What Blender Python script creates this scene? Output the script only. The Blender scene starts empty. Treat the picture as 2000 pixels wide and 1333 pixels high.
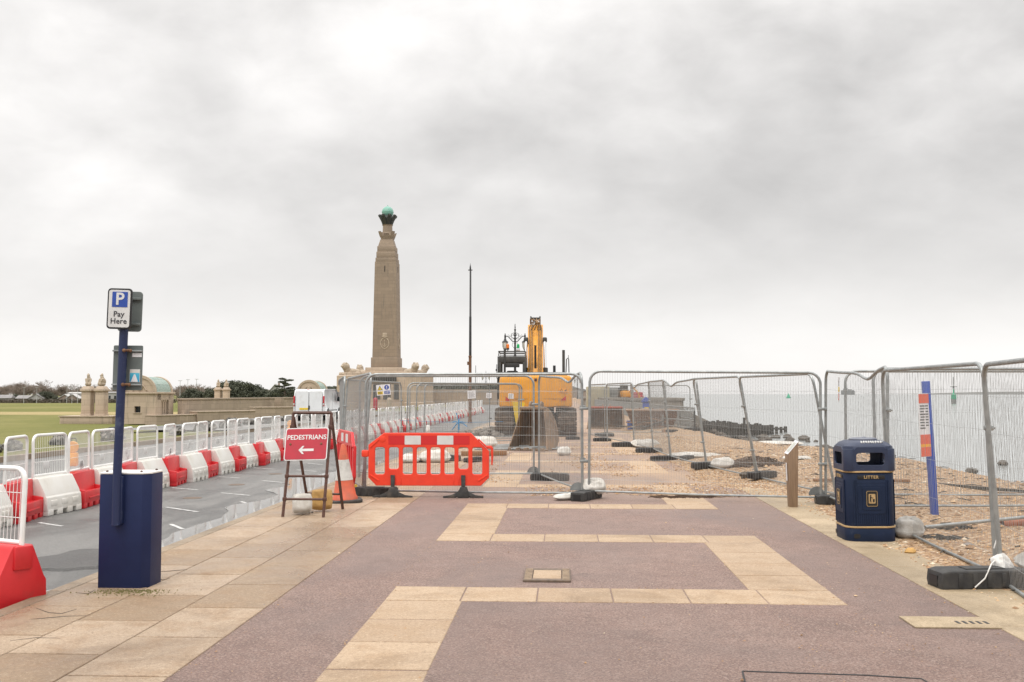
import bpy, bmesh, math, random
from mathutils import Vector, Matrix, Quaternion, noise as mnoise
R = math.radians
rnd = random.Random(7)
SC = bpy.context.scene
COL = SC.collection

# ------------------------------------------------------------------ camera, sky, sun, exposure
CAM_H = 1.65
PITCH = R(3.048)
FPX = 1944.0
cam_d = bpy.data.cameras.new('camera')
cam_d.sensor_width = 36.0
cam_d.lens = FPX / 2000 * 36
cam_d.clip_start = 0.05
cam_d.clip_end = 60000
cam = bpy.data.objects.new('camera', cam_d)
COL.objects.link(cam)
cam.location = (0, 0, CAM_H)
cam.rotation_euler = (R(90) + PITCH, 0, 0)
SC.camera = cam
SC.view_settings.view_transform = 'Standard'
SC.view_settings.look = 'None'
SC.view_settings.exposure = 0.28
SC.view_settings.gamma = 1.0

SUN_EL, SUN_AZ = R(58), R(215)        # azimuth clockwise from +Y: behind the camera, to the left
W = bpy.data.worlds.new('World')
SC.world = W
W.use_nodes = True
nt = W.node_tree
nt.nodes.clear()
def wn(t, **k):
    n = nt.nodes.new(t)
    for a, b in k.items(): setattr(n, a, b)
    return n
def wl(a, b): nt.links.new(a, b)
def wmath(op, a, b=None, clamp=False):
    n = wn('ShaderNodeMath', operation=op, use_clamp=clamp)
    for i, x in enumerate((a, b)):
        if x is None: continue
        if isinstance(x, (int, float)): n.inputs[i].default_value = x
        else: wl(x, n.inputs[i])
    return n.outputs[0]
tc = wn('ShaderNodeTexCoord')
sep = wn('ShaderNodeSeparateXYZ'); wl(tc.outputs['Generated'], sep.inputs[0])
X_, Y_, Z_ = sep.outputs
zz = wmath('ADD', wmath('MAXIMUM', Z_, 0.0), 0.42)
pl = wn('ShaderNodeCombineXYZ')
wl(wmath('DIVIDE', X_, zz), pl.inputs[0]); wl(wmath('DIVIDE', Y_, zz), pl.inputs[1])
n1 = wn('ShaderNodeTexNoise'); n1.inputs['Scale'].default_value = 1.55; n1.inputs['Detail'].default_value = 5.0
n1.inputs['Roughness'].default_value = 0.5; n1.inputs['Distortion'].default_value = 0.25
wl(pl.outputs[0], n1.inputs['Vector'])
n2 = wn('ShaderNodeTexNoise'); n2.inputs['Scale'].default_value = 4.0; n2.inputs['Detail'].default_value = 6.0
n2.inputs['Roughness'].default_value = 0.5
wl(pl.outputs[0], n2.inputs['Vector'])
warp = wmath('MULTIPLY', wmath('SUBTRACT', n1.outputs['Fac'], 0.5), 0.24)
warp = wmath('ADD', warp, wmath('MULTIPLY', wmath('SUBTRACT', n2.outputs['Fac'], 0.5), 0.06))
warp = wmath('MULTIPLY', warp, wmath('MULTIPLY', Z_, 9.0, True))
e2 = wmath('ADD', wmath('MAXIMUM', Z_, 0.0), warp)
ramp = wn('ShaderNodeValToRGB')
cr = ramp.color_ramp; cr.interpolation = 'B_SPLINE'
stops = [(0.0, .80), (.050, .86), (.078, .755), (.12, .675), (.19, .65), (.25, .715), (.32, .77), (.45, .86), (.7, 1.0)]
while len(cr.elements) < len(stops): cr.elements.new(0.5)
for el, (p, g) in zip(cr.elements, stops):
    el.position = p; el.color = (g, g * .976, g * .955, 1)
wl(e2, ramp.inputs[0])
# thicker, darker bank of cloud towards the right, thin bright cloud up on the left
band = wmath('MULTIPLY', wmath('SUBTRACT', 1.0, wmath('MULTIPLY', wmath('ABSOLUTE', wmath('SUBTRACT', e2, 0.235)), 6.5), True), 1.0)
azr = wmath('ADD', wmath('MULTIPLY', X_, 1.0), 0.06)
dark = wmath('MULTIPLY', wmath('MULTIPLY', azr, band), -0.38)
fine = wmath('MULTIPLY', wmath('SUBTRACT', n2.outputs['Fac'], 0.5), wmath('MULTIPLY', Z_, 2.2))
n3 = wn('ShaderNodeTexNoise'); n3.inputs['Scale'].default_value = 10.0; n3.inputs['Detail'].default_value = 7.0; n3.inputs['Roughness'].default_value = .55; n3.inputs['Distortion'].default_value = .4
wl(pl.outputs[0], n3.inputs['Vector'])
fine = wmath('ADD', fine, wmath('MULTIPLY', wmath('SUBTRACT', n3.outputs['Fac'], 0.5), wmath('MULTIPLY', Z_, 0.9)))
fine = wmath('ADD', fine, wmath('MULTIPLY', wmath('SUBTRACT', n1.outputs['Fac'], 0.5), wmath('MULTIPLY', wmath('MULTIPLY', Z_, 7.0, True), .75)))
gain = wmath('ADD', wmath('ADD', 1.0, dark), fine)
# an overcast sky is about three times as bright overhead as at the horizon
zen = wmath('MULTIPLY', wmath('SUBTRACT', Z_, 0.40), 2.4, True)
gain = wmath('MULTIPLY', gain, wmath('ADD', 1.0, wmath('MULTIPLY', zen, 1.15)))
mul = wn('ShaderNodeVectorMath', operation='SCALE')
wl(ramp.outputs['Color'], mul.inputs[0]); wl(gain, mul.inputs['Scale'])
ny = wn('ShaderNodeTexSky', sky_type='NISHITA', sun_disc=False)
ny.sun_elevation = SUN_EL; ny.sun_rotation = SUN_AZ
nys = wn('ShaderNodeVectorMath', operation='SCALE'); nys.inputs['Scale'].default_value = 0.1
wl(ny.outputs[0], nys.inputs[0])
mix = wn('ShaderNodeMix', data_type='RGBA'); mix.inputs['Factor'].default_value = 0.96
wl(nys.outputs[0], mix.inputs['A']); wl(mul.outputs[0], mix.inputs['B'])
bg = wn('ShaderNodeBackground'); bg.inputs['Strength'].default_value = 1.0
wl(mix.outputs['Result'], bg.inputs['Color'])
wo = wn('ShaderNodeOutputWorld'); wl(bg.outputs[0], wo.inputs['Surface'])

sun_d = bpy.data.lights.new('sun', 'SUN')
sun_d.energy = 1.0; sun_d.angle = R(22); sun_d.color = (1, .955, .89)
sun = bpy.data.objects.new('sun', sun_d); COL.objects.link(sun)
sd = Vector((math.sin(SUN_AZ) * math.cos(SUN_EL), math.cos(SUN_AZ) * math.cos(SUN_EL), math.sin(SUN_EL)))
sun.rotation_euler = sd.to_track_quat('Z', 'Y').to_euler()
sun.location = (0, 0, 60)

# ------------------------------------------------------------------ helpers
PA = R(2.9)                              # the promenade bears 2.9 degrees right of the camera axis
CA, SA = math.cos(PA), math.sin(PA)
def UV(u, v, z=0.0):                     # along / across the promenade -> world
    return Vector((v * CA + u * SA, -v * SA + u * CA, z))
def toUV(x, y): return (x * SA + y * CA, x * CA - y * SA)
cp, sp = math.cos(PITCH), math.sin(PITCH)
def G(px, py, z=0.0):                    # where a sight line meets level z
    a, b = (px - 1000) / FPX, -(py - 666.5) / FPX
    d = Vector((a, cp - b * sp, sp + b * cp))
    t = (z - CAM_H) / d.z
    return Vector((d.x * t, d.y * t, z))
def D(px, py, Y):                        # point of a sight line at distance Y
    a, b = (px - 1000) / FPX, -(py - 666.5) / FPX
    d = Vector((a, cp - b * sp, sp + b * cp))
    t = Y / d.y
    return Vector((d.x * t, Y, CAM_H + d.z * t))
def T(x=0, y=0, z=0): return Matrix.Translation((x, y, z))
def RZ(deg): return Matrix.Rotation(R(deg), 4, 'Z')
def RX(deg): return Matrix.Rotation(R(deg), 4, 'X')
def RY(deg): return Matrix.Rotation(R(deg), 4, 'Y')
def SCL(x, y, z): return Matrix.Diagonal((x, y, z, 1))

class MB:
    def __init__(s): s.v = []; s.f = []
    def add(s, vs, fs, M=None):
        o = len(s.v)
        if M is None: s.v += [tuple(p) for p in vs]
        else: s.v += [tuple(M @ Vector(p)) for p in vs]
        s.f += [tuple(i + o for i in f) for f in fs]
        return s
    def box(s, c, d, bev=0.0, M=None, seg=2):
        x, y, z = (k / 2 for k in d)
        vs = [(c[0] + i * x, c[1] + j * y, c[2] + k * z) for i in (-1, 1) for j in (-1, 1) for k in (-1, 1)]
        fs = [(0, 1, 3, 2), (4, 6, 7, 5), (0, 4, 5, 1), (2, 3, 7, 6), (0, 2, 6, 4), (1, 5, 7, 3)]
        if bev <= 0: return s.add(vs, fs, M)
        return s.bevel(vs, fs, bev, M, seg)
    def bevel(s, vs, fs, bev, M=None, seg=2, ang=25):
        bm = bmesh.new()
        bv = [bm.verts.new(p) for p in vs]
        for f in fs: bm.faces.new([bv[i] for i in f])
        bmesh.ops.recalc_face_normals(bm, faces=bm.faces)
        es = [e for e in bm.edges if len(e.link_faces) == 2 and e.calc_face_angle(0) > R(ang)]
        bmesh.ops.bevel(bm, geom=es, offset=bev, segments=seg, profile=0.5, affect='EDGES', clamp_overlap=True)
        bm.verts.index_update()
        s.add([v.co.copy() for v in bm.verts], [[v.index for v in f.verts] for f in bm.faces], M)
        bm.free(); return s
    def prism(s, poly, y0, y1, bev=0.0, M=None, seg=2):      # polygon in x-z, extruded along y
        n = len(poly)
        vs = [(p[0], y0, p[1]) for p in poly] + [(p[0], y1, p[1]) for p in poly]
        fs = [tuple(range(n)), tuple(range(2 * n - 1, n - 1, -1))] + [((i + 1) % n, i, i + n, (i + 1) % n + n) for i in range(n)]
        if bev > 0: return s.bevel(vs, fs, bev, M, seg)
        return s.add(vs, fs, M)
    def column(s, poly, z0, z1, bev=0.0, M=None, seg=2):     # polygon in x-y, raised along z
        n = len(poly)
        vs = [(p[0], p[1], z0) for p in poly] + [(p[0], p[1], z1) for p in poly]
        fs = [tuple(range(n - 1, -1, -1)), tuple(range(n, 2 * n))] + [(i, (i + 1) % n, (i + 1) % n + n, i + n) for i in range(n)]
        if bev > 0: return s.bevel(vs, fs, bev, M, seg)
        return s.add(vs, fs, M)
    def frustum(s, w0, d0, w1, d1, z0, z1, M=None, bev=0):
        vs = []
        for w, d, z in ((w0, d0, z0), (w1, d1, z1)):
            vs += [(-w / 2, -d / 2, z), (w / 2, -d / 2, z), (w / 2, d / 2, z), (-w / 2, d / 2, z)]
        fs = [(3, 2, 1, 0), (4, 5, 6, 7), (0, 1, 5, 4), (1, 2, 6, 5), (2, 3, 7, 6), (3, 0, 4, 7)]
        if bev: return s.bevel(vs, fs, bev, M)
        return s.add(vs, fs, M)
    def tube(s, pts, r, n=8, closed=False, cap=True, M=None):
        pts = [Vector(p) for p in pts]; m = len(pts)
        rs = r if isinstance(r, (list, tuple)) else [r] * m
        vs, fs = [], []
        up = None
        for i, p in enumerate(pts):
            a = pts[(i - 1) % m] if (closed or i) else p
            b = pts[(i + 1) % m] if (closed or i < m - 1) else p
            t = (b - a)
            if t.length < 1e-9: t = Vector((0, 0, 1))
            t.normalize()
            if up is None:
                up = Vector((0, 0, 1)) if abs(t.z) < .9 else Vector((1, 0, 0))
            sx = up - t * up.dot(t)
            if sx.length < 1e-6: sx = t.orthogonal()
            sx.normalize(); up = sx; sy = t.cross(sx)
            for k in range(n):
                q = 2 * math.pi * k / n
                vs.append(p + (sx * math.cos(q) + sy * math.sin(q)) * rs[i])
        for i in range(m if closed else m - 1):
            j = (i + 1) % m
            for k in range(n):
                l = (k + 1) % n
                fs.append((i * n + k, i * n + l, j * n + l, j * n + k))
        if cap and not closed:
            fs.append(tuple(range(n - 1, -1, -1))); fs.append(tuple(range((m - 1) * n, m * n)))
        return s.add(vs, fs, M)
    def lathe(s, prof, n=20, M=None):                         # (r, z) pairs about z
        vs, fs = [], []; m = len(prof)
        for r, z in prof:
            for k in range(n):
                q = 2 * math.pi * k / n
                vs.append((max(r, 1e-4) * math.cos(q), max(r, 1e-4) * math.sin(q), z))
        for i in range(m - 1):
            for k in range(n):
                l = (k + 1) % n
                fs.append((i * n + k, i * n + l, (i + 1) * n + l, (i + 1) * n + k))
        fs.append(tuple(range(n - 1, -1, -1))); fs.append(tuple(range((m - 1) * n, m * n)))
        return s.add(vs, fs, M)
    def ball(s, c, r, nu=14, nv=9, M=None, jit=0.0, seed=0):
        rr = r if isinstance(r, (list, tuple)) else (r, r, r)
        rg = random.Random(seed)
        vs = [(c[0], c[1], c[2] - rr[2])]; fs = []
        for i in range(1, nv):
            th = math.pi * i / nv
            for k in range(nu):
                ph = 2 * math.pi * k / nu
                j = 1 + (rg.random() - .5) * jit
                vs.append((c[0] + rr[0] * j * math.sin(th) * math.cos(ph), c[1] + rr[1] * j * math.sin(th) * math.sin(ph), c[2] - rr[2] * j * math.cos(th)))
        vs.append((c[0], c[1], c[2] + rr[2])); e = len(vs) - 1
        for k in range(nu):
            l = (k + 1) % nu
            fs.append((0, 1 + l, 1 + k)); fs.append((e, 1 + (nv - 2) * nu + k, 1 + (nv - 2) * nu + l))
            for i in range(nv - 2):
                fs.append((1 + i * nu + k, 1 + i * nu + l, 1 + (i + 1) * nu + l, 1 + (i + 1) * nu + k))
        return s.add(vs, fs, M)
    def plate(s, loops, depth, bev=0.0, M=None, res=1):       # 2-D outlines (first outer, rest holes) in x-z, thick along y
        cu = bpy.data.curves.new('plate', 'CURVE'); cu.dimensions = '2D'; cu.fill_mode = 'BOTH'
        cu.extrude = max(depth / 2 - bev, 1e-4); cu.bevel_depth = bev; cu.bevel_resolution = res
        if bev: cu.offset = -bev
        for lp in loops:
            spn = cu.splines.new('POLY'); spn.points.add(len(lp) - 1)
            for p, q in zip(spn.points, lp): p.co = (q[0], q[1], 0, 1)
            spn.use_cyclic_u = True
        vs, fs = curve_mesh(cu)
        return s.add([(p[0], -p[2], p[1]) for p in vs], fs, M)
    def text(s, body, size, depth, M=None, bold=0.0, align='CENTER', spacing=1.0):
        cu = bpy.data.curves.new('text', 'FONT'); cu.body = body; cu.size = size; cu.extrude = depth / 2
        cu.align_x = align; cu.align_y = 'CENTER'; cu.offset = bold; cu.resolution_u = 3; cu.space_character = spacing
        cu.space_line = 0.9
        vs, fs = curve_mesh(cu)
        return s.add([(p[0], -p[2], p[1]) for p in vs], fs, M)
    def mesh(s, name, mat, smooth=35):
        me = bpy.data.meshes.new(name)
        me.from_pydata(s.v, [], s.f)
        if isinstance(mat, (list, tuple)):
            for m in mat: me.materials.append(m)
        else: me.materials.append(mat)
        if smooth:
            me.polygons.foreach_set('use_smooth', [True] * len(me.polygons))
            if smooth < 180: me.set_sharp_from_angle(angle=R(smooth))
        return me
    def build(s, name, mat, parent=None, M=None, smooth=35, label=None):
        o = bpy.data.objects.new(name, s.mesh(name, mat, smooth))
        COL.objects.link(o)
        if parent is not None: o.parent = parent
        if M is not None: o.matrix_local = M
        if label: o['label'] = label
        return o

def curve_mesh(cu):
    o = bpy.data.objects.new('tmp', cu); COL.objects.link(o)
    bpy.context.view_layer.update()
    dg = bpy.context.evaluated_depsgraph_get()
    me = bpy.data.meshes.new_from_object(o.evaluated_get(dg))
    vs = [tuple(v.co) for v in me.vertices]; fs = [tuple(p.vertices) for p in me.polygons]
    bpy.data.objects.remove(o); bpy.data.curves.remove(cu); bpy.data.meshes.remove(me)
    return vs, fs
def remeshed(mb, voxel, smooth_iter=2):                        # melt overlapping solids into one skin
    me = mb.mesh('tmp', [])
    o = bpy.data.objects.new('tmp', me); COL.objects.link(o)
    m = o.modifiers.new('r', 'REMESH'); m.mode = 'VOXEL'; m.voxel_size = voxel
    if smooth_iter:
        m2 = o.modifiers.new('s', 'SMOOTH'); m2.iterations = smooth_iter; m2.factor = .5
    bpy.context.view_layer.update()
    dg = bpy.context.evaluated_depsgraph_get()
    e = bpy.data.meshes.new_from_object(o.evaluated_get(dg))
    out = MB(); out.add([tuple(v.co) for v in e.vertices], [tuple(p.vertices) for p in e.polygons])
    bpy.data.objects.remove(o); bpy.data.meshes.remove(me); bpy.data.meshes.remove(e)
    return out
def rrect(w, h, r, cx=0, cz=0, n=4):
    pts = []
    for sx, sz, a0 in ((1, 1, 0), (-1, 1, 90), (-1, -1, 180), (1, -1, 270)):
        for k in range(n + 1):
            a = R(a0 + 90 * k / n)
            pts.append((cx + sx * (w / 2 - r) + r * math.cos(a), cz + sz * (h / 2 - r) + r * math.sin(a)))
    return pts
def circ(r, cx=0, cz=0, n=24): return [(cx + r * math.cos(2 * math.pi * k / n), cz + r * math.sin(2 * math.pi * k / n)) for k in range(n)]

def tag(o, label=None, cat=None, group=None, kind=None):
    if label: o['label'] = label
    if cat: o['category'] = cat
    if group: o['group'] = group
    if kind: o['kind'] = kind
    return o
def thing(name, label, cat, loc=(0, 0, 0), rz=0.0, group=None, M=None):
    o = bpy.data.objects.new(name, None); COL.objects.link(o)
    o.empty_display_size = .2
    if M is not None: o.matrix_world = M
    else: o.location = loc; o.rotation_euler = (0, 0, R(rz))
    return tag(o, label, cat, group)
def children(o): return list(o.children)
def dup(root, label, group=None, M=None, loc=None, rz=None, skip=()):
    r = root.copy(); COL.objects.link(r)
    if M is not None: r.matrix_world = M
    if loc is not None: r.location = loc
    if rz is not None: r.rotation_euler = (0, 0, R(rz))
    r['label'] = label
    if group: r['group'] = group
    for ch in children(root):
        if ch.name.split('.')[0] in skip: continue
        c = ch.copy(); COL.objects.link(c); c.parent = r
        for g in children(ch):
            d = g.copy(); COL.objects.link(d); d.parent = c
    return r

# ------------------------------------------------------------------ materials
def newmat(name):
    m = bpy.data.materials.new(name); m.use_nodes = True
    return m, m.node_tree, m.node_tree.nodes['Principled BSDF']
class NT:
    def __init__(s, name): s.m, s.t, s.b = newmat(name); s.tc = s.t.nodes.new('ShaderNodeTexCoord')
    def n(s, t, **k):
        x = s.t.nodes.new(t)
        for a, b in k.items(): setattr(x, a, b)
        return x
    def l(s, a, b): s.t.links.new(a, b)
    def co(s, scale=None, kind='Object'):
        o = s.tc.outputs[kind]
        if scale is None: return o
        mp = s.n('ShaderNodeMapping'); mp.inputs['Scale'].default_value = scale; s.l(o, mp.inputs[0]); return mp.outputs[0]
    def noise(s, sc, detail=4, rough=.55, vec=None, dist=0.0):
        x = s.n('ShaderNodeTexNoise'); x.inputs['Scale'].default_value = sc; x.inputs['Detail'].default_value = detail
        x.inputs['Roughness'].default_value = rough; x.inputs['Distortion'].default_value = dist
        s.l(vec if vec is not None else s.co(), x.inputs['Vector']); return x.outputs['Fac']
    def vor(s, sc, out='Color', feat='F1', vec=None, rand=1.0):
        x = s.n('ShaderNodeTexVoronoi', feature=feat); x.inputs['Scale'].default_value = sc; x.inputs['Randomness'].default_value = rand
        s.l(vec if vec is not None else s.co(), x.inputs['Vector']); return x.outputs[out]
    def ramp(s, fac, stops, interp='LINEAR'):
        x = s.n('ShaderNodeValToRGB'); c = x.color_ramp; c.interpolation = interp
        while len(c.elements) < len(stops): c.elements.new(.5)
        for e, (p, col) in zip(c.elements, stops):
            e.position = p; e.color = (col, col, col, 1) if isinstance(col, (int, float)) else (*col, 1)
        s.l(fac, x.inputs[0]); return x.outputs[0]
    def mix(s, fac, a, b, mode='MIX'):
        x = s.n('ShaderNodeMix', data_type='RGBA', blend_type=mode)
        for key, q in (('Factor', fac), ('A', a), ('B', b)):
            i = x.inputs[key] if key == 'Factor' else [k for k in x.inputs if k.name == key and k.type == 'RGBA'][0]
            if isinstance(q, (int, float)): i.default_value = q if key == 'Factor' else (q, q, q, 1)
            elif isinstance(q, (tuple, list)): i.default_value = (*q, 1)
            else: s.l(q, i)
        return [k for k in x.outputs if k.type == 'RGBA'][0]
    def math(s, op, a, b=0.0, clamp=False):
        x = s.n('ShaderNodeMath', operation=op, use_clamp=clamp)
        for i, q in enumerate((a, b)):
            if isinstance(q, (int, float)): x.inputs[i].default_value = q
            else: s.l(q, x.inputs[i])
        return x.outputs[0]
    def island(s): return s.n('ShaderNodeNewGeometry').outputs['Random Per Island']
    def bump(s, h, dist=.01, strength=1.0):
        x = s.n('ShaderNodeBump'); x.inputs['Distance'].default_value = dist; x.inputs['Strength'].default_value = strength
        s.l(h, x.inputs['Height']); s.l(x.outputs[0], s.b.inputs['Normal']); return x
    def out(s, col=None, rough=None, metal=None, spec=None):
        for key, q in (('Base Color', col), ('Roughness', rough), ('Metallic', metal), ('Specular IOR Level', spec)):
            if q is None: continue
            i = s.b.inputs[key]
            if isinstance(q, (int, float)): i.default_value = q
            elif isinstance(q, tuple): i.default_value = (*q, 1)
            else: s.l(q, i)
        return s.m
def mat(name, c1, c2=None, sc=5.0, rough=.55, metal=0.0, bump=0.0, bsc=60.0, spec=.5, lo=.35, hi=.65, dirt=None, dsc=2.0, dlo=.5, dhi=.75, vec=None, rvar=0.0):
    s = NT(name); col = tuple(c1)
    v = s.co(vec) if vec else None
    if c2 is not None: col = s.mix(s.ramp(s.noise(sc, 5, vec=v), [(lo, 0.0), (hi, 1.0)]), c1, c2)
    if dirt is not None:
        col = s.mix(s.ramp(s.noise(dsc, 7, .65, dist=.4), [(dlo, 0.0), (dhi, .85)]), col, dirt)
    if bump: s.bump(s.noise(bsc, 4), bump)
    rg = rough
    if rvar: rg = s.math('ADD', rough - rvar / 2, s.math('MULTIPLY', s.noise(sc * 1.7, 4), rvar))
    return s.out(col, rg, metal, spec)

M = {}
M['galv'] = mat('galvanised steel', (.36, .375, .37), (.25, .265, .265), sc=9, rough=.42, metal=.55, dirt=(.20, .17, .13), dsc=5, dlo=.62, dhi=.85, rvar=.2)
M['wire'] = mat('fence wire', (.33, .335, .33), rough=.55, metal=.4)
M['rubber'] = mat('black recycled rubber', (.028, .028, .029), (.05, .048, .045), sc=14, rough=.72, bump=.004, bsc=120, dirt=(.16, .13, .10), dsc=4, dlo=.56, dhi=.8)
M['red_plastic'] = mat('red plastic', (.62, .022, .028), (.55, .02, .025), sc=6, rough=.36, dirt=(.34, .05, .045), dsc=5, dlo=.58, dhi=.9)
M['orange_plastic'] = mat('orange red plastic', (.80, .055, .022), (.72, .045, .02), sc=6, rough=.4, dirt=(.46, .09, .05), dsc=5, dlo=.6, dhi=.95)
M['white_plastic'] = mat('white plastic', (.72, .71, .67), (.66, .64, .58), sc=3, rough=.4, dirt=(.36, .33, .27), dsc=3.2, dlo=.55, dhi=.88)
M['white_steel'] = mat('white coated steel', (.80, .80, .78), (.72, .72, .70), sc=8, rough=.35)
M['white_sheet'] = mat('white sign face', (.66, .66, .65), (.58, .58, .57), sc=7, rough=.45)
M['black_paint'] = mat('black paint', (.012, .012, .013), rough=.4)
M['sign_red'] = mat('red reflective sheet', (.42, .012, .03), (.36, .012, .028), sc=7, rough=.38, dirt=(.22, .02, .03), dsc=4, dlo=.62, dhi=.9)
M['sign_blue'] = mat('blue reflective sheet', (.02, .07, .36), (.02, .06, .30), sc=9, rough=.38)
M['navy'] = mat('navy blue paint', (.0075, .0145, .060), (.010, .019, .072), sc=4, rough=.5, spec=.3, dirt=(.04, .05, .09), dsc=6, dlo=.66, dhi=.95, bump=.001, bsc=40)
M['navy_worn'] = mat('worn navy paint', (.009, .018, .068), (.07, .085, .14), sc=11, rough=.5, lo=.56, hi=.85)
M['sign_grey'] = mat('grey aluminium sign back', (.11, .13, .125), (.15, .17, .165), sc=4, rough=.5)
M['rust'] = mat('rusted steel', (.10, .045, .022), (.20, .10, .05), sc=20, rough=.8, bump=.003, bsc=90)
M['brown_steel'] = mat('rust brown frame', (.065, .026, .018), (.10, .045, .03), sc=25, rough=.62, bump=.001, bsc=80)
M['sack_white'] = mat('white woven sack', (.60, .58, .54), (.48, .45, .40), sc=6, rough=.8, bump=.004, bsc=90, dirt=(.28, .24, .19), dsc=5, dlo=.5, dhi=.85)
M['sack_tan'] = mat('tan woven sack', (.52, .31, .10), (.42, .25, .09), sc=6, rough=.8, bump=.004, bsc=90, dirt=(.22, .15, .07), dsc=5, dlo=.52, dhi=.85)
M['cone_orange'] = mat('faded orange cone', (.62, .12, .055), (.50, .11, .06), sc=8, rough=.5, dirt=(.30, .12, .07), dsc=7, dlo=.52, dhi=.85)
M['cone_white'] = mat('grey white sleeve', (.58, .57, .54), (.46, .45, .42), sc=9, rough=.45, dirt=(.27, .25, .22), dsc=8, dlo=.55, dhi=.85)
M['yellow_plastic'] = mat('yellow plastic', (.80, .58, .02), (.72, .50, .03), sc=8, rough=.45)
M['amber'] = mat('amber plastic', (.85, .36, .02), (.75, .30, .02), sc=9, rough=.35)
M['bin_navy'] = mat('navy bin plastic', (.0055, .0145, .040), (.008, .018, .050), sc=5, rough=.5, spec=.28, dirt=(.05, .06, .09), dsc=7, dlo=.6, dhi=.95, bump=.0006, bsc=300)
M['bin_grey'] = mat('weathered bin lid', (.10, .11, .15), (.16, .17, .20), sc=8, rough=.5)
M['bin_hood'] = mat('lighter bin hood', (.013, .023, .060), (.024, .035, .072), sc=6, rough=.42)  # same navy as the bin body, a little lighter
M['gold'] = mat('gold trim', (.48, .33, .16), (.40, .27, .13), sc=15, rough=.45)
M['post_wood'] = mat('weathered timber', (.205, .135, .085), (.275, .185, .115), sc=5, rough=.65, vec=(9, 9, .7), bump=.002, bsc=50)
M['plank'] = mat('orange brown timber', (.30, .16, .08), (.22, .12, .06), sc=5, rough=.75, vec=(3, 14, 14))
M['old_wood'] = mat('dark sea worn timber', (.028, .026, .023), (.065, .058, .048), sc=4, rough=.85, bump=.01, bsc=18)
M['blue_paint'] = mat('blue painted post', (.03, .075, .38), (.04, .085, .34), sc=9, rough=.45, dirt=(.05, .06, .16), dsc=5, dlo=.6, dhi=.9)
M['excav'] = mat('yellow machine paint', (.76, .335, .022), (.64, .285, .03), sc=2.2, rough=.42, dirt=(.34, .17, .06), dsc=2.4, dlo=.53, dhi=.85, rvar=.2)
M['hose'] = mat('dirty hose', (.26, .13, .03), (.12, .07, .03), sc=6, rough=.6)
M['excav_dark'] = mat('dark machine paint', (.035, .036, .036), (.06, .058, .052), sc=5, rough=.6)
M['track'] = mat('muddy track steel', (.065, .05, .04), (.17, .125, .09), sc=5, rough=.8, bump=.01, bsc=30)
M['bucket'] = mat('worn bucket steel', (.145, .095, .060), (.235, .165, .11), sc=3.5, rough=.6, metal=.1, bump=.004, bsc=25, dirt=(.40, .235, .115), dsc=2.2, dlo=.48, dhi=.75)
M['bucket_red'] = mat('red bucket lip', (.45, .075, .04), (.30, .08, .05), sc=7, rough=.6)
M['chrome'] = mat('hydraulic rod', (.7, .7, .7), rough=.2, metal=.9)
M['glass_dark'] = mat('dark glass', (.02, .025, .03), rough=.08)
M['glass_clear'] = mat('pale lantern glass', (.62, .60, .52), (.70, .68, .60), sc=9, rough=.15)
M['lamp_iron'] = mat('black ironwork', (.018, .019, .02), (.03, .03, .03), sc=9, rough=.5)
M['amber_lens'] = mat('amber beacon', (.75, .18, .01), rough=.2)
M['green_lens'] = mat('green beacon', (.01, .36, .11), rough=.2)
M['red_lens'] = mat('red lamp lens', (.45, .01, .02), rough=.2)
M['van_white'] = mat('white van paint', (.74, .76, .77), (.68, .70, .71), sc=2, rough=.25, dirt=(.50, .49, .46), dsc=1.6, dlo=.55, dhi=.85)
M['tyre'] = mat('tyre rubber', (.02, .02, .02), rough=.8)
M['copper'] = mat('verdigris copper', (.16, .36, .29), (.22, .42, .35), sc=2, rough=.6, dirt=(.10, .17, .14), dsc=1.5, dlo=.58, dhi=.85)
M['copper_light'] = mat('pale verdigris roof', (.30, .385, .345), (.37, .44, .40), sc=2, rough=.55)
M['bronze'] = mat('dark bronze', (.022, .022, .021), (.05, .055, .048), sc=4, rough=.6)
M['bronze_panel'] = mat('bronze name panel', (.035, .034, .033), (.055, .052, .05), sc=6, rough=.5)
M['blue_bin'] = mat('blue plastic tub', (.03, .11, .48), rough=.45)
M['paper'] = mat('white notice', (.74, .74, .75), (.68, .68, .70), sc=8, rough=.6)
M['ink'] = mat('dark print', (.05, .05, .055), rough=.6)
M['notice_red'] = mat('orange red notice', (.72, .12, .06), (.62, .12, .07), sc=9, rough=.5)
M['notice_yellow'] = mat('orange yellow notice', (.80, .38, .03), rough=.5)
M['terracotta'] = mat('terracotta pipe', (.36, .13, .07), (.30, .11, .06), sc=7, rough=.6)
M['rope_blue'] = mat('blue rope', (.05, .22, .42), rough=.8)
M['buoy_green'] = mat('green buoy paint', (.03, .30, .16), (.05, .33, .2), sc=3, rough=.5)
M['far_grey'] = mat('far masonry', (.20, .21, .21), (.25, .25, .25), sc=.1, rough=.9)
M['container'] = mat('beige cabin paint', (.42, .38, .27), (.36, .33, .24), sc=2, rough=.6)
M['grey_steel'] = mat('grey steel', (.17, .18, .18), (.23, .23, .22), sc=2, rough=.6)
M['roof_grey'] = mat('grey slate roof', (.20, .19, .19), (.27, .26, .25), sc=.6, rough=.8)
M['roof_pale'] = mat('pale roof sheet', (.48, .47, .46), (.42, .41, .40), sc=1, rough=.7)
M['house_white'] = mat('pale render', (.44, .43, .41), (.36, .355, .34), sc=.5, rough=.85)  # house wall colours, here and the brick, dulled to carry distance haze
M['house_tan'] = mat('brown brick house', (.26, .20, .16), (.30, .24, .2), sc=.5, rough=.85)
M['seaweed'] = mat('dry brown seaweed', (.055, .03, .018), (.10, .06, .035), sc=20, rough=.85)
M['rope_white'] = mat('white plastic rag', (.70, .69, .66), (.55, .53, .5), sc=12, rough=.6)

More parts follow.
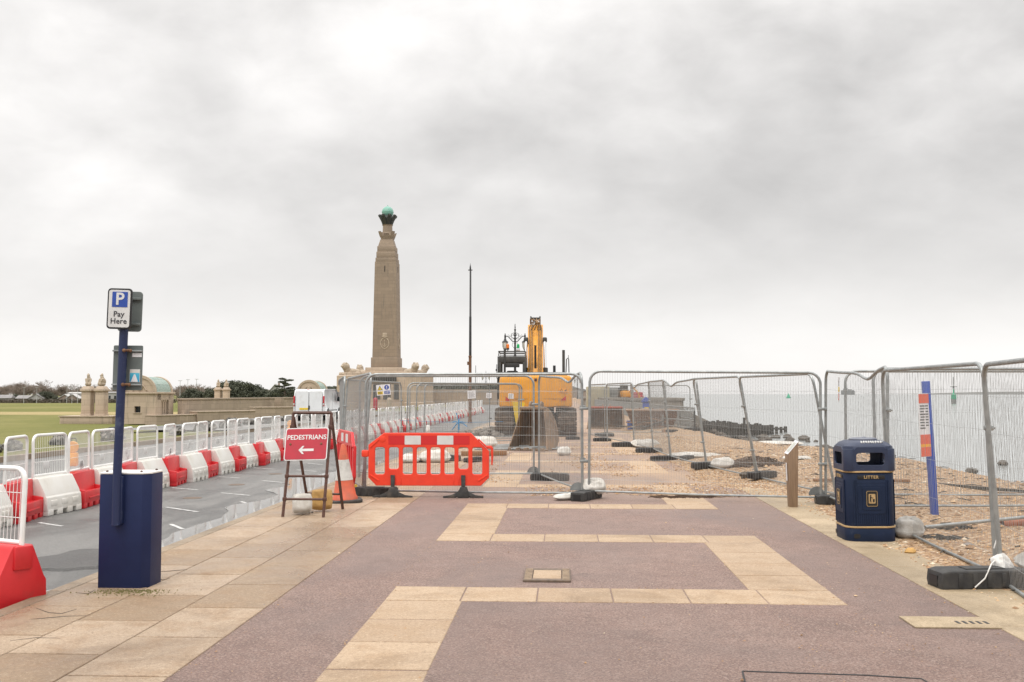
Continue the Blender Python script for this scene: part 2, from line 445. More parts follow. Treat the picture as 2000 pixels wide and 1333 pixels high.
def stone_mat(name, c1, c2, cj, bw=1.2, bh=.55, stain=(.10, .095, .085)):
    s = NT(name)
    br = s.n('ShaderNodeTexBrick'); br.inputs['Scale'].default_value = 1.0
    br.inputs['Brick Width'].default_value = bw; br.inputs['Row Height'].default_value = bh; br.inputs['Mortar Size'].default_value = .012
    br.inputs['Color1'].default_value = (*c1, 1); br.inputs['Color2'].default_value = (*c2, 1); br.inputs['Mortar'].default_value = (*cj, 1)
    sx = s.n('ShaderNodeSeparateXYZ'); s.l(s.co(), sx.inputs[0])
    cx = s.n('ShaderNodeCombineXYZ'); s.l(s.math('ADD', sx.outputs[0], sx.outputs[1]), cx.inputs[0]); s.l(sx.outputs[2], cx.inputs[1])
    s.l(cx.outputs[0], br.inputs['Vector'])
    col = s.mix(s.ramp(s.noise(.45, 6, .6), [(.38, 0.0), (.7, .55)]), br.outputs['Color'], tuple(k * .72 for k in c1))
    streak = s.noise(1.0, 6, .65, s.co((2.2, 2.2, .22)))
    col = s.mix(s.ramp(streak, [(.55, 0.0), (.78, .6)]), col, stain)
    s.bump(s.noise(7, 4), .02)
    return s.out(col, .85)
M['stone'] = stone_mat('portland stone', (.31, .238, .175), (.262, .204, .152), (.17, .138, .105))
M['stone_light'] = stone_mat('pale portland stone', (.50, .40, .305), (.44, .35, .27), (.27, .215, .165))
M['stone_wall'] = stone_mat('weathered garden wall', (.44, .35, .27), (.36, .285, .22), (.21, .17, .135), stain=(.14, .12, .10))
M['statue'] = mat('carved stone', (.46, .375, .285), (.33, .27, .205), sc=3, rough=.85, dirt=(.16, .14, .11), dsc=4, dlo=.55, dhi=.85)
M['concrete'] = mat('sea wall concrete', (.19, .175, .15), (.25, .23, .2), sc=.8, rough=.85, dirt=(.08, .075, .065), dsc=.9, dlo=.5, dhi=.8)
# ------------------------------------------------------------------ ground materials
MUV = RZ(-2.9)                            # local x = across the promenade, local y = along it
def sm(a, b, x):
    t = max(0, min(1, (x - a) / (b - a))); return t * t * (3 - 2 * t)

def sand_mask(s):
    """shingle and sand trodden over the paving beyond the front fence (a stain with its own shape)"""
    sx = s.n('ShaderNodeSeparateXYZ'); s.l(s.co(), sx.inputs[0])
    v, u = sx.outputs[0], sx.outputs[1]
    a = s.ramp(s.math('MULTIPLY', u, .02), [(.295, 0.0), (.36, 1.0)])
    b = s.ramp(s.math('ADD', s.math('MULTIPLY', v, .1), .5), [(.25, .62), (.55, .85), (.80, 1.0)])
    nz = s.ramp(s.noise(.5, 7, .62, s.co((1, .55, 1))), [(.30, 0.0), (.54, 1.0)])
    return s.math('MULTIPLY', s.math('MULTIPLY', a, b), nz)
def edge_mask(s):
    sx = s.n('ShaderNodeSeparateXYZ'); s.l(s.co(), sx.inputs[0])
    e = s.ramp(s.math('ADD', s.math('MULTIPLY', sx.outputs[0], .1), .5), [(.72, 0.0), (.80, 1.0)])
    return s.math('MULTIPLY', e, s.ramp(s.noise(3.2, 7, .7), [(.5, 0.0), (.62, 1.0)]))
SANDC = (.43, .30, .195)
def asphalt_mat():
    s = NT('red brown asphalt')
    fine = s.noise(230, 3, .7)
    big = s.noise(.8, 6, .6)
    mid = s.noise(4.5, 6, .62)
    col = s.mix(s.ramp(big, [(.36, 0.0), (.66, 1.0)]), (.285, .182, .148), (.345, .236, .195))
    col = s.mix(s.ramp(mid, [(.42, 0.0), (.70, .55)]), col, (.205, .132, .110))
    stain = s.ramp(s.noise(1.7, 7, .7, dist=.9), [(.52, 0.0), (.70, .62)])
    col = s.mix(stain, col, (.155, .105, .088))
    grain = s.noise(62, 4, .75)
    col = s.mix(s.ramp(grain, [(.35, .95), (.47, 0.0)]), col, (.085, .056, .048))
    col = s.mix(s.ramp(grain, [(.55, 0.0), (.68, .8)]), col, (.52, .40, .34))
    col = s.mix(s.ramp(fine, [(.30, 1.0), (.48, 0.0)]), col, (.065, .044, .040))
    col = s.mix(s.ramp(fine, [(.58, 0.0), (.72, .75)]), col, (.52, .40, .34))
    chip = s.n('ShaderNodeSeparateColor'); s.l(s.vor(82, 'Color'), chip.inputs[0])
    col = s.mix(s.ramp(chip.outputs[0], [(.78, 0.0), (.82, .40)], 'LINEAR'), col, (.14, .095, .082))
    col = s.mix(s.ramp(chip.outputs[1], [(.82, 0.0), (.86, .36)], 'LINEAR'), col, (.50, .39, .335))
    spk = s.ramp(s.vor(70, 'Distance'), [(.05, 1.0), (.12, 0.0)])
    keep = s.ramp(s.vor(70, 'Color'), [(.86, 0.0), (.88, 1.0)])
    col = s.mix(s.math('MULTIPLY', spk, keep), col, (.58, .45, .33))
    col = s.mix(s.math('MULTIPLY', sand_mask(s), .72), col, SANDC)
    col = s.mix(s.math('MULTIPLY', s.ramp(s.noise(.33, 5, .6, s.co((1.6, .7, 1)), dist=.8), [(.46, 0.0), (.62, 1.0)]), .55), col, (.218, .162, .143))
    damp = s.ramp(s.noise(.42, 6, .6, dist=.6), [(.50, 0.0), (.68, 1.0)])
    col = s.mix(s.math('MULTIPLY', damp, .30), col, (.11, .075, .068))
    rg = s.math('SUBTRACT', .72, s.math('MULTIPLY', damp, .24))
    s.bump(s.math('ADD', fine, s.math('MULTIPLY', mid, .5)), .012)
    return s.out(col, rg, spec=.5)
def slab_mat(name, a, b, c, wet=0.0, sandy=True):
    s = NT(name)
    isl = s.island()
    col = s.mix(s.ramp(isl, [(0.0, 0.0), (.5, .5), (1.0, 1.0)]), a, b)
    fine = s.noise(190, 3, .7)
    mid = s.noise(3.2, 7, .65, dist=.3)
    col = s.mix(s.ramp(mid, [(.46, 0.0), (.72, .75)]), col, c)
    col = s.mix(s.ramp(s.noise(1.0, 6, .65, dist=.8), [(.5, 0.0), (.68, .5)]), col, tuple(k * .5 for k in c))
    col = s.mix(s.ramp(fine, [(.30, .9), (.46, 0.0)]), col, tuple(k * .42 for k in a))
    col = s.mix(s.ramp(fine, [(.60, 0.0), (.74, .6)]), col, (.72, .58, .42))
    grain = s.noise(48, 4, .75)
    col = s.mix(s.ramp(grain, [(.34, .6), (.46, 0.0)]), col, tuple(k * .5 for k in a))
    col = s.mix(s.ramp(grain, [(.56, 0.0), (.70, .5)]), col, (.68, .56, .42))
    if sandy: col = s.mix(s.math('MULTIPLY', sand_mask(s), .6), col, SANDC)
    w = s.ramp(s.noise(.5, 5, .6, s.co((1.2, .6, 1)), dist=.6), [(.40, 0.0), (.60, 1.0)])
    if wet:
        col = s.mix(s.math('MULTIPLY', w, .34), col, tuple(k * .50 for k in c))
    rg = s.math('SUBTRACT', .74, s.math('MULTIPLY', w, .36 * wet + .12))
    s.bump(fine, .006)
    return s.out(col, rg, spec=.5)
def road_mat(name, k=1.0):
    s = NT(name)
    fine = s.noise(210, 3, .7); mid = s.noise(1.1, 7, .62, s.co((1, .35, 1)), dist=.9)
    col = s.mix(s.ramp(mid, [(.40, 0.0), (.60, 1.0)]), (.085 * k, .084 * k, .08 * k), (.205 * k, .20 * k, .19 * k))
    col = s.mix(s.ramp(fine, [(.30, 1.0), (.46, 0.0)]), col, (.028, .028, .028))
    col = s.mix(s.ramp(fine, [(.58, 0.0), (.72, .7)]), col, (.34, .33, .31))
    grain = s.noise(55, 4, .75)
    col = s.mix(s.ramp(grain, [(.33, .7), (.46, 0.0)]), col, (.045, .045, .045))
    col = s.mix(s.ramp(grain, [(.56, 0.0), (.70, .5)]), col, (.33, .32, .31))
    wet = s.ramp(mid, [(.36, 1.0), (.6, 0.0)])
    rg = s.math('SUBTRACT', .62, s.math('MULTIPLY', wet, .26))
    s.bump(fine, .010)
    return s.out(col, rg, spec=.5)
def shingle_mat():
    s = NT('flint shingle')
    v1 = s.vor(26, 'Color'); d1 = s.vor(26, 'Distance')
    sp = s.n('ShaderNodeSeparateColor'); s.l(v1, sp.inputs[0])
    st = s.ramp(sp.outputs[0], [(0.0, (.24, .14, .075)), (.25, (.43, .265, .14)), (.5, (.50, .345, .205)), (.72, (.33, .20, .105)), (.86, (.62, .50, .36)), (1.0, (.19, .16, .135))], 'CONSTANT')
    big = s.noise(.35, 6, .6, dist=.5)
    st = s.mix(s.ramp(big, [(.42, 0.0), (.7, .62)]), st, (.33, .205, .115))
    sx = s.n('ShaderNodeSeparateXYZ'); s.l(s.co(), sx.inputs[0])
    low = s.ramp(s.math('ADD', s.math('MULTIPLY', sx.outputs[0], .05), s.math('MULTIPLY', s.noise(.6, 5), .12)), [(.58, 0.0), (.74, 1.0)])
    st = s.mix(s.math('MULTIPLY', low, .85), st, s.mix(sp.outputs[1], (.085, .075, .065), (.20, .175, .145)))
    st = s.mix(s.ramp(d1, [(.5, 0.0), (.85, .6)]), st, (.10, .065, .042))
    s.bump(s.math('SUBTRACT', 1.0, d1), .03)
    return s.out(st, .62, spec=.4)
def lawn_mat():
    s = NT('rough winter lawn')
    sx = s.n('ShaderNodeSeparateXYZ'); s.l(s.co(), sx.inputs[0])
    big = s.noise(.035, 6, .6, s.co((1, .45, 1)), dist=.5); mid = s.noise(.5, 6, .65); fine = s.noise(14, 4, .7)
    col = s.mix(s.ramp(big, [(.38, 0.0), (.62, 1.0)]), (.138, .145, .034), (.225, .205, .070))
    col = s.mix(s.ramp(mid, [(.42, 0.0), (.7, .6)]), col, (.125, .135, .036))
    # a bare, worn track running across the common
    wob = s.math('MULTIPLY', s.math('SUBTRACT', s.noise(.02, 3), .5), 10.0)
    tr = s.math('ABSOLUTE', s.math('ADD', s.math('SUBTRACT', sx.outputs[1], 158.0), wob))
    col = s.mix(s.ramp(s.math('MULTIPLY', tr, .05), [(.42, .85), (.75, 0.0)]), col, (.40, .31, .155))
    col = s.mix(s.ramp(fine, [(.35, .7), (.5, 0.0)]), col, (.05, .055, .016))
    s.bump(fine, .05)
    return s.out(col, .9, spec=.2)
def sea_mat():
    s = NT('grey sea')
    a = s.noise(.9, 4, .6, s.co((1.0, .55, 1)), dist=.4); b = s.noise(.16, 4, .6, s.co((1.0, .4, 1)))
    x = s.bump(s.math('ADD', s.math('MULTIPLY', a, .5), b), .16, .5)
    return s.out((.285, .30, .295), .2, spec=.42)
def water_mat():
    s = NT('rain puddle')
    s.bump(s.noise(9, 3, .5), .0006)
    s.b.inputs['IOR'].default_value = 2.6
    return s.out((.16, .155, .148), .015, spec=.8)
GM = dict(asphalt=asphalt_mat(), band=slab_mat('buff paving', (.385, .275, .180), (.475, .35, .235), (.345, .225, .125)),
          slab=slab_mat('damp buff paving', (.285, .20, .125), (.46, .35, .25), (.29, .175, .088), wet=1.0),
          edge=slab_mat('concrete edge', (.42, .325, .205), (.48, .375, .25), (.30, .22, .125), wet=.6),
          kerb=slab_mat('kerb stone', (.27, .20, .13), (.33, .25, .17), (.17, .13, .085), wet=.8, sandy=False),
          road=road_mat('wet grey road'), patch=road_mat('fresh dark asphalt patch', .5), shingle=shingle_mat(), lawn=lawn_mat(), sea=sea_mat(), water=water_mat())

# ------------------------------------------------------------------ the setting
def struct(name, mb, m, M_=None, smooth=0):
    return tag(mb.build(name, m, None, M_, smooth), kind='structure')
SEA_Z = -2.3
def sheet(x0, x1, y0, y1, z, nx=1, ny=1):
    b = MB(); vs = []; fs = []
    for j in range(ny + 1):
        for i in range(nx + 1):
            vs.append((x0 + (x1 - x0) * i / nx, y0 + (y1 - y0) * j / ny, z))
    for j in range(ny):
        for i in range(nx):
            a = j * (nx + 1) + i; fs.append((a, a + 1, a + nx + 2, a + nx + 1))
    return b.add(vs, fs)
struct('sea', sheet(9, 26000, -400, 26000, SEA_Z), GM['sea'], MUV)
# promenade: a slab of asphalt with a paved pattern lying 5 mm proud
b = MB(); b.box((-.115, 190, -.7), (8.07, 400, 1.4))
struct('promenade', b, GM['asphalt'], MUV)

def zb(u, v):
    v0 = v; v = v + 3.4 * sm(26, 46, u) * sm(4.2, 6.2, v)
    pts = [(1.6, -.10), (3.3, -.035), (3.75, .012), (5.5, .085), (8.5, -.06), (12, -.95), (19.5, -2.28), (27, -3.0), (90, -7)]
    z = pts[-1][1]
    for (a, za), (c, zc) in zip(pts, pts[1:]):
        if v <= c: z = za + (zc - za) * sm(a, c, v) if v > a else za; break
    far = sm(16.5, 19, u)
    z += far * .085 * sm(1.7, 3.2, v) * (1 - sm(6, 9, v))
    v = v0
    z += .10 * math.exp(-((u - 26) / 4) ** 2 - ((v - 5.8) / 1.2) ** 2) + .36 * math.exp(-((u - 32.5) / 1.1) ** 2 - ((v - 3.3) / .75) ** 2)
    z += .08 * math.exp(-((u - 23) / 3) ** 2 - ((v - 6.4) / 1.2) ** 2)
    n = mnoise.noise(Vector((u * .55, v * .7, 3))) * .07 + mnoise.noise(Vector((u * 2.1, v * 2.1, 9))) * .025
    return z + n * sm(3.2, 4.6, v) + n * .5 * far * sm(1.6, 3, v)
def axis(stops):
    out = []
    for a, b_, d in stops:
        n = max(1, round((b_ - a) / d)); out += [a + (b_ - a) * i / n for i in range(n)]
    return out + [stops[-1][1]]
us = axis([(-6, 4, .5), (4, 32, .16), (32, 70, .6), (70, 400, 8)]); vs_ = axis([(1.6, 10, .14), (10, 22, .5), (22, 90, 6)])
vv = [(v, u, zb(u, v)) for u in us for v in vs_]; nv = len(vs_)
b = MB(); b.add(vv, [(j * nv + i, j * nv + i + 1, (j + 1) * nv + i + 1, (j + 1) * nv + i) for j in range(len(us) - 1) for i in range(nv - 1)])
struct('beach', b, GM['shingle'], MUV, 180)
# road, kerbs, markings
b = sheet(-16.6, -4.1, -12, 420, -.12); struct('road', b, GM['road'], MUV)
b = MB()
for k in range(-8, 300):
    if k > 120 and k % 1: continue
    b.box((-4.235, k * .915 + .45, -.16), (.15, .907, .332), .012 if k < 50 else 0)
struct('kerb', b, GM['kerb'], MUV)
b = MB()
for k in range(-4, 150):
    b.box((-14.55, k * 1.83 + .9, -.10), (.13, 1.82, .26), .015 if k < 30 else 0)
struct('road_edge_kerb', b, GM['kerb'], MUV)
def zl(u, v):
    t = sm(0, 1, (-v - 15.2) / 26.0)
    return -.02 - 1.42 * t + mnoise.noise(Vector((u * .06, v * .06, 0))) * .1 * t
vv = []; ul = axis([(-12, 60, 2), (60, 400, 8), (400, 6000, 500)]); vl = axis([(-5000, -400, 600), (-400, -60, 14), (-60, -14.62, 1.2)])
vv = [(v, u, zl(u, v)) for u in ul for v in vl]; nv = len(vl)
b = MB(); b.add(vv, [(j * nv + i, j * nv + i + 1, (j + 1) * nv + i + 1, (j + 1) * nv + i) for j in range(len(ul) - 1) for i in range(nv - 1)])
struct('lawn', b, GM['lawn'], MUV, 180)
# layby where the van stands, and the apron round the memorial
b = sheet(-20.5, -14.45, 44, 92, .035); struct('layby', b, GM['road'], MUV)
# land to carry the far end of the promenade
b = MB(); b.box((-18, 1000, -1.2), (42, 1240, 2.0)); struct("land", b, GM["lawn"], MUV)

bb = MB(); rs = random.Random(3)
def slab(mb, v0, v1, u0, u1, z=.005, gap=.006, bev=.004, th=.03):
    if gap == .006: gap = .010
    j = rs.uniform(-.0012, .0012)
    ug = gap if u1 - u0 < .6 and gap == .010 else gap * 2.1
    mb.box(((v0 + v1) / 2, (u0 + u1) / 2, z - th / 2 + j), (v1 - v0 - gap, u1 - u0 - ug, th), bev, seg=1)
# meander of buff slabs let into the asphalt
per = 3.24
L0, L1, R0, R1 = -1.43, -.80, 1.56, 2.23
def row(u):
    n = 6
    for i in range(n):
        slab(bb, L0 + (R1 - L0) * i / n, L0 + (R1 - L0) * (i + 1) / n, u, u + .57, bev=.004 if u < 22 else 0)
rows = [8.0 + per * k for k in range(-1, 16)]
for i, u in enumerate(rows):
    row(u)
    left = (i % 2 == 0)
    a, c = (L0, L1) if left else (R0, R1)
    nn = 4; u0, u1 = u + .57, u + per
    if i == 0: pass
    for k in range(nn):
        slab(bb, a, c, u0 + (u1 - u0) * k / nn, u0 + (u1 - u0) * (k + 1) / nn, bev=.004 if u < 22 else 0)
struct('paving_pattern', bb, GM['band'], MUV, 0)
b = MB()
for k in range(-6, 70):
    for r_ in range(3):
        v0 = -4.155 + .622 * r_; u0 = k * .93 + (.465 if r_ % 2 else 0) + .2
        slab(b, v0, v0 + .622, u0, u0 + .93, z=.007, gap=.010, bev=.004 if k < 24 else 0)
struct('paving_slabs', b, GM['slab'], MUV, 0)
b = MB()
for k in range(-5, 60):
    slab(b, 3.07, 3.82 + rs.uniform(-.02, .02), k * 1.22, k * 1.22 + 1.22, z=.008, gap=.005, th=.2)
struct('concrete_edging', b, GM['edge'], MUV, 0)
# worn cut in the asphalt near the camera
b = MB()
cut = [G(1450, 1312), G(1560, 1316), G(1690, 1320), G(1800, 1327), G(1830, 1345)]
b.tube([p + Vector((0, 0, .0005)) for p in cut], .006, 6)
b.tube([G(1450, 1312), G(1458, 1345)], .006, 6)
struct('asphalt_joint', b, M['black_paint'], None, 35)
b = MB()
for a, c in (((76, 1021), (122, 1028)), ((335, 953), (386, 957)), ((325, 991), (387, 1000)), ((422, 931), (468, 934)), ((432, 963), (488, 968)),
             ((495, 914), (538, 917)), ((511, 939), (558, 943)), ((333, 1024), (358, 1034)), ((545, 899), (580, 901)), ((580, 918), (618, 921)),
             ((470, 980), (490, 985)), ((600, 905), (630, 908))):
    p, q = G(*a, -.116), G(*c, -.116); d = (q - p).normalized(); nrm = Vector((-d.y, d.x, 0)) * .028
    b.add([p - nrm, q - nrm, q + nrm, p + nrm], [(0, 1, 2, 3)])
M['road_paint'] = mat('worn road paint', (.56, .56, .54), (.24, .24, .235), sc=14, rough=.6, lo=.45, hi=.66)
struct('road_marking', b, M['road_paint'])
def blob_sheet(pts, z):
    b_ = MB(); n = len(pts)
    c = sum((Vector((p[0], p[1], 0)) for p in pts), Vector()) / n
    return b_.add([(p[0], p[1], z) for p in pts], [tuple(range(n))])
def wob_strip(u0, u1, va, vb, seed, n=40, amp=.18):
    pts = []
    for i in range(n + 1):
        u = u0 + (u1 - u0) * i / n; e = math.sin(math.pi * i / n) ** .35
        pts.append(UV(u, va))
    for i in range(n, -1, -1):
        u = u0 + (u1 - u0) * i / n; e = math.sin(math.pi * min(1, max(0, i / n))) ** .4
        pts.append(UV(u, va + (vb - va) * e * (.85 + amp * 2 * mnoise.noise(Vector((u * .8, seed, 0))) + amp * mnoise.noise(Vector((u * 3.1, seed, 4))))))
    return pts
struct('puddle', blob_sheet(wob_strip(10.9, 27, -4.312, -5.50, 1.5), -.1145), GM['water'])
struct('puddle', blob_sheet(wob_strip(6.2, 9.3, -4.312, -4.78, 5.5), -.1145), GM['water'])
pc = G(160, 1096, -.12)
pts = []
for k in range(36):
    q = 2 * math.pi * k / 36; r_ = .42 + .22 * mnoise.noise(Vector((math.cos(q) * 1.6, math.sin(q) * 1.6, 2)))
    pts.append((pc.x + r_ * 1.25 * math.cos(q), pc.y + r_ * 1.5 * math.sin(q)))
b = MB(); n = len(pts); cx = sum(p[0] for p in pts) / n; cy = sum(p[1] for p in pts) / n
b.add([(p[0], p[1], -.121) for p in pts] + [(cx + (p[0] - cx) * .93, cy + (p[1] - cy) * .93, -.096) for p in pts], [tuple(range(n, 2 * n))] + [(i, (i + 1) % n, n + (i + 1) % n, n + i) for i in range(n)])
struct('road_patch', b, GM['patch'])

b = MB()
for pl in (((302, 1117), (330, 1116), (352, 1114), (366, 1113)), ((60, 1210), (96, 1207), (130, 1204), (168, 1203)), ((70, 1188), (95, 1197), (120, 1199), (150, 1190)), ((302, 1128), (318, 1133), (332, 1130)), ((150, 1158), (172, 1160), (186, 1152)), ((20, 1252), (70, 1246), (118, 1247))):
    b.tube([G(x, y, .0085) for x, y in pl], [.0012] + [.0026] * (len(pl) - 2) + [.001], 5)
struct('paving_crack', b, M['old_wood'], None, 35)
rg = random.Random(31); b = MB(); q0 = G(241, 1154)
for _ in range(420):
    x = q0.x + .10 + rg.gauss(0, .17); y = q0.y - .02 - abs(rg.gauss(0, .10)); a = rg.uniform(0, 6.28); l_ = rg.uniform(.004, .010)
    b.add([(x - l_ * math.cos(a), y - l_ * math.sin(a), .009), (x + l_ * math.cos(a), y + l_ * math.sin(a), .009), (x, y, .009 + l_ * 1.3)], [(0, 1, 2)])
M['moss'] = mat('green moss', (.16, .155, .055), (.22, .20, .08), sc=40, rough=.9)
tag(b.build('moss', M['moss'], None, None, 0), kind='stuff')
# ironwork let into the ground
def cover(name, lab, cat, Mx, w, l_, m_in):
    t = thing(name, lab, cat, M=Mx)
    fr = MB(); fr.plate([rrect(w, l_, .01), rrect(w * .62, l_ * .72, .01)], .02, .002, RX(-90)); fr.build('iron_frame', M['rust_dark'], t, T(0, 0, .006))
    st_ = MB()
    for s_ in (-1, 1):
        for k in range(9): st_.box((s_ * w * .40, -l_ * .42 + l_ * .84 * k / 8, .017), (w * .15, l_ * .045, .006))
    o = st_.build('tread_ribs', M['grit_fill'], t, None, None, 0); o['kind'] = 'stuff'
    MB().box((0, 0, .009), (w * .60, l_ * .70, .012), .002).build('infill', m_in, t)
    return t
M['rust_dark'] = mat('dark iron', (.10, .075, .055), (.17, .12, .085), sc=20, rough=.7)
M['grit_fill'] = mat('grit in ribs', (.36, .27, .18), (.22, .16, .11), sc=30, rough=.8)
q = G(1069, 1126); cover('manhole_cover', 'square manhole cover with pale infill let into the brown asphalt', 'manhole cover', T(q.x, q.y, .004) @ RZ(-2.9), .42, .60, GM['band'])
gd = thing('drain_gully', 'broken drain slab with a slotted grate at the right edge of the asphalt', 'drain', M=T(*UV(7.42, 2.85, .004)) @ RZ(-2.9))
MB().box((-.06, 0, .002), (.62, .34, .012), .003).build('slab', GM['edge'], gd)
b = MB()
for k in range(5): b.box((-.02 + k * .05, -.02, .0085), (.022, .08, .003))
b.build('slots', M['black_paint'], gd, None, 0)['kind'] = 'stuff'
for px, py, lab in ((376, 973, 'small round cover in the wet road nearest the ticket machine'), (462, 947, 'small round cover in the wet road, middle one'), (538, 926, 'small round cover in the wet road nearest the pedestrians sign')):
    q = G(px, py, -.118); tag(MB().lathe([(.16, -.01), (.16, .002), (.13, .004), (.125, .001), (0, .001)], 20).build('valve_cover', M['rust_dark'], None, T(*q)), lab, 'valve cover', 'round covers in the road')

# loose pebbles: far too many to count
def pebbles(name, n, fn, seed, smin, smax, m):
    rg = random.Random(seed); b_ = MB()
    base = [(1, 0, 0), (0, 1, 0), (-1, 0, 0), (0, -1, 0), (0, 0, 1), (0, 0, -.6)]
    fs = [(0, 1, 4), (1, 2, 4), (2, 3, 4), (3, 0, 4), (1, 0, 5), (2, 1, 5), (3, 2, 5), (0, 3, 5)]
    for _ in range(n):
        q = fn(rg)
        if q is None: continue
        u, v, z = q
        s_ = rg.uniform(smin, smax) * (1.0 if rg.random() < .9 else 1.7)
        a = rg.uniform(0, 6.28); ca, sa = math.cos(a), math.sin(a); ex, ey, ez = rg.uniform(.8, 1.5), rg.uniform(.6, 1.0), rg.uniform(.4, .75)
        vs = []
        for x, y, zz_ in base:
            x *= s_ * ex * rg.uniform(.8, 1.2); y *= s_ * ey * rg.uniform(.8, 1.2); zz_ *= s_ * ez
            vs.append((v + x * ca - y * sa, u + x * sa + y * ca, z + zz_ + s_ * ez * .3))
        b_.add(vs, fs)
    return tag(b_.build(name, m, None, MUV, 0), kind='stuff')
s = NT('loose flint'); isl = s.island()
s.out(s.ramp(isl, [(0.0, (.25, .145, .07)), (.3, (.45, .275, .135)), (.55, (.52, .36, .21)), (.75, (.36, .21, .11)), (.88, (.62, .52, .39)), (.95, (.24, .21, .19))], 'CONSTANT'), .6, spec=.4)
M['flint'] = s.m
def f_beach(rg):
    u = 4.5 + 24 * rg.random() ** 1.5; v = 3.45 + 8.5 * rg.random() ** 1.5
    if v < 3.9 and rg.random() < .72 and mnoise.noise(Vector((u * 1.5, v * 2, 0))) < .1: return None
    return u, v, max(zb(u, v), .006 if v < 3.82 else -9)
pebbles('shingle', 21000, f_beach, 1, .007, .018, M['flint'])
def f_prom(rg):
    u = 16.2 + 16 * rg.random() ** 1.3; v = -2.2 + 6 * rg.random() ** .8
    if mnoise.noise(Vector((u * .55, v * .8, 7))) < .3 * (1 - (v + 2.2) / 6) - .16: return None
    return u, v, max(.004, zb(u, v) if v > 1.6 else 0)
pebbles('spilled_shingle', 12000, f_prom, 2, .008, .02, M['flint'])
def f_loose(rg):
    u = 4 + 14 * rg.random(); v = rg.uniform(-2, 3.4)
    if v < 2.2 and rg.random() < .8: return None
    if mnoise.noise(Vector((u * .9, v * 1.2, 17))) < 0: return None
    return u, v, .004
pebbles('scattered_grit', 900, f_loose, 3, .004, .010, M['flint'])

def f_edges(rg):
    k = rg.choice((0, 0, 1, 1, 2, 3)); u = 4 + 12 * rg.random() ** 1.3
    if k == 0: v = rg.choice((L0, L1, R0, R1)) + rg.gauss(0, .03)
    elif k == 1: v = rg.choice((-2.28, 3.06)) + rg.gauss(0, .06)
    elif k == 2: v = rg.uniform(L0, R1); u = rg.choice((8.0, 8.57, 11.24, 11.81, 14.48, 15.05)) + rg.gauss(0, .03)
    else: v = rg.uniform(-4.0, 3.0)
    return u, v, .004
pebbles('edge_grit', 2600, f_edges, 5, .0025, .0062, M['flint'])
def f_big(rg):
    u = 5 + 24 * rg.random() ** 1.3; v = 3.9 + 8 * rg.random() ** 1.2
    return u, v, zb(u, v)
pebbles('cobbles', 900, f_big, 6, .022, .05, M['flint'])
rg = random.Random(77); b = MB()
for _ in range(240):
    u = 7 + 20 * rg.random(); v = 3.8 + 7 * rg.random(); a = rg.uniform(0, 3.14); l_ = rg.uniform(.06, .32); z_ = zb(u, v) + .02
    p = UV(u, v, z_); d = Vector((math.cos(a), math.sin(a), rg.uniform(-.05, .05))) * l_
    b.tube([p - d * .5, p + Vector((rg.uniform(-.02, .02), rg.uniform(-.02, .02), .012)), p + d * .5], [.006, .009, .004], 4)
tag(b.build('driftwood_scraps', M['old_wood'], None, None, 0), kind='stuff')
# ------------------------------------------------------------------ ticket machine with signs on its pole
Y0 = 8.30
tm = thing('ticket_machine', 'navy blue ticket machine housing with a Pay Here sign on its pole', 'ticket machine', G(239, 1150) + Vector((0, .12, 0)), -3)
poly = [(-.205, -.13), (.165, -.13), (.222, -.065), (.222, .17), (-.205, .17)]
MB().column(poly, 0, .965, .006).build('housing', M['navy'], tm)
MB().column([(p[0] * 1.01, p[1] * 1.01) for p in poly], .966, .982, .004).build('top_plate', M['white_steel'], tm)
for x, y in ((-.16, -.09), (.14, -.09), (.18, .13), (-.16, .13)): MB().lathe([(.011, .982), (.011, .991), (.006, .996)], 8, T(x, y, 0)).build('bolt', M['brown_steel'], tm)
b = MB()
b.tube([(-.035, -.175, .54), (-.033, -.175, 1.0), (.0, -.175, 2.30)], .036, 16)
b.build('pole', M['navy_worn'], tm)
b = MB(); b.box((-.003, -.15, .75), (.028, .05, .40), .008); b.box((-.036, -.17, .545), (.066, .07, .02), .008)
b.build('bracket', M['navy_worn'], tm)
def rot_at(x, y, z, rz=0, ry=0): return T(x, y, z) @ RZ(rz) @ RY(ry)
PS = rot_at(-.018, -.23, 2.375, 4, 1.5)
sg = MB().plate([rrect(.208, .348, .03)], .016, .004).build('pay_sign', M['black_paint'], tm, PS)
MB().plate([rrect(.180, .318, .020)], .004).build('sign_face', M['white_sheet'], sg, T(0, -.0105, 0))
MB().plate([rrect(.130, .130, .004)], .004).build('blue_square', M['sign_blue'], sg, T(.004, -.0135, .078))
MB().text('P', .145, .003, bold=.003).build('letter', M['white_sheet'], sg, T(.004, -.0168, .078), 0)
MB().text('Pay\nHere', .066, .003, bold=.0009, spacing=1.03).build('lettering', M['ink'], sg, T(0, -.0135, -.078), 0)
bk = MB().plate([rrect(.208, .348, .03)], .012, .003).build('rear_sign', M['sign_grey'], tm, rot_at(.012, -.09, 2.362, 4, 1.5))
for z in (-.11, .11): MB().box((0, -.018, z), (.19, .02, .022), .004).build('channel', M['sign_grey'], bk)
LS = rot_at(.012, -.115, 1.875, -2, .8)
ls = MB().plate([rrect(.262, .385, .012)], .008, .002).build('tariff_sign', M['sign_grey'], tm, LS, label='grey back of the lower sign with two stickers')
for z in (-.145, .145): MB().box((0, -.018, z), (.26, .022, .014), .003).build('channel', M['galv'], ls)
for z in (-.145, .145):
    b = MB(); b.tube([(.012, -.104, z), (.05, -.07, z + .004)], .010, 8); b.ball((.012, -.104, z), .016, 8, 6); b.ball((.052, -.07, z), .015, 8, 6)
    b.build('rusty_clamp', M['rust'], ls)
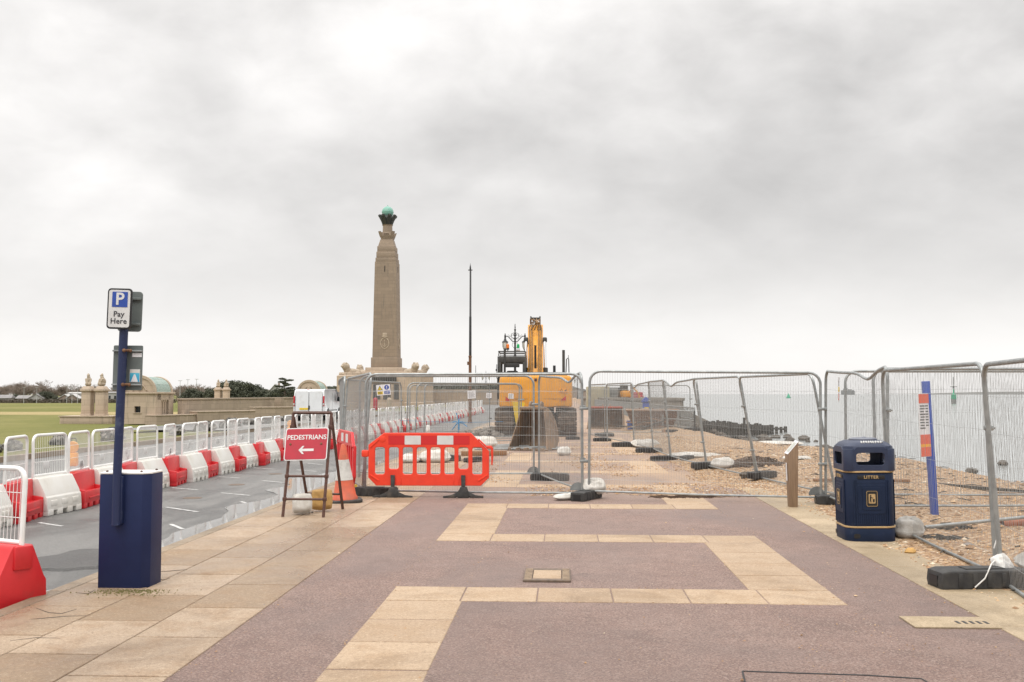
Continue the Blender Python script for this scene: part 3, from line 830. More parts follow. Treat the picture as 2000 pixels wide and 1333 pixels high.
st = MB().box((0, 0, 0), (.092, .003, .112)).build('sticker', M['white_sheet'], ls, T(.068, -.0065, -.068), 0)
s = NT('blue sea sticker'); sx = s.n('ShaderNodeSeparateXYZ'); s.l(s.co(), sx.inputs[0])
s.out(s.ramp(s.math('ADD', s.math('MULTIPLY', sx.outputs[2], 10.0), .5), [(.0, (.03, .28, .50)), (.55, (.06, .42, .62)), (.74, (.10, .50, .66)), (.75, (.66, .64, .60))]), .4)
MB().box((0, 0, 0), (.084, .003, .104)).build('sticker_picture', s.m, ls, T(.068, -.0085, -.068), 0)
MB().prism([(-.032, -.051), (.032, -.051), (.006, .012), (-.006, .012)], -.001, .001).build('sticker_shape', M['paper'], ls, T(.068, -.0112, -.068), 0)
MB().box((0, 0, 0), (.085, .003, .034)).build('sticker', M['paper'], ls, T(.082, -.0065, .11), 0)
b = MB(); b.box((-.02, -.175, 1.63), (.01, .001, .01)); 

# ------------------------------------------------------------------ water filled barriers with mesh panels
LB = .905
def castell(b_, poly, L, M_=None):
    b_.prism(poly, -L / 2, L / 2, .014, RZ(90))
    for x in (-.37, -.13, .13, .37): b_.box((x, 0, .055), (.15, .50, .115), .012)
def barrier_proto(kind):
    t = thing('water_barrier', '', 'barrier')
    b_ = MB()
    if kind == 'red':
        castell(b_, [(-.25, .075), (.25, .075), (.25, .30), (.10, .27), (.085, .63), (-.085, .63), (-.11, .27), (-.25, .30)], LB)
        for x in (-.42, .42): b_.prism([(-.255, .09), (-.10, .09), (-.08, .36), (-.25, .325)], x - .028, x + .028, .01, RZ(90))
        b_.box((0, -.256, .17), (.5, .02, .03), .008)
        b_.v = [(x, y, z * .86) for x, y, z in b_.v]
        body = b_.build('body', M['red_plastic'], t)
    else:
        castell(b_, [(-.25, .075), (.25, .075), (.235, .30), (.215, .325), (.21, .36), (.105, .60), (.09, .635), (-.09, .635), (-.105, .60), (-.21, .36), (-.215, .325), (-.235, .30)], LB)
        for x in (-.28, 0, .28): b_.box((x, -.236, .20), (.17, .03, .10), .012)
        b_.v = [(x, y, z * .86) for x, y, z in b_.v]
        body = b_.build('body', M['white_plastic'], t)
    f = MB(); r_ = .021; w = .43; z0, z1 = .575, 1.165; c = .10
    pts = [(-w, 0, z0 - .06), (-w, 0, z1 - c)]
    pts += [(-w + c - c * math.cos(R(a)), 0, z1 - c + c * math.sin(R(a))) for a in (22, 45, 68, 90)]
    pts += [(w - c + c * math.sin(R(a)), 0, z1 - c + c * math.cos(R(a))) for a in (0, 22, 45, 68, 90)] + [(w, 0, z0 - .06)]
    f.tube(pts, r_, 8); f.tube([(-w, 0, z0), (w, 0, z0)], r_ * .9, 8)
    p = f.build('panel_frame', M['white_steel'], t)
    g = MB(); nb = 19
    for k in range(1, nb): 
        x = -w + 2 * w * k / nb; g.tube([(x, 0, z0), (x, 0, z1 - .01)], .003, 4, cap=False)
    for z in (.77, .97): g.tube([(-w, .006, z), (w, .006, z)], .0035, 4, cap=False)
    g.build('panel_bars', M['white_steel'], p)
    return t
pr = {'red': barrier_proto('red'), 'white': barrier_proto('white')}
notice = MB().box((0, 0, 0), (.15, .006, .11), .001).mesh('notice_plate', M['white_sheet'])
ordn = ['first', 'second', 'third', 'fourth', 'fifth', 'sixth', 'seventh', 'eighth', 'ninth']
used = {'red': False, 'white': False}; cnt = {'red': 0, 'white': 0}; rb = random.Random(12)
for k in range(-3, 87):
    kind = 'red' if k % 2 == 0 else 'white'
    u = 15.55 + .925 * k
    ang = 9 if kind == 'red' else -2
    ang += rb.uniform(-3, 3)
    px = 1000 + FPX * UV(u, -7.7).x / UV(u, -7.7).y
    if px < 225:
        lab = {-3: 'white water filled barrier behind the near red barrier at the left edge', -2: 'red water filled barrier seen through the nearest white mesh panel at far left',
               -1: 'white water filled barrier between two red ones left of the ticket machine', 0: 'red water filled barrier standing clear to the left of the ticket machine',
               1: 'white water filled barrier partly behind the left edge of the ticket machine'}.get(k, '%s water filled barrier just left of the ticket machine pole' % kind); grp = 'water barriers along the road'
    elif px < 560:
        lab = '%s water filled barrier with mesh panel, %s %s one right of the ticket machine' % (kind, ordn[min(cnt[kind], 8)], kind); cnt[kind] += 1; grp = 'water barriers along the road'
        if px < 240: lab = '%s water filled barrier half hidden behind the ticket machine pole' % kind; cnt[kind] -= 1
    else:
        lab = '%s water filled barrier with white mesh panel, far along the road behind the pedestrians sign' % kind; grp = 'distant %s water barriers' % kind
    mm = T(*UV(u, -7.7 + rb.uniform(-.05, .05), -.12)) @ RZ(90 - 2.9 + ang) @ RX(rb.uniform(-1.2, 1.2))
    if not used[kind]:
        o = pr[kind]; used[kind] = True; o.matrix_world = mm; o['label'] = lab; o['group'] = grp
    else: o = dup(pr[kind], lab, grp, mm)
    if k < 40 and rb.random() < .72:
        n_ = bpy.data.objects.new('notice_plate', notice); COL.objects.link(n_); n_.parent = o
        n_.location = (rb.uniform(-.12, .12), -.016, rb.uniform(.64, .84)); n_.rotation_euler = (0, R(rb.uniform(-4, 4)), 0)
a = Vector((-3.92, 8.05, -.12)); ang = -27
mm = T(*(a - Vector((math.cos(R(ang)), math.sin(R(ang)), 0)) * .47)) @ RZ(ang) @ RX(-2)
nb_ = dup(pr['red'], 'nearest red water filled barrier with white mesh panel cut by the left edge', 'water barriers along the road', mm)
for ch in children(nb_):
    if ch.name.startswith('body'):
        b_ = MB(); castell(b_, [(-.25, .075), (.25, .075), (.235, .30), (.21, .34), (.105, .60), (.09, .635), (-.09, .635), (-.105, .60), (-.21, .34), (-.235, .30)], LB)
        b_.box((.42, 0, .52), (.11, .17, .22), .02); b_.box((0, -.20, .25), (.5, .06, .05), .015, RX(0))
        b_.v = [(x, y, z * .88) for x, y, z in b_.v]
        ch.data = b_.mesh('body', M['red_plastic'])
mm2 = T(*(a - Vector((math.cos(R(ang)), math.sin(R(ang)), 0)) * 1.42 + Vector((0, .12, 0)))) @ RZ(ang - 6)

def road_lamp(p, label, rz):
    t = thing('road_lamp', label, 'warning lamp', p, rz)
    MB().box((0, 0, .11), (.16, .10, .22), .02).build('battery_box', M['amber'], t)
    b_ = MB(); b_.lathe([(.03, -.03), (.085, -.028), (.095, 0), (.085, .028), (.03, .03)], 20, T(0, 0, .31) @ RX(90)); b_.build('lens', M['amber_lens'] if 0 else M['amber'], t)
    b_ = MB(); b_.tube([(-.05, 0, .40), (-.04, 0, .45), (.04, 0, .45), (.05, 0, .40)], .01, 6); b_.build('handle', M['black_paint'], t)
for (px, py, dy, lab, rz) in ((146, 886, 1.0, 'amber road lamp hung behind the mesh panels left of the ticket machine', 10), (568, 836, .8, 'amber road lamp behind the mesh panels beside the pedestrians sign', -12)):
    t_ = (px - 1000) / FPX; v_ = -7.95; u_ = (v_ * CA + t_ * v_ * SA) / (t_ * CA - SA)
    p = UV(u_, v_, .48); road_lamp(p, lab, rz)

# ------------------------------------------------------------------ pedestrians sign on its folding frame
PSG = thing('road_sign', 'red PEDESTRIANS sign with white left arrow on a brown folding frame', 'road sign', (G(592, 1006).x, 13.6, 0), -5)
def ang_bar(b_, p, q, w=.034): 
    b_.tube([p, q], w * .62, 4); return b_
b = MB()
FT = [(-.20, -.18, 0), (-.215, .29, 1.39)]; FT2 = [(.355, -.18, 0), (.325, .29, 1.39)]
ang_bar(b, *FT); ang_bar(b, *FT2); ang_bar(b, FT[1], FT2[1])
lerp = lambda p, q, t: tuple(a_ + (c_ - a_) * t for a_, c_ in zip(p, q))
for t_ in (.17, .385): ang_bar(b, lerp(*FT, t_), lerp(*FT2, t_), .026)
for t_ in (.17, .385, .86):
    b.box(lerp(*FT, t_), (.05, .05, .05), .008); b.box(lerp(*FT2, t_), (.05, .05, .05), .008)
b.build('front_frame', M['brown_steel'], PSG)
b = MB()
BK = [(-.24, .78, 0), (-.235, .30, 1.33)]; BK2 = [(.37, .78, 0), (.325, .30, 1.33)]
BK = [(-.16, .78, .20), (-.215, .30, 1.33)]
ang_bar(b, (-.15, .86, 0), BK[1]); ang_bar(b, *BK2)
ang_bar(b, lerp((-.15, .86, 0), BK[1], .17), lerp(*BK2, .17), .026)
b.build('rear_frame', M['brown_steel'], PSG)
pm = T(.03, .098, .965) @ RX(-18.5) @ RY(-1.5)
pl_ = MB().plate([rrect(.60, .46, .035)], .006, .001).build('sign_plate', M['white_sheet'], PSG, pm)
MB().plate([rrect(.572, .432, .026)], .003).build('sign_face', M['sign_red'], pl_, T(0, -.0055, 0))
MB().text('PEDESTRIANS', .092, .002, bold=.0015, spacing=.98).build('lettering', M['white_sheet'], pl_, T(.002, -.0085, .092), 0)
arrow = [(-.10, -.085), (-.048, -.028), (-.022, -.028), (-.05, -.068), (.11, -.068), (.11, -.102), (-.05, -.102), (-.022, -.142), (-.048, -.142)]
MB().prism(arrow, -.001, .001).build('arrow', M['white_sheet'], pl_, T(0, -.0085, 0), 0)
for x in (-.22, .21): MB().lathe([(.016, 0), (.016, .008), (.006, .012)], 8, T(x, -.006, .0) @ RX(90)).build('bolt', M['rust'], pl_)

def sack_mesh(w, l, h, seed, pinch=.55):
    rg = random.Random(seed); b_ = MB(); nx, ny = 18, 14; top = []; bot = []
    for sgn, lst in ((1, top), (-1, bot)):
        for j in range(ny + 1):
            for i in range(nx + 1):
                x, y = -1 + 2 * i / nx, -1 + 2 * j / ny
                e = max(0, (1 - abs(x) ** 3.2) * (1 - abs(y) ** 3.2)) ** .55
                wr = mnoise.noise(Vector((x * 2.3 + seed, y * 2.3, sgn))) * .16 + mnoise.noise(Vector((x * 6 + seed, y * 5, sgn))) * .06
                rim = 1 - .10 * (x * x + y * y) + .05 * mnoise.noise(Vector((x * 3, y * 3, seed)))
                zz_ = e * (.5 + wr * e) * h * (1 if sgn > 0 else .8)
                lst.append((x * w / 2 * rim, y * l / 2 * rim, sgn * zz_))
    n_ = (nx + 1) * (ny + 1)
    fs = []
    for o_, fl in ((0, 0), (n_, 1)):
        for j in range(ny):
            for i in range(nx):
                a_ = o_ + j * (nx + 1) + i; q = (a_, a_ + 1, a_ + nx + 2, a_ + nx + 1)
                fs.append(q if not fl else q[::-1])
    per_ = [i for i in range(nx + 1)] + [j * (nx + 1) + nx for j in range(1, ny + 1)] + [ny * (nx + 1) + i for i in range(nx - 1, -1, -1)] + [j * (nx + 1) for j in range(ny - 1, 0, -1)]
    m_ = len(per_)
    for i in range(m_):
        a_, c_ = per_[i], per_[(i + 1) % m_]; fs.append((c_, a_, a_ + n_, c_ + n_))
    return b_.add(top + bot, fs)
def sack(name, label, p, w, l, h, m, seed, Mr, group=None, cat='sandbag'):
    o = sack_mesh(w, l, h, seed).build(name, m, None, T(*p) @ Mr, 180); return tag(o, label, cat, group)
sack('sandbag', 'white sandbag propped on the foot bar of the pedestrians sign', (G(597, 1002).x, 13.72, .155), .30, .31, .18, M['sack_white'], 1, RX(72) @ RY(6) @ RZ(4))
sack('sandbag', 'tan sandbag behind the white one under the pedestrians sign', (G(638, 994).x, 14.08, .17), .33, .33, .19, M['sack_tan'], 2, RZ(14) @ RX(74) @ RY(-6))
b = MB(); p0 = G(600, 1004)
for q in (((-.10, 0), (.0, -.05), (.08, .02)), ((.08, .02), (.0, .06), (-.04, -.02), (-.14, -.03)), ((.0, 0), (.05, -.07), (.03, -.12))):
    b.tube([(p0.x + x, p0.y + y, .014 + .006 * i) for i, (x, y) in enumerate(q)], .005, 5)
tag(b.build('sack_tie', M['ink']), 'loose dark tie of the white sandbag lying on the slabs', 'tie cord')

# ------------------------------------------------------------------ traffic cone
pcn = G(679, 978)
cn = thing('traffic_cone', 'tall faded orange traffic cone with white sleeve beside the pedestrians sign', 'traffic cone', (pcn.x, pcn.y, 0), 14)
cn.rotation_euler = (0, R(-2.2), R(14)); cn.scale = (1.03, 1.03, .90); cn.location.y -= .25
MB().column(rrect(.50, .50, .13, n=5), .0, .055, .012).build('base', M['rubber'], cn)
z = lambda t: t
MB().lathe([(.195, .05), (.188, .09), (.168, .12), (.128, .38)], 28).build('lower_cone', M['cone_orange'], cn)
MB().lathe([(.132, .38), (.130, .385), (.077, .72), (.074, .722)], 28).build('reflective_sleeve', M['cone_white'], cn)
MB().lathe([(.074, .72), (.036, .97), (.030, .985), (.012, .985)], 28).build('upper_cone', M['cone_orange'], cn)

# ------------------------------------------------------------------ plastic pedestrian barriers
def chapter8(label, M_, foot_mat, foot_name='foot', red='orange_plastic'):
    t = thing('plastic_barrier', label, 'barrier', M=M_)
    W2 = .965; z0, z1 = .19, 1.03; ch = .19
    outer = [(-W2, z0 + ch - .06), (-W2 + ch - .06, z0), (W2 - ch + .06, z0), (W2, z0 + ch - .06), (W2, z1 - ch - .10), (W2 - ch - .10, z1), (-W2 + ch + .06, z1), (-W2, z1 - ch - .0)]
    holes = []
    xs = [-.80 + k * .2225 for k in range(8)]
    for k, x in enumerate(xs):
        lo = .37 if k not in (1, 6) else .455
        holes.append(rrect(.158, .80 - lo, .035, x + .02, (.80 + lo) / 2, 3))
    MB().plate([outer] + holes, .05, .010).build('panel', M[red], t)
    def tr(nm='moulded_rib'): return lambda q: q.build(nm, M[red], t)
    for x0, x1 in ((-W2 + .03, -W2 + .17), (W2 - .17, W2 - .03)):
        s_ = 1 if x0 < 0 else -1
        tr()(MB().tube([(x0 if s_ > 0 else x1, -.026, .80), (x1 if s_ > 0 else x0, -.026, .93)], .012, 6))
        tr()(MB().tube([(x0 if s_ > 0 else x1, -.026, .36), (x1 if s_ > 0 else x0, -.026, .27)], .012, 6))
    for x in (-.46, -.38, .46, .54): tr()(MB().box((x - .06, -.027, .27), (.012, .012, .11), .003))
    tr('maker_disc')(MB().lathe([(.05, 0), (.05, .006), (.04, .009)], 18, T(-.74, -.024, .93) @ RX(90)))
    # hook on one end, socket on the other
    b_ = MB(); b_.box((W2 + .005, 0, .80), (.09, .035, .05), .012); b_.tube([(W2 + .045, 0, .80), (W2 + .05, 0, .66), (W2 + .045, 0, .52)], [.022, .018, .012], 8); tr('link_hook')(b_)
    tr('link_socket')(MB().box((-W2 - .055, 0, .70), (.11, .07, .11), .018))
    for k in range(5):
        x0 = -.645 + k * .26
        MB().box((x0 + .13, -.0272, .915), (.258, .003, .142), 0).build('white_band' if k % 2 else 'red_band', M['white_sheet' if k % 2 else 'sign_red2'], t, smooth=0)
    for x in (-.57, .555):
        f = MB()
        f.prism([(-.035, .36), (-.03, .165), (-.10, .09), (-.20, .045), (-.32, .03), (-.32, 0), (-.12, 0), (-.09, .02), (.09, .02), (.12, 0), (.32, 0), (.32, .03), (.20, .045), (.10, .09), (.03, .165), (.035, .36)], -.055, -.030, .004, T(x, 0, 0))
        f.prism([(-.05, .17), (-.09, .05), (-.09, .0), (.09, .0), (.09, .05), (.05, .17)], -.09, .09, .012, T(x, .01, 0))
        f.build(foot_name, foot_mat, t)
    return t
M['sign_red2'] = mat('deep red band', (.56, .018, .02), rough=.4)
chapter8('long orange red plastic barrier with white bands standing before the mesh fence', T(-1.33, 15.98, 0) @ RZ(-1.2), M['rubber'])
p, q = Vector((-2.50, 15.95, 0)), Vector((-3.12, 17.9, 0)); an = math.degrees(math.atan2(q.y - p.y, q.x - p.x))
chapter8('red plastic barrier seen nearly end on behind the traffic cone', T(*((p + q) / 2)) @ RZ(an + 180), M['yellow_plastic'], red='red_plastic')
# ------------------------------------------------------------------ mesh fence panels
FW = 3.42
def fence_meshes(dent):
    def sag(x):       # a knocked top rail dips between its ends
        t = x / FW
        return -.10 * dent * math.exp(-((t - .62) / .13) ** 2) - .05 * dent * t * (1 - t) * 4
    def off(x, z): return dent * .10 * math.sin(math.pi * x / FW) * (z / 2.0) ** 2
    f = MB(); c = .17; z0, z1 = .12, 2.0; n = 16
    pts = [(0, 0, 0.02), (0, 0, z0), (0, 0, z1 - c)]
    pts += [(c - c * math.cos(R(a)), 0, z1 - c + c * math.sin(R(a))) for a in (20, 40, 60, 80)]
    pts += [(c + (FW - 2 * c) * k / n, off(c + (FW - 2 * c) * k / n, 2), z1 + sag(c + (FW - 2 * c) * k / n)) for k in range(n + 1)]
    pts += [(FW - c + c * math.sin(R(a)), 0, z1 - c + c * math.cos(R(a))) for a in (20, 40, 60, 80, 90)] + [(FW, 0, z0), (FW, 0, .02)]
    f.tube(pts, .021, 10); f.tube([(0, 0, z0), (FW / 2, .0, z0 - .012), (FW, 0, z0)], .016, 8)
    w = MB(); k = 0
    rg = random.Random(4)
    nW = 88
    for i in range(1, nW):
        x = FW * i / nW
        zt = z1 + sag(x) - (.0 if c < x < FW - c else c - math.sqrt(max(0, c * c - (c - min(x, FW - x)) ** 2)))
        w.tube([(x, 0, z0), (x + rg.uniform(-.004, .004), off(x, 1.0) + rg.uniform(-.004, .004), 1.0), (x, off(x, zt), zt)], .0015, 3, cap=False)
    for z in (.30, .62, 1.02, 1.40, 1.72):
        w.tube([(FW * i / 8, off(FW * i / 8, z), z + sag(FW * i / 8) * .5 * (z / 2) + rg.uniform(-.006, .006)) for i in range(9)], .0019, 3, cap=False)
    return f.mesh('frame', M['galv']), w.mesh('mesh', M['wire'], 0)
FM = {0: fence_meshes(0), 1: fence_meshes(1)}
cl = MB(); cl.box((0, 0, 0), (.13, .05, .045), .01); cl.tube([(.03, -.045, 0), (.03, .045, 0)], .012, 6)
cl = cl.mesh('clamp', M['galv'])
GRP = 'mesh fence panels round the works'
def panel(a, c, label, lean=0.0, dent=0, z=0.0, clampz=(.62, 1.45), drop=0.0):
    a, c = Vector((*a, 0)), Vector((*c, 0)); d = c - a; L = d.length
    mm = T(a.x, a.y, z) @ Matrix.Rotation(math.atan2(d.y, d.x), 4, 'Z') @ RY(drop) @ RX(-lean) @ SCL(L / FW, 1, 1)
    t = thing('mesh_fence', label, 'mesh fence', M=mm, group=GRP)
    for nm, me in (('frame', FM[dent][0]), ('mesh', FM[dent][1])):
        o = bpy.data.objects.new(nm, me); COL.objects.link(o); o.parent = t
    if clampz:
        for zc in clampz:
            o = bpy.data.objects.new('clamp', cl); COL.objects.link(o); o.parent = t; o.location = (FW + .03, 0, zc)
    return t
ft = MB()
ft.plate([[( -.36, 0), (.36, 0), (.37, .05), (.36, .125), (.30, .14), (-.30, .14), (-.36, .125), (-.37, .05)]], .23, .014, None)
for s_ in (-1, 1):
    for k in (-.22, -.11, 0, .11, .22): ft.box((k, s_ * .116, .07), (.035, .012, .10), .004)
ft.box((0, 0, .143), (.30, .12, .012), .004)
foot_me = ft.mesh('fence_foot', M['rubber'])
hl = MB(); hl.box((0, 0, .062), (.006, .12, .075))  # black plate on the solid block, painting the shade of a hollow
hole_me = hl.mesh('hollow_shade', M['black_paint'], 0)
def foot(x, y, rz, label, z=0.0, s=1.0):
    o = bpy.data.objects.new('ballast_block', foot_me); COL.objects.link(o)
    o.location = (x, y, z); o.rotation_euler = (0, 0, R(rz)); o.scale = (s, s, s)
    for s_ in (-1, 1): h = bpy.data.objects.new('hollow_shade', hole_me); COL.objects.link(h); h.parent = o; h.location = (s_ * .369, 0, 0)
    return tag(o, label, 'ballast block', 'rubber feet of the fence panels')
panel((-2.39, 16.3), (1.11, 15.82), 'front mesh fence panel behind the orange red plastic barrier', 0, z=-.03)
panel((1.21, 15.75), (4.66, 15.12), 'front mesh fence panel right of the excavator, left of the brown post', 0, z=.01, drop=.6)
panel((4.74, 15.15), (4.66, 12.45), 'short mesh fence panel with dipped top rail running towards the litter bin', 1, dent=1)
panel((4.64, 12.3), (4.32, 8.97), 'mesh fence panel right of the litter bin, in front of the blue post', -2, clampz=(1.42,), z=-.06, drop=.2)
panel((4.27, 8.75), (3.55, 5.4), 'nearest mesh fence panel cut by the right edge', -3.5, z=-.09)
# the run along the edge of the beach, leaning towards the works
edge = [(5.0, 15.4), (4.56, 18.6), (4.2, 21.6), (3.93, 24.8), (3.98, 28.2), (3.82, 31.3), (3.32, 34.9), (2.95, 38.3)]
ln = [11, 9, 6, 4, 3, 1, 0]
nm = ['leaning mesh fence panel nearest the brown post on the beach side', 'second leaning mesh fence panel away from the brown post', 'third mesh fence panel away from the brown post along the beach edge',
      'fourth mesh fence panel away from the brown post along the beach edge', 'fifth mesh fence panel away from the brown post along the beach edge', 'sixth mesh fence panel from the brown post, by the blue tub',
      'farthest mesh fence panel of the beach edge run, before the rusty bucket']
for (a, c), l_, s_ in zip(zip(edge, edge[1:]), ln, nm):
    panel(a, (c[0] + (a[0] - c[0]) * .03, c[1] + (a[1] - c[1]) * .03), s_, l_, dent=1 if l_ in (6, 3) else 0)
panel((3.75, 40.4), (7.25, 40.6), 'mesh fence panel facing us across the foot of the railings')
panel((5.12, 15.35), (8.6, 15.3), 'mesh fence panel on the shingle behind, right of the corner by the litter bin', -1.5, clampz=None)
panel((5.0, 13.75), (8.5, 13.95), 'mesh fence panel on the shingle just behind the blue post', 1, clampz=None)
# left enclosures
panel((-2.46, 16.45), (-3.4, 19.8), 'mesh fence panel running back along the kerb behind the traffic cone', -4, drop=.6)
panel((-3.42, 19.95), (-4.0, 23.2), 'mesh fence panel second back along the kerb, before the memorial', -2, dent=1)
panel((-4.0, 23.4), (-3.9, 26.8), 'mesh fence panel third back along the kerb, before the memorial', 1)
panel((-3.9, 27.0), (-3.42, 31.0), 'mesh fence panel farthest back along the kerb, before the memorial', 1)
panel((-3.0, 19.65), (.42, 19.3), 'mesh fence panel one row behind the orange red barrier, left of the digging bucket', 0)
panel((.52, 19.2), (1.12, 16.0), 'mesh fence panel with bent top rail in front of the excavator counterweight', 0, dent=1)
panel((-3.3, 31.2), (.2, 33.3), 'nearest of three mesh fence panels bunched before the excavator cab', -3)
panel((-3.2, 33), (.28, 35.1), 'middle of three mesh fence panels bunched before the excavator cab', -4)
panel((-3.05, 34.6), (.32, 36.2), 'farthest of three mesh fence panels bunched before the excavator cab', -2)
panel((-4.1, 40), (-.95, 42.2), 'mesh fence panel between the distant barriers and the excavator track', 0)
for x, y, rz, lab, sc_ in ((-2.22, 16.22, -6, 'long rubber foot under the left end of the front fence', 1.0), (1.17, 15.72, 62, 'rubber foot at the join of the two front fence panels', 1.0),
                           (4.92, 15.0, -6, 'rubber foot at the fence corner beside the brown post', 1.0), (4.02, 8.62, 4, 'nearest rubber foot at the right edge, tied with a white rag', 1.15),
                           (.72, 19.1, -4, 'rubber foot under the bent panel right of the digging bucket', 1.0), (4.62, 18.5, 40, 'rubber foot on the shingle second from the brown post', .9), (4.22, 21.5, 20, 'rubber foot by the white sack on the beach edge', 1.0),
                           (3.75, 24.7, 8, 'rubber foot beside the sack, fourth along the beach edge', .9), (4.25, 24.3, 55, 'rubber foot turned end on, close to the fourth along the beach edge', .7), (3.85, 28.1, 3, 'rubber foot fifth along the beach edge', 1.0), (3.5, 31.2, 2, 'rubber foot sixth along the beach edge', 1.05),
                           (3.15, 34.9, 2, 'rubber foot before the rusty bucket, last along the beach edge', .85), (3.6, 38.9, 3, 'rubber foot before the blue tub', 1.0), (2.2, 36.2, 4, 'rubber foot beside the right track of the excavator', .7),
                           (6.3, 39.8, 3, 'rubber foot left of the pair below the railings', .85), (7.25, 40.1, 3, 'rubber foot right of the pair below the railings', .9),
                           (-2.3, 24.2, 8, 'left rubber foot seen through the plastic barrier', .8), (-1.65, 24.6, -3, 'middle rubber foot under the white sacks behind the plastic barrier', 1.05), (-.95, 24.3, 60, 'right rubber foot behind the plastic barrier', .8)):
    foot(x, y, rz, lab, z=max(0, zb(*toUV(x, y))) if toUV(x, y)[1] > 1.7 else 0.004, s=sc_)
# round foot plates of the joins
def stay(x, y, rz, label, z=0.0):
    b_ = MB(); b_.prism([(.13 * math.cos(R(a)), .13 * math.sin(R(a)) + .12) for a in range(0, 181, 15)], -.004, .004, 0)
    o = b_.build('stay_plate', M['galv'], None, T(x, y, z) @ RZ(rz)); tag(o, label, 'stay plate', 'half round plates at the fence joins')
stay(1.05, 15.92, -6, 'half round steel plate at the join of the front fence panels'); stay(4.62, 15.2, 10, 'half round steel plate at the corner by the brown post'); stay(.42, 19.35, -6, 'half round steel plate at the bent fence panel')
# things hung on the fences
def hung(name, label, cat, w, h, Mx, bands, m='paper'):
    t = thing(name, label, cat, M=Mx)
    MB().box((0, 0, 0), (w, .004, h), .001).build('sheet', M[m], t, smooth=0)
    return t
def lines(par, x0, x1, zs, th, m='ink', y=-.0035, nm='printing', seed=0):
    rg = random.Random(seed); b_ = MB()
    for z in zs: b_.box(((x0 + x1) / 2 - rg.uniform(0, .12) * (x1 - x0), y, z), ((x1 - x0) * rg.uniform(.7, 1), .002, th))
    return b_.build(nm, M[m], par, smooth=0)
ws = hung('warning_sign', 'white sign with yellow electric triangle and blue circle on the mesh', 'warning sign', .27, .205, D(749, 762, 19.45) and (T(*D(749, 762, 19.42)) @ RY(-5)), None)
MB().plate([[(-.118, .0), (-.018, .0), (-.068, .088)]], .002).build('triangle', M['ink'], ws, T(0, -.0035, 0), 0)
MB().plate([[(-.104, .008), (-.032, .008), (-.068, .072)]], .002).build('triangle_face', M['notice_y2'] if 'notice_y2' in M else M['yellow_plastic'], ws, T(0, -.0052, 0), 0)
MB().plate([[(-.06, .062), (-.078, .032), (-.068, .034), (-.074, .012), (-.058, .040), (-.068, .038)]], .002).build('bolt_mark', M['ink'], ws, T(0, -.0069, 0), 0)
MB().plate([circ(.046, .064, .045)], .002).build('blue_disc', M['sign_blue'], ws, T(0, -.0035, 0), 0)
b = MB(); b.plate([rrect(.014, .042, .004, .064, .053)], .002); b.plate([circ(.008, .064, .020, 12)], .002); b.build('exclamation_mark', M['white_sheet'], ws, T(0, -.0053, 0), 0)
MB().box((-.068, -.0035, -.052), (.105, .002, .062)).build('yellow_box', M['yellow_plastic'], ws, smooth=0)
MB().box((.064, -.0035, -.052), (.105, .002, .062)).build('blue_box', M['sign_blue'], ws, smooth=0)
lines(ws, -.112, -.024, (-.036, -.052, -.068), .007, y=-.0052); lines(ws, .020, .108, (-.036, -.052, -.068), .006, 'white_sheet', y=-.0052)
for (px, py, Yd, w, h, lab, tilt) in ((921, 771, 31.9, .30, .26, 'larger white notice on the mesh left of the excavator', -4), (955, 773, 32.4, .20, .17, 'smaller white notice on the mesh beside the excavator track', 3), (998, 774, 32.9, .20, .17, 'white notice on the mesh in front of the excavator counterweight', 3)):
    t = hung('notice', lab, 'notice', w, h, T(*D(px, py, Yd)) @ RZ(30) @ RY(tilt), None)
    lines(t, -w * .4, w * .4, [h * k for k in (.3, .15, 0, -.15, -.3)], h * .03, y=-.0034, seed=px)
t = hung('hanging_tag', 'long white tag with yellow and red bands hung on the fence by the corner', 'hanging tag', .055, .36, T(*D(1638, 761, 14.6)) @ RZ(55) @ RY(4), None)
MB().box((0, -.0035, .0), (.052, .002, .07)).build('yellow_band', M['yellow_plastic'], t, smooth=0)
lines(t, -.024, .024, (-.07, -.09, -.11, -.13, -.15), .010, 'notice_red'); lines(t, -.02, .02, (.06, .08, .10, .12), .006)
b = MB(); q = D(896, 826, 27); rg = random.Random(5)
for k in range(9):
    a = rg.uniform(0, 6.28); l_ = rg.uniform(.14, .3)
    b.tube([q, q + Vector((math.cos(a) * l_ * .5, rg.uniform(-.05, .05), math.sin(a) * l_ * .5 + .02)), q + Vector((math.cos(a) * l_, rg.uniform(-.05, .05), math.sin(a) * l_ - .02))], .012, 5)
b.tube([q + Vector((-1.6, .02, .06)), q, q + Vector((1.2, -.02, .03))], .004, 4)
tag(b.build('rope_knot', M['rope_blue']), 'tangle of blue rope tied in the mesh behind the plastic barrier', 'rope')
sack('rag', 'white rag tied to the mesh left of the blue rope', D(836, 838, 27.2), .12, .22, .07, M['rope_white'], 31, RX(80), cat='rag')

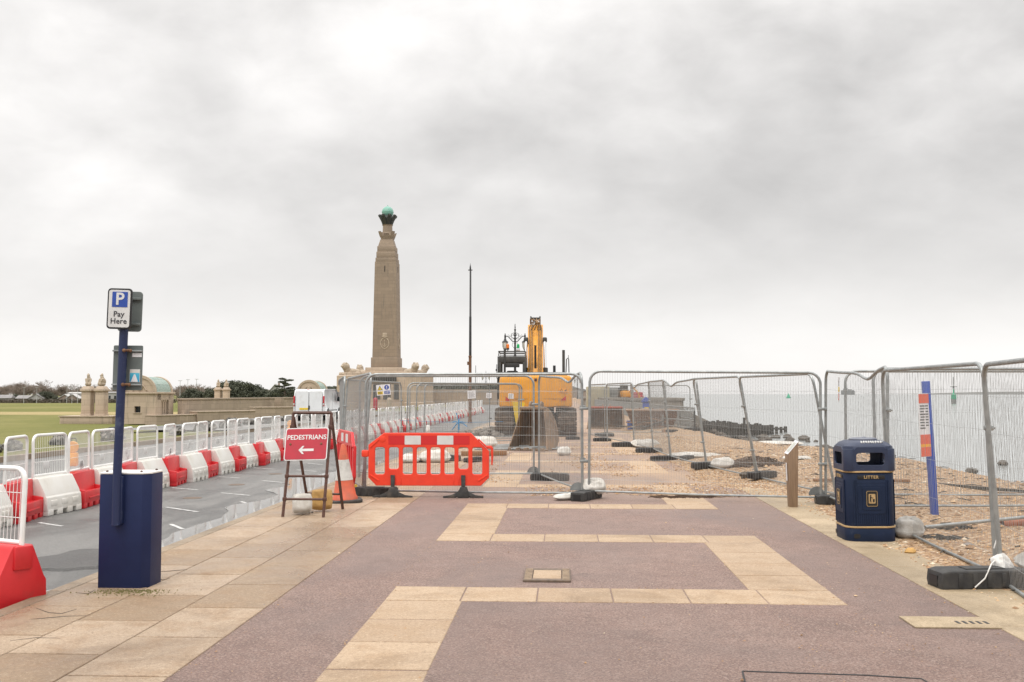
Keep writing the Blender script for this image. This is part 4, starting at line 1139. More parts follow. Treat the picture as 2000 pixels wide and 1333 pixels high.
# ------------------------------------------------------------------ sacks, pipes and litter round the fence feet
def zg(x, y): 
    u, v = toUV(x, y); return max(zb(u, v), 0.0) if v > 1.7 and v < 3.9 else (zb(u, v) if v >= 3.9 else 0.0)
for lab, x, y, w, l_, h, seed, Mr in (('white sandbag slung over the join of the front fence panels', 1.30, 15.86, .42, .30, .22, 11, RZ(20) @ RX(50)),
        ('white sandbag end lying left of the front join', .86, 15.62, .50, .2, .10, 12, RZ(18)), ('upper white sandbag of the heap behind the plastic barrier', -1.25, 24.9, .85, .5, .34, 13, RZ(5)),
        ('second upper white sandbag of the heap behind the plastic barrier', -.72, 24.8, .8, .5, .32, 14, RZ(-8)), ('lower left white sandbag behind the plastic barrier', -1.85, 24.1, .85, .5, .34, 15, RZ(-4)),
        ('grubby sandbag seen in the leftmost slots of the plastic barrier', -2.45, 24.0, .5, .4, .24, 16, RZ(30)), ('small white sandbag right of the digging bucket', 1.40, 26.9, .42, .36, .26, 17, RZ(10)),
        ('white sack behind the fence foot on the beach edge', 4.5, 21.35, .55, .45, .24, 18, RZ(-25)), ('white sack lying along the fence farther up the beach edge', 4.55, 24.9, 1.5, .5, .14, 19, RZ(-20)),
        ('white sheet of sacking spread on the shingle bank', 8.35, 31.2, 1.6, .8, .12, 20, RZ(-15)), ('scrap of white sacking right of the leaning fence post', 6.35, 22.3, .7, .45, .10, 21, RZ(-12)),
        ('white sack on the heap by the farthest rubber feet', 4.15, 31.0, 1.1, .45, .22, 22, RZ(25) @ RX(20))):
    zz0 = zg(x, y)
    up = h * .38 if y > 16 else h * .5
    if seed in (13, 14): up += .32
    if seed == 11: up = .19
    sack('sandbag', lab, (x, y, zz0 + up), w, l_, h, M['sack_white'], seed, Mr, 'sandbags and sacks on the works')
M['sack_grey'] = mat('grubby white sack', (.46, .445, .42), (.33, .31, .28), sc=7, rough=.8, bump=.006, bsc=60, dirt=(.20, .17, .13), dsc=4, dlo=.48, dhi=.8)
sack('ballast_bag', 'round grey white ballast bag lying right of the litter bin', (4.55, 11.5, zg(4.55, 11.5) + .10), .36, .30, .26, M['sack_grey'], 51, RZ(-20) @ RX(12), 'grey white ballast bags', 'ballast bag')
sack('ballast_bag', 'white ballast bag at the right edge behind the nearest foot', (4.95, 8.95, zg(4.95, 8.95) + .09), 1.0, .32, .22, M['sack_grey'], 52, RZ(-4) @ RX(8), 'grey white ballast bags', 'ballast bag')
sack('rag', 'white rag knotted round the foot of the leaning fence post at right', (4.24, 8.70, .18), .17, .2, .12, M['rope_white'], 41, RX(60) @ RZ(20), cat='rag')
b = MB(); b.tube([(4.2, 8.72, .22), (4.10, 8.60, .20), (4.03, 8.5, .17), (3.98, 8.47, .10), (3.88, 8.44, .03)], .006, 6); b.tube([(4.22, 8.8, .3), (4.27, 8.82, .42), (4.30, 8.84, .36), (4.29, 8.86, .24)], .006, 6)
tag(b.build('cord', M['rope_white']), 'white cord trailing from the rag over the nearest rubber foot', 'cord')
b = MB(); b.tube([(4.75, 11.55, .12), (6.6, 12.15, .2), (8.6, 12.8, .26)], .021, 10)
tag(b.build('scaffold_pole', M['galv']), 'loose steel pole slanting over the shingle behind the ballast bag', 'steel pole')
pt = thing('drain_pipe', 'terracotta drain pipe end lying on the shingle at the right edge', 'drain pipe', (5.9, 12.1, .085), -4)
b = MB(); b.tube([(0, 0, 0), (2.2, .2, .03)], .062, 18, cap=False); b.tube([(0, 0, 0), (.1, .01, 0)], .072, 18, cap=False); b.build('pipe', M['terracotta'], pt)
b = MB(); b.lathe([(.056, 0), (.0, 0.001)], 18, T(.03, 0, 0) @ RY(-90)); b.build('bore_shade', M['black_paint'], pt)  # black disc paints in the shade inside the pipe
for lab, p_, q_, w, h, m in (('long thin plank lying on the shingle behind the blue post', (6.1, 17.9), (9.0, 17.1), .09, .05, 'old_wood'), ('orange brown board lying behind the fence corner', (5.3, 17.6), (6.9, 17.4), .16, .05, 'plank'),
                             ('short timber baulk lying behind the orange red plastic barrier', (-1.35, 26.6), (-.15, 26.8), .12, .12, 'plank')):
    p_, q_ = Vector((*p_, zg(*p_) + h / 2 + .01)), Vector((*q_, zg(*q_) + h / 2 + .01)); d = q_ - p_
    b = MB(); b.box((0, 0, 0), (d.length, w, h), .006)
    tag(b.build('plank', M[m], None, T(*((p_ + q_) / 2)) @ d.to_track_quat('X', 'Z').to_matrix().to_4x4()), lab, 'plank', 'loose timber')
def tangle(name, lab, cat, cx, cy, rx, ry, n, h, m, seed, th=.006, ln_=.14):
    rg = random.Random(seed); b_ = MB()
    for _ in range(n):
        a = rg.uniform(0, 6.28); k = math.sqrt(rg.random()); x, y = cx + rx * k * math.cos(a), cy + ry * k * math.sin(a)
        zz_ = zg(x, y) + th + h * (1 - k * k) * rg.random(); b2 = rg.uniform(0, 6.28); l_ = ln_ * rg.uniform(.5, 1.3)
        b_.tube([(x, y, zz_), (x + l_ * .5 * math.cos(b2), y + l_ * .5 * math.sin(b2), zz_ + rg.uniform(-.3, .6) * th), (x + l_ * math.cos(b2 + .6), y + l_ * math.sin(b2 + .6), max(zg(x, y) + .004, zz_ - h * .2))], th * rg.uniform(.6, 1.2), 4)
    return tag(b_.build(name, M[m], smooth=0), lab, cat, 'dried seaweed')
g1 = G(1335, 971); tangle('seaweed', 'long heap of dried brown seaweed on the paving under the front fence', 'seaweed', g1.x, g1.y - .05, .50, .14, 190, .03, 'seaweed', 1)
g1 = G(1095, 964); tangle('seaweed', 'small strip of brown seaweed left of the front fence join', 'seaweed', g1.x, g1.y, .16, .06, 50, .02, 'seaweed', 2)
g1 = G(1840, 1052); tangle('seaweed', 'dark wisp of seaweed on the shingle below the blue post', 'seaweed', g1.x, g1.y, .22, .1, 70, .03, 'old_wood', 3)
g1 = G(1840, 1035, .05); tangle('seaweed', 'dark seaweed clump on the shingle right of the blue post', 'seaweed', g1.x + .25, g1.y + .3, .22, .1, 70, .04, 'old_wood', 4)
o = tangle('seaweed_mound', 'large mound of matted dark seaweed on the shingle behind the leaning panel', 'seaweed mound', 5.15, 21.3, .52, .5, 900, .20, 'seaweed', 5, .010, .18)
b = MB(); b.ball((5.15, 21.3, zg(5.15, 21.3)), (.48, .45, .17), 20, 12, None, .18, 4)
mo = b.build('matted_core', M['seaweed'], o, None, 60)
def rock(lab, x, y, s_, seed, m='rock', name='rock', grp='loose rocks', z=None):
    b_ = MB(); b_.ball((0, 0, 0), (s_, s_ * .8, s_ * .62), 12, 8, None, .38, seed)
    o_ = b_.build(name, M[m], None, T(x, y, (zg(x, y) if z is None else z) + s_ * .32) @ RZ(seed * 47), 30); return tag(o_, lab, 'rock', grp)
M['rock'] = mat('dark rock', (.06, .05, .04), (.13, .11, .09), sc=6, rough=.85, bump=.02, bsc=14)
M['mottled_rock'] = mat('mottled grey rock', (.045, .042, .038), (.25, .235, .21), sc=7, rough=.85, bump=.03, bsc=9, lo=.50, hi=.60)
rock('brown clod on the paving behind the front fence', *G(1458, 941).xy, .13, 3)
rock('pale flint cobble in front of the ballast bag', *G(1778, 1072, .05).xy, .06, 4, 'flint_plain' if 'flint_plain' in M else 'sack_tan')
for i, (px, py, s_, lab) in enumerate(((1897, 922, .35, 'dark stump like rock at the water edge by the right fence post'), (1958, 905, .3, 'small dark rock in the shallow water at right'), (1598, 878, .4, 'dark rock at the water edge left of the litter bin'), (1620, 876, .25, 'small dark rock beside the fence corner at the water edge'), (1545, 860, .3, 'small dark rock in the water left of the brown post'))):
    g1 = G(px, py, SEA_Z + .12); rock(lab, g1.x, g1.y, s_, 20 + i, z=SEA_Z)
for i in range(60):
    rg = random.Random(500 + i); u, v = rg.uniform(62, 92), rg.uniform(10.5, 21)
    p = UV(u, v); s_ = rg.uniform(.15, .5)
    rock('dark weedy foreshore rock between the shingle and the groyne', p.x, p.y, s_, 60 + i, grp='weedy foreshore rocks', z=max(zb(u, v), SEA_Z - .05))
# mottled rockery stones along the inland verge
for i in range(20):
    rg = random.Random(900 + i); u = 22 + i * 2.5 + rg.uniform(-.7, .7); v = -15.6 - rg.uniform(0, 1.1)
    p = UV(u, v); s_ = rg.uniform(.28, .55)
    pxx = 1000 + FPX * p.x / p.y
    rock('mottled grey rock on the grass verge beyond the barrier row', p.x, p.y, s_, 130 + i, 'mottled_rock', grp='mottled rocks on the verge', z=zl(u, v))
# ------------------------------------------------------------------ litter bin
LB_ = thing('litter_bin', 'navy blue litter bin with gold bands and white scrawl on its lid', 'litter bin', G(1690, 1058) + Vector((.075, .20, 0)), -3.5)
LB_.rotation_euler = (0, R(-.6), R(-3.5))
def sq(w, r=.10, n=5): return rrect(w, w, r, n=n)
b = MB(); b.column(sq(.56, .13), .0, .16, .012); b.build('base', M['bin_navy'], LB_)
b = MB(); b.column(sq(.552, .125), .172, .765, .004)
for s_ in range(4):
    for k in range(-8, 9):
        x = k * .0235
        if abs(x) < .155:
            for z0_, z1_ in ((.20, .31), (.655, .66)): b.box((x, -.2765, (z0_ + z1_) / 2), (.012, .006, z1_ - z0_), 0, RZ(90 * s_))
        else: b.box((x, -.2765, .44), (.012, .006, .50), 0, RZ(90 * s_))
    b.plate([rrect(.30, .32, .02, 0, .475)], .008, .002, RZ(90 * s_) @ T(0, -.277, 0))
    b.plate([rrect(.20, .25, .015, 0, .485)], .008, .002, RZ(90 * s_) @ T(0, -.283, 0))
b.build('body', M['bin_navy'], LB_)
for z0_ in (.158, .772):
    MB().column(sq(.572, .135), z0_, z0_ + .020, .004).build('gold_band', M['gold'], LB_)
# hood: four cornered shell with an opening in each face
b = MB()
zb0, zb1, zt = .795, .845, 1.00
for s_ in range(4):
    Rm = RZ(90 * s_) @ T(0, -.272, 0)
    b.plate([[(-.2, .79), (.2, .79), (.205, .90), (.2, 1.005), (.15, 1.06), (-.15, 1.06), (-.2, 1.005), (-.205, .90)], rrect(.31, .135, .035, .0, .925)], .024, .004, Rm)
    c_ = MB()
pts = []
for s_ in range(4):
    for z_, w_ in ((.79, 1.0),):
        cx, cy = .20, .20
        arc = [(cx + .085 * math.cos(R(a)), cy + .085 * math.sin(R(a))) for a in range(-10, 101, 10)] + [(cx + .06 * math.cos(R(a)), cy + .06 * math.sin(R(a))) for a in range(100, -11, -10)]
        b.column(arc, .79, 1.035, .004, RZ(90 * s_))
prof = [(.545, 1.03), (.535, 1.065), (.47, 1.10), (.36, 1.122), (.20, 1.130)]
vs, fs = [], []
loops = [(sq(w_, .11 if w_ > .4 else .08), z_) for w_, z_ in prof]; n_ = len(loops[0][0])
for lp, z_ in loops: vs += [(x, y, z_) for x, y in lp]
for i in range(len(loops) - 1):
    for k in range(n_): fs.append((i * n_ + k, i * n_ + (k + 1) % n_, (i + 1) * n_ + (k + 1) % n_, (i + 1) * n_ + k))
fs.append(tuple(range((len(loops) - 1) * n_, len(loops) * n_))); fs.append(tuple(range(n_ - 1, -1, -1)))
b.add(vs, fs); 
b.build('hood', M['bin_hood'], LB_)
MB().column(sq(.46, .09), .79, .80).build('inner_rim', M['black_paint'], LB_)
b = MB(); b.lathe([(.155, 1.125), (.155, 1.140), (.13, 1.150), (0, 1.153)], 24); b.ball((.02, .03, 1.15), (.03, .02, .012)); b.build('lid_plate', M['bin_grey'], LB_)
rg = random.Random(8); b = MB()
x = -.08
while x < .13:
    w_ = rg.uniform(.016, .03); b.tube([(x, -.238, 1.100), (x + w_ * .3, -.195, 1.117), (x + w_, -.225, 1.106), (x + w_ * .6, -.205, 1.113)], .009, 5); x += w_ + .004
b.build('painted_scrawl', M['white_sheet'], LB_)
for s_ in range(4):
    Rm = RZ(90 * s_)
    lb = MB().box((0, -.2785, .722), (.30, .006, .042), .002).build('litter_plate', M['black_paint'], LB_, Rm)
    MB().text('LITTER', .047, .003, bold=.001, spacing=1.15).build('lettering', M['gold'], lb, T(0, -.283, .722), 0)
    pp = MB().plate([rrect(.128, .178, .018, 0, .485)], .006, .001).build('symbol_plate', M['black_paint'], LB_, Rm @ T(0, -.289, 0))
    b = MB(); b.plate([rrect(.120, .170, .016, 0, .485), rrect(.112, .162, .013, 0, .485)], .002); b.build('gold_rim', M['gold'], pp, T(0, -.0045, 0), 0)
    MB().plate([rrect(.074, .105, .010, 0, .485)], .002).build('gold_panel', M['gold_lt'] if 'gold_lt' in M else M['gold'], pp, T(0, -.0045, 0), 0)
    b = MB(); b.plate([circ(.008, -.016, .519, 14)], .002); b.plate([[(-.024, .508), (-.010, .509), (.008, .492), (.006, .487), (-.008, .499), (-.011, .474), (-.008, .446), (-.014, .446), (-.018, .470), (-.021, .446), (-.027, .446), (-.024, .475)]], .002)
    b.plate([[(.006, .481), (.028, .481), (.025, .446), (.009, .446)]], .002); b.box((.010, 0, .494), (.008, .002, .006))
    b.build('tidy_symbol', M['black_paint'], pp, T(0, -.0064, 0), 0)
b = MB()
for s_ in range(4): b.plate([rrect(.07, .05, .02, -.17, .07)], .004, 0, RZ(90 * s_) @ T(0, -.2805, 0))
b.build('lifting_slot', M['black_paint'], LB_)

# ------------------------------------------------------------------ brown interpretation post, blue beach sign
M['pale_panel'] = mat('pale map panel', (.40, .43, .38), (.50, .50, .44), sc=20, rough=.3)
ip = thing('information_post', 'brown slant topped timber post standing before the fence corner', 'information post', (4.09, 14.62, 0), 2)
b = MB(); b.add([(-.052, -.055, 0), (.062, -.055, 0), (.062, .065, 0), (-.052, .065, 0), (-.078, -.07, .775), (.080, -.07, .955), (.080, .085, .965), (-.078, .085, .785)],
                [(3, 2, 1, 0), (4, 5, 6, 7), (0, 1, 5, 4), (1, 2, 6, 5), (2, 3, 7, 6), (3, 0, 4, 7)])
b2 = MB(); b2.bevel(b.v, b.f, .006); b2.build('timber_body', M['post_wood'], ip)
P4 = [Vector(p) for p in ((-.078, -.07, .775), (.080, -.07, .955), (.080, .085, .965), (-.078, .085, .785))]; c = sum(P4, Vector()) / 4
up_ = (P4[1] - P4[0]).cross(P4[3] - P4[0]).normalized() * .005
b = MB(); q_ = [c + (p - c) * 1.03 for p in P4]; b.add(q_ + [p + up_ for p in q_], [(3, 2, 1, 0), (4, 5, 6, 7), (0, 1, 5, 4), (1, 2, 6, 5), (2, 3, 7, 6), (3, 0, 4, 7)])
tp = b.build('rim', M['paper'], ip, None, 0)
b = MB(); q_ = [c + (p - c) * .74 + up_ * 1.5 for p in P4]; b.add(q_, [(0, 1, 2, 3)]); b.build('picture_panel', M['pale_panel'], tp, None, 0)
MB().box((-.072, -.02, .52), (.006, .03, .26)).build('side_plate', M['paper'], ip, RY(-1.6), 0)
bs = thing('beach_sign', 'blue post with a faded orange and white warning board on the shingle', 'beach sign', (5.53, 13.12, zg(5.53, 13.1) - .07), 0)
bs.rotation_euler = (0, R(-2.6), 0)
MB().box((0, 0, .90), (.085, .085, 1.82), .008).build('post', M['blue_paint'], bs)
Bm = T(-.095, -.10, 1.24) @ RZ(33) @ RY(1.5)
bd = MB().plate([rrect(.215, .82, .012)], .008, .001).build('board', M['paper'], bs, Bm)
for z_, h_, m_ in ((.345, .12, 'notice_red'), (-.185, .125, 'notice_red'), (-.265, .035, 'notice_yellow'), (-.345, .12, 'notice_red')):
    MB().box((0, -.006, z_), (.21, .002, h_)).build('coloured_band', M[m_], bd, smooth=0)
lines(bd, -.09, .02, [.25 - .036 * k for k in range(9)], .014, y=-.0062, seed=3); lines(bd, .03, .09, [.25 - .036 * k for k in range(8)], .014, y=-.0062, seed=6)
b = MB()
for z_ in (-.30, .10, .30): b.box((.03, .04, z_), (.03, .07, .02), .003)
b.build('clip', M['galv'], bd)

# ------------------------------------------------------------------ tracked excavator
EX = thing('excavator', 'yellow tracked excavator seen from behind with its boom raised', 'excavator', (.92, 38.7, 0), -1.5)
def track(x0):
    t = MB(); L, H, w = 4.6, 1.02, .74
    loop = []
    for a in range(90, 271, 15): loop.append((.5 + .5 * math.cos(R(a)) , .51 + .48 * math.sin(R(a))))
    for a in range(-90, 91, 15): loop.append((L - .5 + .5 * math.cos(R(a)), .51 + .48 * math.sin(R(a))))
    t.prism([(p[0], p[1]) for p in loop], -w / 2 + .05, w / 2 - .05, 0, RZ(90))
    n = 52; per_ = []
    m_ = len(loop); seg = [(Vector(loop[i]), Vector(loop[(i + 1) % m_])) for i in range(m_)]; tot = sum((q - p).length for p, q in seg)
    for k in range(n):
        d = tot * k / n
        for p, q in seg:
            l_ = (q - p).length
            if d <= l_: c_ = p + (q - p) * (d / l_); tg = (q - p) / l_; break
            d -= l_
        a = math.atan2(tg.y, tg.x)
        t.box((0, 0, 0), (w, .155, .05), 0, T(0, c_.x, c_.y) @ RX(math.degrees(a)) @ T(0, 0, -.0)); t.box((0, 0, -.045), (w, .03, .05), 0, T(0, c_.x, c_.y) @ RX(math.degrees(a)))
    o = t.build('track', M['track'], EX, T(x0, 0, .02), 0)
    s_ = MB()
    for k in range(8): s_.lathe([(.15, -.30), (.16, -.28), (.16, .28), (.15, .30)], 14, T(x0, .7 + k * .46, .32) @ RY(90))
    s_.lathe([(.33, -.32), (.33, .32)], 20, T(x0, .52, .53) @ RY(90)); s_.lathe([(.33, -.32), (.33, .32)], 20, T(x0, L - .52, .53) @ RY(90))
    s_.build('roller', M['excav_dark'], o, T(-x0, 0, 0))
track(-1.22); track(1.22)
b = MB(); b.box((0, 2.3, .62), (1.8, 3.0, .5), .08); b.lathe([(.75, .85), (.75, 1.12)], 30, T(0, 2.3, 0)); b.box((0, 1.5, .55), (2.0, .5, .35), .05); b.box((0, 3.1, .55), (2.0, .5, .35), .05)
b.build('undercarriage', M['excav_dark'], EX)
# counterweight: rounded block across the tail
b = MB(); outl = [(-1.43, .55), (-1.43, .22), (-1.36, .07), (-1.2, .0), (-.6, -.06), (0, -.07), (.6, -.06), (1.2, .0), (1.36, .07), (1.43, .22), (1.43, .55), (1.2, .95), (-1.2, .95)]
zs = [(1.14, .975), (1.2, 1.0), (2.14, 1.0), (2.29, .975), (2.37, .92)]
vs, fs = [], []
for z_, k in zs: vs += [(p[0] * k, (p[1] - .45) * k + .45, z_) for p in outl]
n_ = len(outl)
for i in range(len(zs) - 1):
    for k in range(n_): fs.append((i * n_ + k, i * n_ + (k + 1) % n_, (i + 1) * n_ + (k + 1) % n_, (i + 1) * n_ + k))
fs += [tuple(range(n_ - 1, -1, -1)), tuple(range((len(zs) - 1) * n_, len(zs) * n_))]
b.bevel(vs, fs, .05, None, 2, 20)
cw = b.build('counterweight', M['excav'], EX)
b = MB(); b.box((0, -.072, 2.20), (.10, .05, .11), .01); b.lathe([(.03, 0), (.03, .03)], 10, T(0, -.07, 2.2) @ RX(90)); b.build('lifting_eye', M['brown_steel'], cw)
b = MB(); b.add([(-1.17, -.012, 1.38), (-.97, -.032, 1.38), (-1.17, -.012, 1.56)], [(0, 1, 2)]); b.add([(1.17, -.012, 1.40), (.96, -.034, 1.40), (1.17, -.012, 1.58)], [(0, 1, 2)])
b.build('red_reflector', M['red_lens'], cw, T(0, -.025, 0), 0)
b = MB(); b.box((1.06, -.022, 1.80), (.30, .008, .16), 0, RZ(0)); b.build('warning_plate', M['amber'], cw, T(0, -.03, 0), 0)
b = MB(); b.plate([[(.93, 1.745), (1.07, 1.745), (1.0, 1.86)], [(.952, 1.757), (1.048, 1.757), (1.0, 1.838)]], .004); b.plate([[(1.10, 1.76), (1.19, 1.76), (1.19, 1.85), (1.15, 1.80)]], .004); b.build('plate_marks', M['ink'], cw, T(0, -.062, 0), 0)
b = MB(); b.box((0, -.06, 1.46), (2.1, .01, .012)); b.box((0, -.035, 1.17), (2.6, .02, .02)); b.build('seam', M['excav_dark'], cw, None, 0)
# upper structure
b = MB(); b.box((0, 2.0, 1.32), (2.7, 2.6, .30), .03); b.build('deck', M['excav_dark'], EX)
b = MB(); b.box((-.1, 1.55, 2.42), (2.7, 1.15, .20), .04); b.box((.55, 2.2, 1.9), (1.7, 2.0, .9), .05); b.box((-.9, 1.3, 2.0), (1.0, .7, .9), .05); b.build('engine_cover', M['excav_dark'], EX)
b = MB(); b.lathe([(.055, 2.5), (.055, 2.78), (.05, 2.80)], 12, T(.75, 1.5, 0)); b.build('air_intake', M['black_paint'], EX)
b = MB(); b.lathe([(.055, 2.45), (.055, 3.42)], 12, T(1.12, 1.4, 0)); b.build('exhaust', M['excav_dark'], EX)
b = MB(); b.tube([(1.22, 1.5, 2.5), (1.24, 1.5, 3.05), (1.30, 1.5, 3.1), (1.33, 1.5, 3.05), (1.34, 1.5, 2.5)], .02, 6); b.tube([(1.32, 1.5, 3.05), (1.32, 1.5, 3.22)], .01, 6); b.build('hand_rail', M['excav_dark'], EX)
# cab with roof guard
cab = MB(); x0, x1, y0_, y1_ = -1.48, -.46, 1.75, 3.4; zc0, zc1 = 1.45, 3.18
for x in (x0, x1):
    for y in (y0_, y1_): cab.box((x, y, (zc0 + zc1) / 2), (.15, .14, zc1 - zc0), .02)
cab.box(((x0 + x1) / 2, (y0_ + y1_) / 2, 1.85), (1.1, 1.75, .85), .04)
cab.box(((x0 + x1) / 2, (y0_ + y1_) / 2, 3.05), (1.12, 1.8, .28), .05)
cab.box(((x0 + x1) / 2, y0_ - .02, 2.83), (.62, .06, .20), .06)
cb = cab.build('cab', M['excav_dark'], EX)
b = MB(); b.box(((x0 + x1) / 2, y0_ + .62, 2.30), (.48, .14, .62), .06); b.box(((x0 + x1) / 2, y0_ + .72, 2.03), (.52, .5, .14), .05); b.build('seat', M['grey_steel'], cb)
b = MB()
for y in (y0_, y1_):
    b.tube([(x0 - .03, y, 3.2), (x0 - .03, y, 3.38), (x1 + .03, y, 3.38), (x1 + .03, y, 3.2)], .025, 6); b.tube([(x0, y, 3.29), (x1, y, 3.29)], .015, 6)
for x in (x0 - .03, x1 + .03): b.tube([(x, y0_, 3.38), (x, y1_, 3.38)], .025, 6)
b.build('roof_guard', M['excav_dark'], cb)
for nm_, x, m_ in (('amber_beacon', -1.14, 'amber_lens'), ('green_beacon', -.72, 'green_lens')):
    o = MB().lathe([(.055, 3.52), (.06, 3.56), (.055, 3.66), (.03, 3.69), (0, 3.695)], 14, T(x, y0_ + .1, 0)).build(nm_, M[m_], EX)
    MB().lathe([(.02, 3.38), (.02, 3.45), (.06, 3.46), (.06, 3.52)], 12, T(x, y0_ + .1, 0)).build('beacon_stem', M['black_paint'], o)
b = MB(); b.box((-.72, y0_ + .05, 3.45), (.16, .1, .12), .02); b.build('work_lamp', M['chrome'], EX)
b = MB(); b.tube([(-1.26, 1.7, 2.3), (-1.26, 1.7, 3.5)], .045, 10); b.build('stack_pipe', M['excav_dark'], EX)
b = MB(); b.tube([(-1.5, 1.7, 2.2), (-1.58, 1.6, 2.3), (-1.58, 1.6, 2.85)], .015, 6); b.box((-1.60, 1.6, 2.62), (.05, .04, .09), .01); b.tube([(-1.55, 1.55, 1.2), (-1.55, 1.5, 2.3)], .012, 6); b.build('mirror', M['black_paint'], EX)
# boom: cranked box girder, raised
BX = -.02
pts = [(2.75, 1.9), (3.9, 3.35), (5.2, 4.42), (5.55, 4.55)]; thk = [.34, .46, .50, .36]
vs, fs = [], []
for (y, z_), h_ in zip(pts, thk):
    vs += [(BX - .33, y - h_ * .45, z_ + h_ * .5), (BX + .33, y - h_ * .45, z_ + h_ * .5), (BX + .33, y + h_ * .5, z_ - h_ * .6), (BX - .33, y + h_ * .5, z_ - h_ * .6)]
for i in range(3):
    for k in range(4): fs.append((i * 4 + k, i * 4 + (k + 1) % 4, i * 4 + 4 + (k + 1) % 4, i * 4 + 4 + k))
fs += [(3, 2, 1, 0), (12, 13, 14, 15)]
b = MB(); b.bevel(vs, fs, .02); bm_ = b.build('boom', M['excav'], EX)
b = MB()
for x in (-.24, -.14, .14, .24):
    b.tube([(BX + x, 2.55, 2.2), (BX + x, 3.62, 3.62), (BX + x * 1.1, 4.6, 4.55), (BX + x * .6, 5.0, 4.8)], .028, 8)
for x in (-.2, -.05, .1, .22): b.tube([(BX + x, 4.3, 4.4), (BX + x * .4 + .1, 4.2, 4.72), (BX - x, 4.6, 4.92), (BX - x, 5.2, 4.75)], .025, 8)
b.build('hydraulic_pipe', M['hose'], bm_)
b = MB(); b.box((BX, 3.1, 2.95), (.09, .06, 1.5), .0, T(0, 0, 0)); b.build('cable_tray', M['black_paint'], bm_, None, 0)
for s_ in (-1, 1):
    o = MB().tube([(BX + s_ * .41, 3.4, 2.0), (BX + s_ * .41, 3.55, 2.75)], .12, 14).build('boom_cylinder', M['excav_dark'], EX)
    MB().tube([(BX + s_ * .41, 3.55, 2.75), (BX + s_ * .40, 3.92, 3.95)], .055, 12).build('cylinder_rod', M['chrome'], o)
    b = MB(); b.box((BX + s_ * .40, 3.95, 3.97), (.20, .2, .22), .05); b.build('pin_boss', M['excav_dark'], EX)
b = MB()
for s_ in (-1, 1): b.box((BX + s_ * .20, 5.3, 4.68), (.06, .5, .80), .02)
b.box((BX, 5.5, 5.0), (.46, .25, .10), .03); b.tube([(BX + .02, 5.1, 4.6), (BX + .0, 5.2, 4.85), (BX - .08, 5.35, 4.95)], .05, 8)
b.build('dipper_head', M['excav_dark'], EX)
b = MB(); b.bevel([(BX - .2, 5.5, 4.6), (BX + .2, 5.5, 4.6), (BX + .2, 5.85, 4.4), (BX - .2, 5.85, 4.4), (BX - .17, 6.6, 1.8), (BX + .17, 6.6, 1.8), (BX + .17, 6.85, 1.9), (BX - .17, 6.85, 1.9)],
         [(0, 1, 2, 3), (7, 6, 5, 4), (0, 4, 5, 1), (1, 5, 6, 2), (2, 6, 7, 3), (3, 7, 4, 0)], .02); b.build('dipper_arm', M['excav'], EX)
o = MB().plate([[(-.24, .52), (.24, .50), (.14, -.40), (-.02, -.44)]], .02, .004).build('plastic_sheet', M['yellow_plastic'], None, T(*D(1011, 812, 37.9)) @ RY(4) @ RX(8)); 
tag(o, 'yellow plastic sheet hanging between the excavator track and the digging bucket', 'plastic sheet')

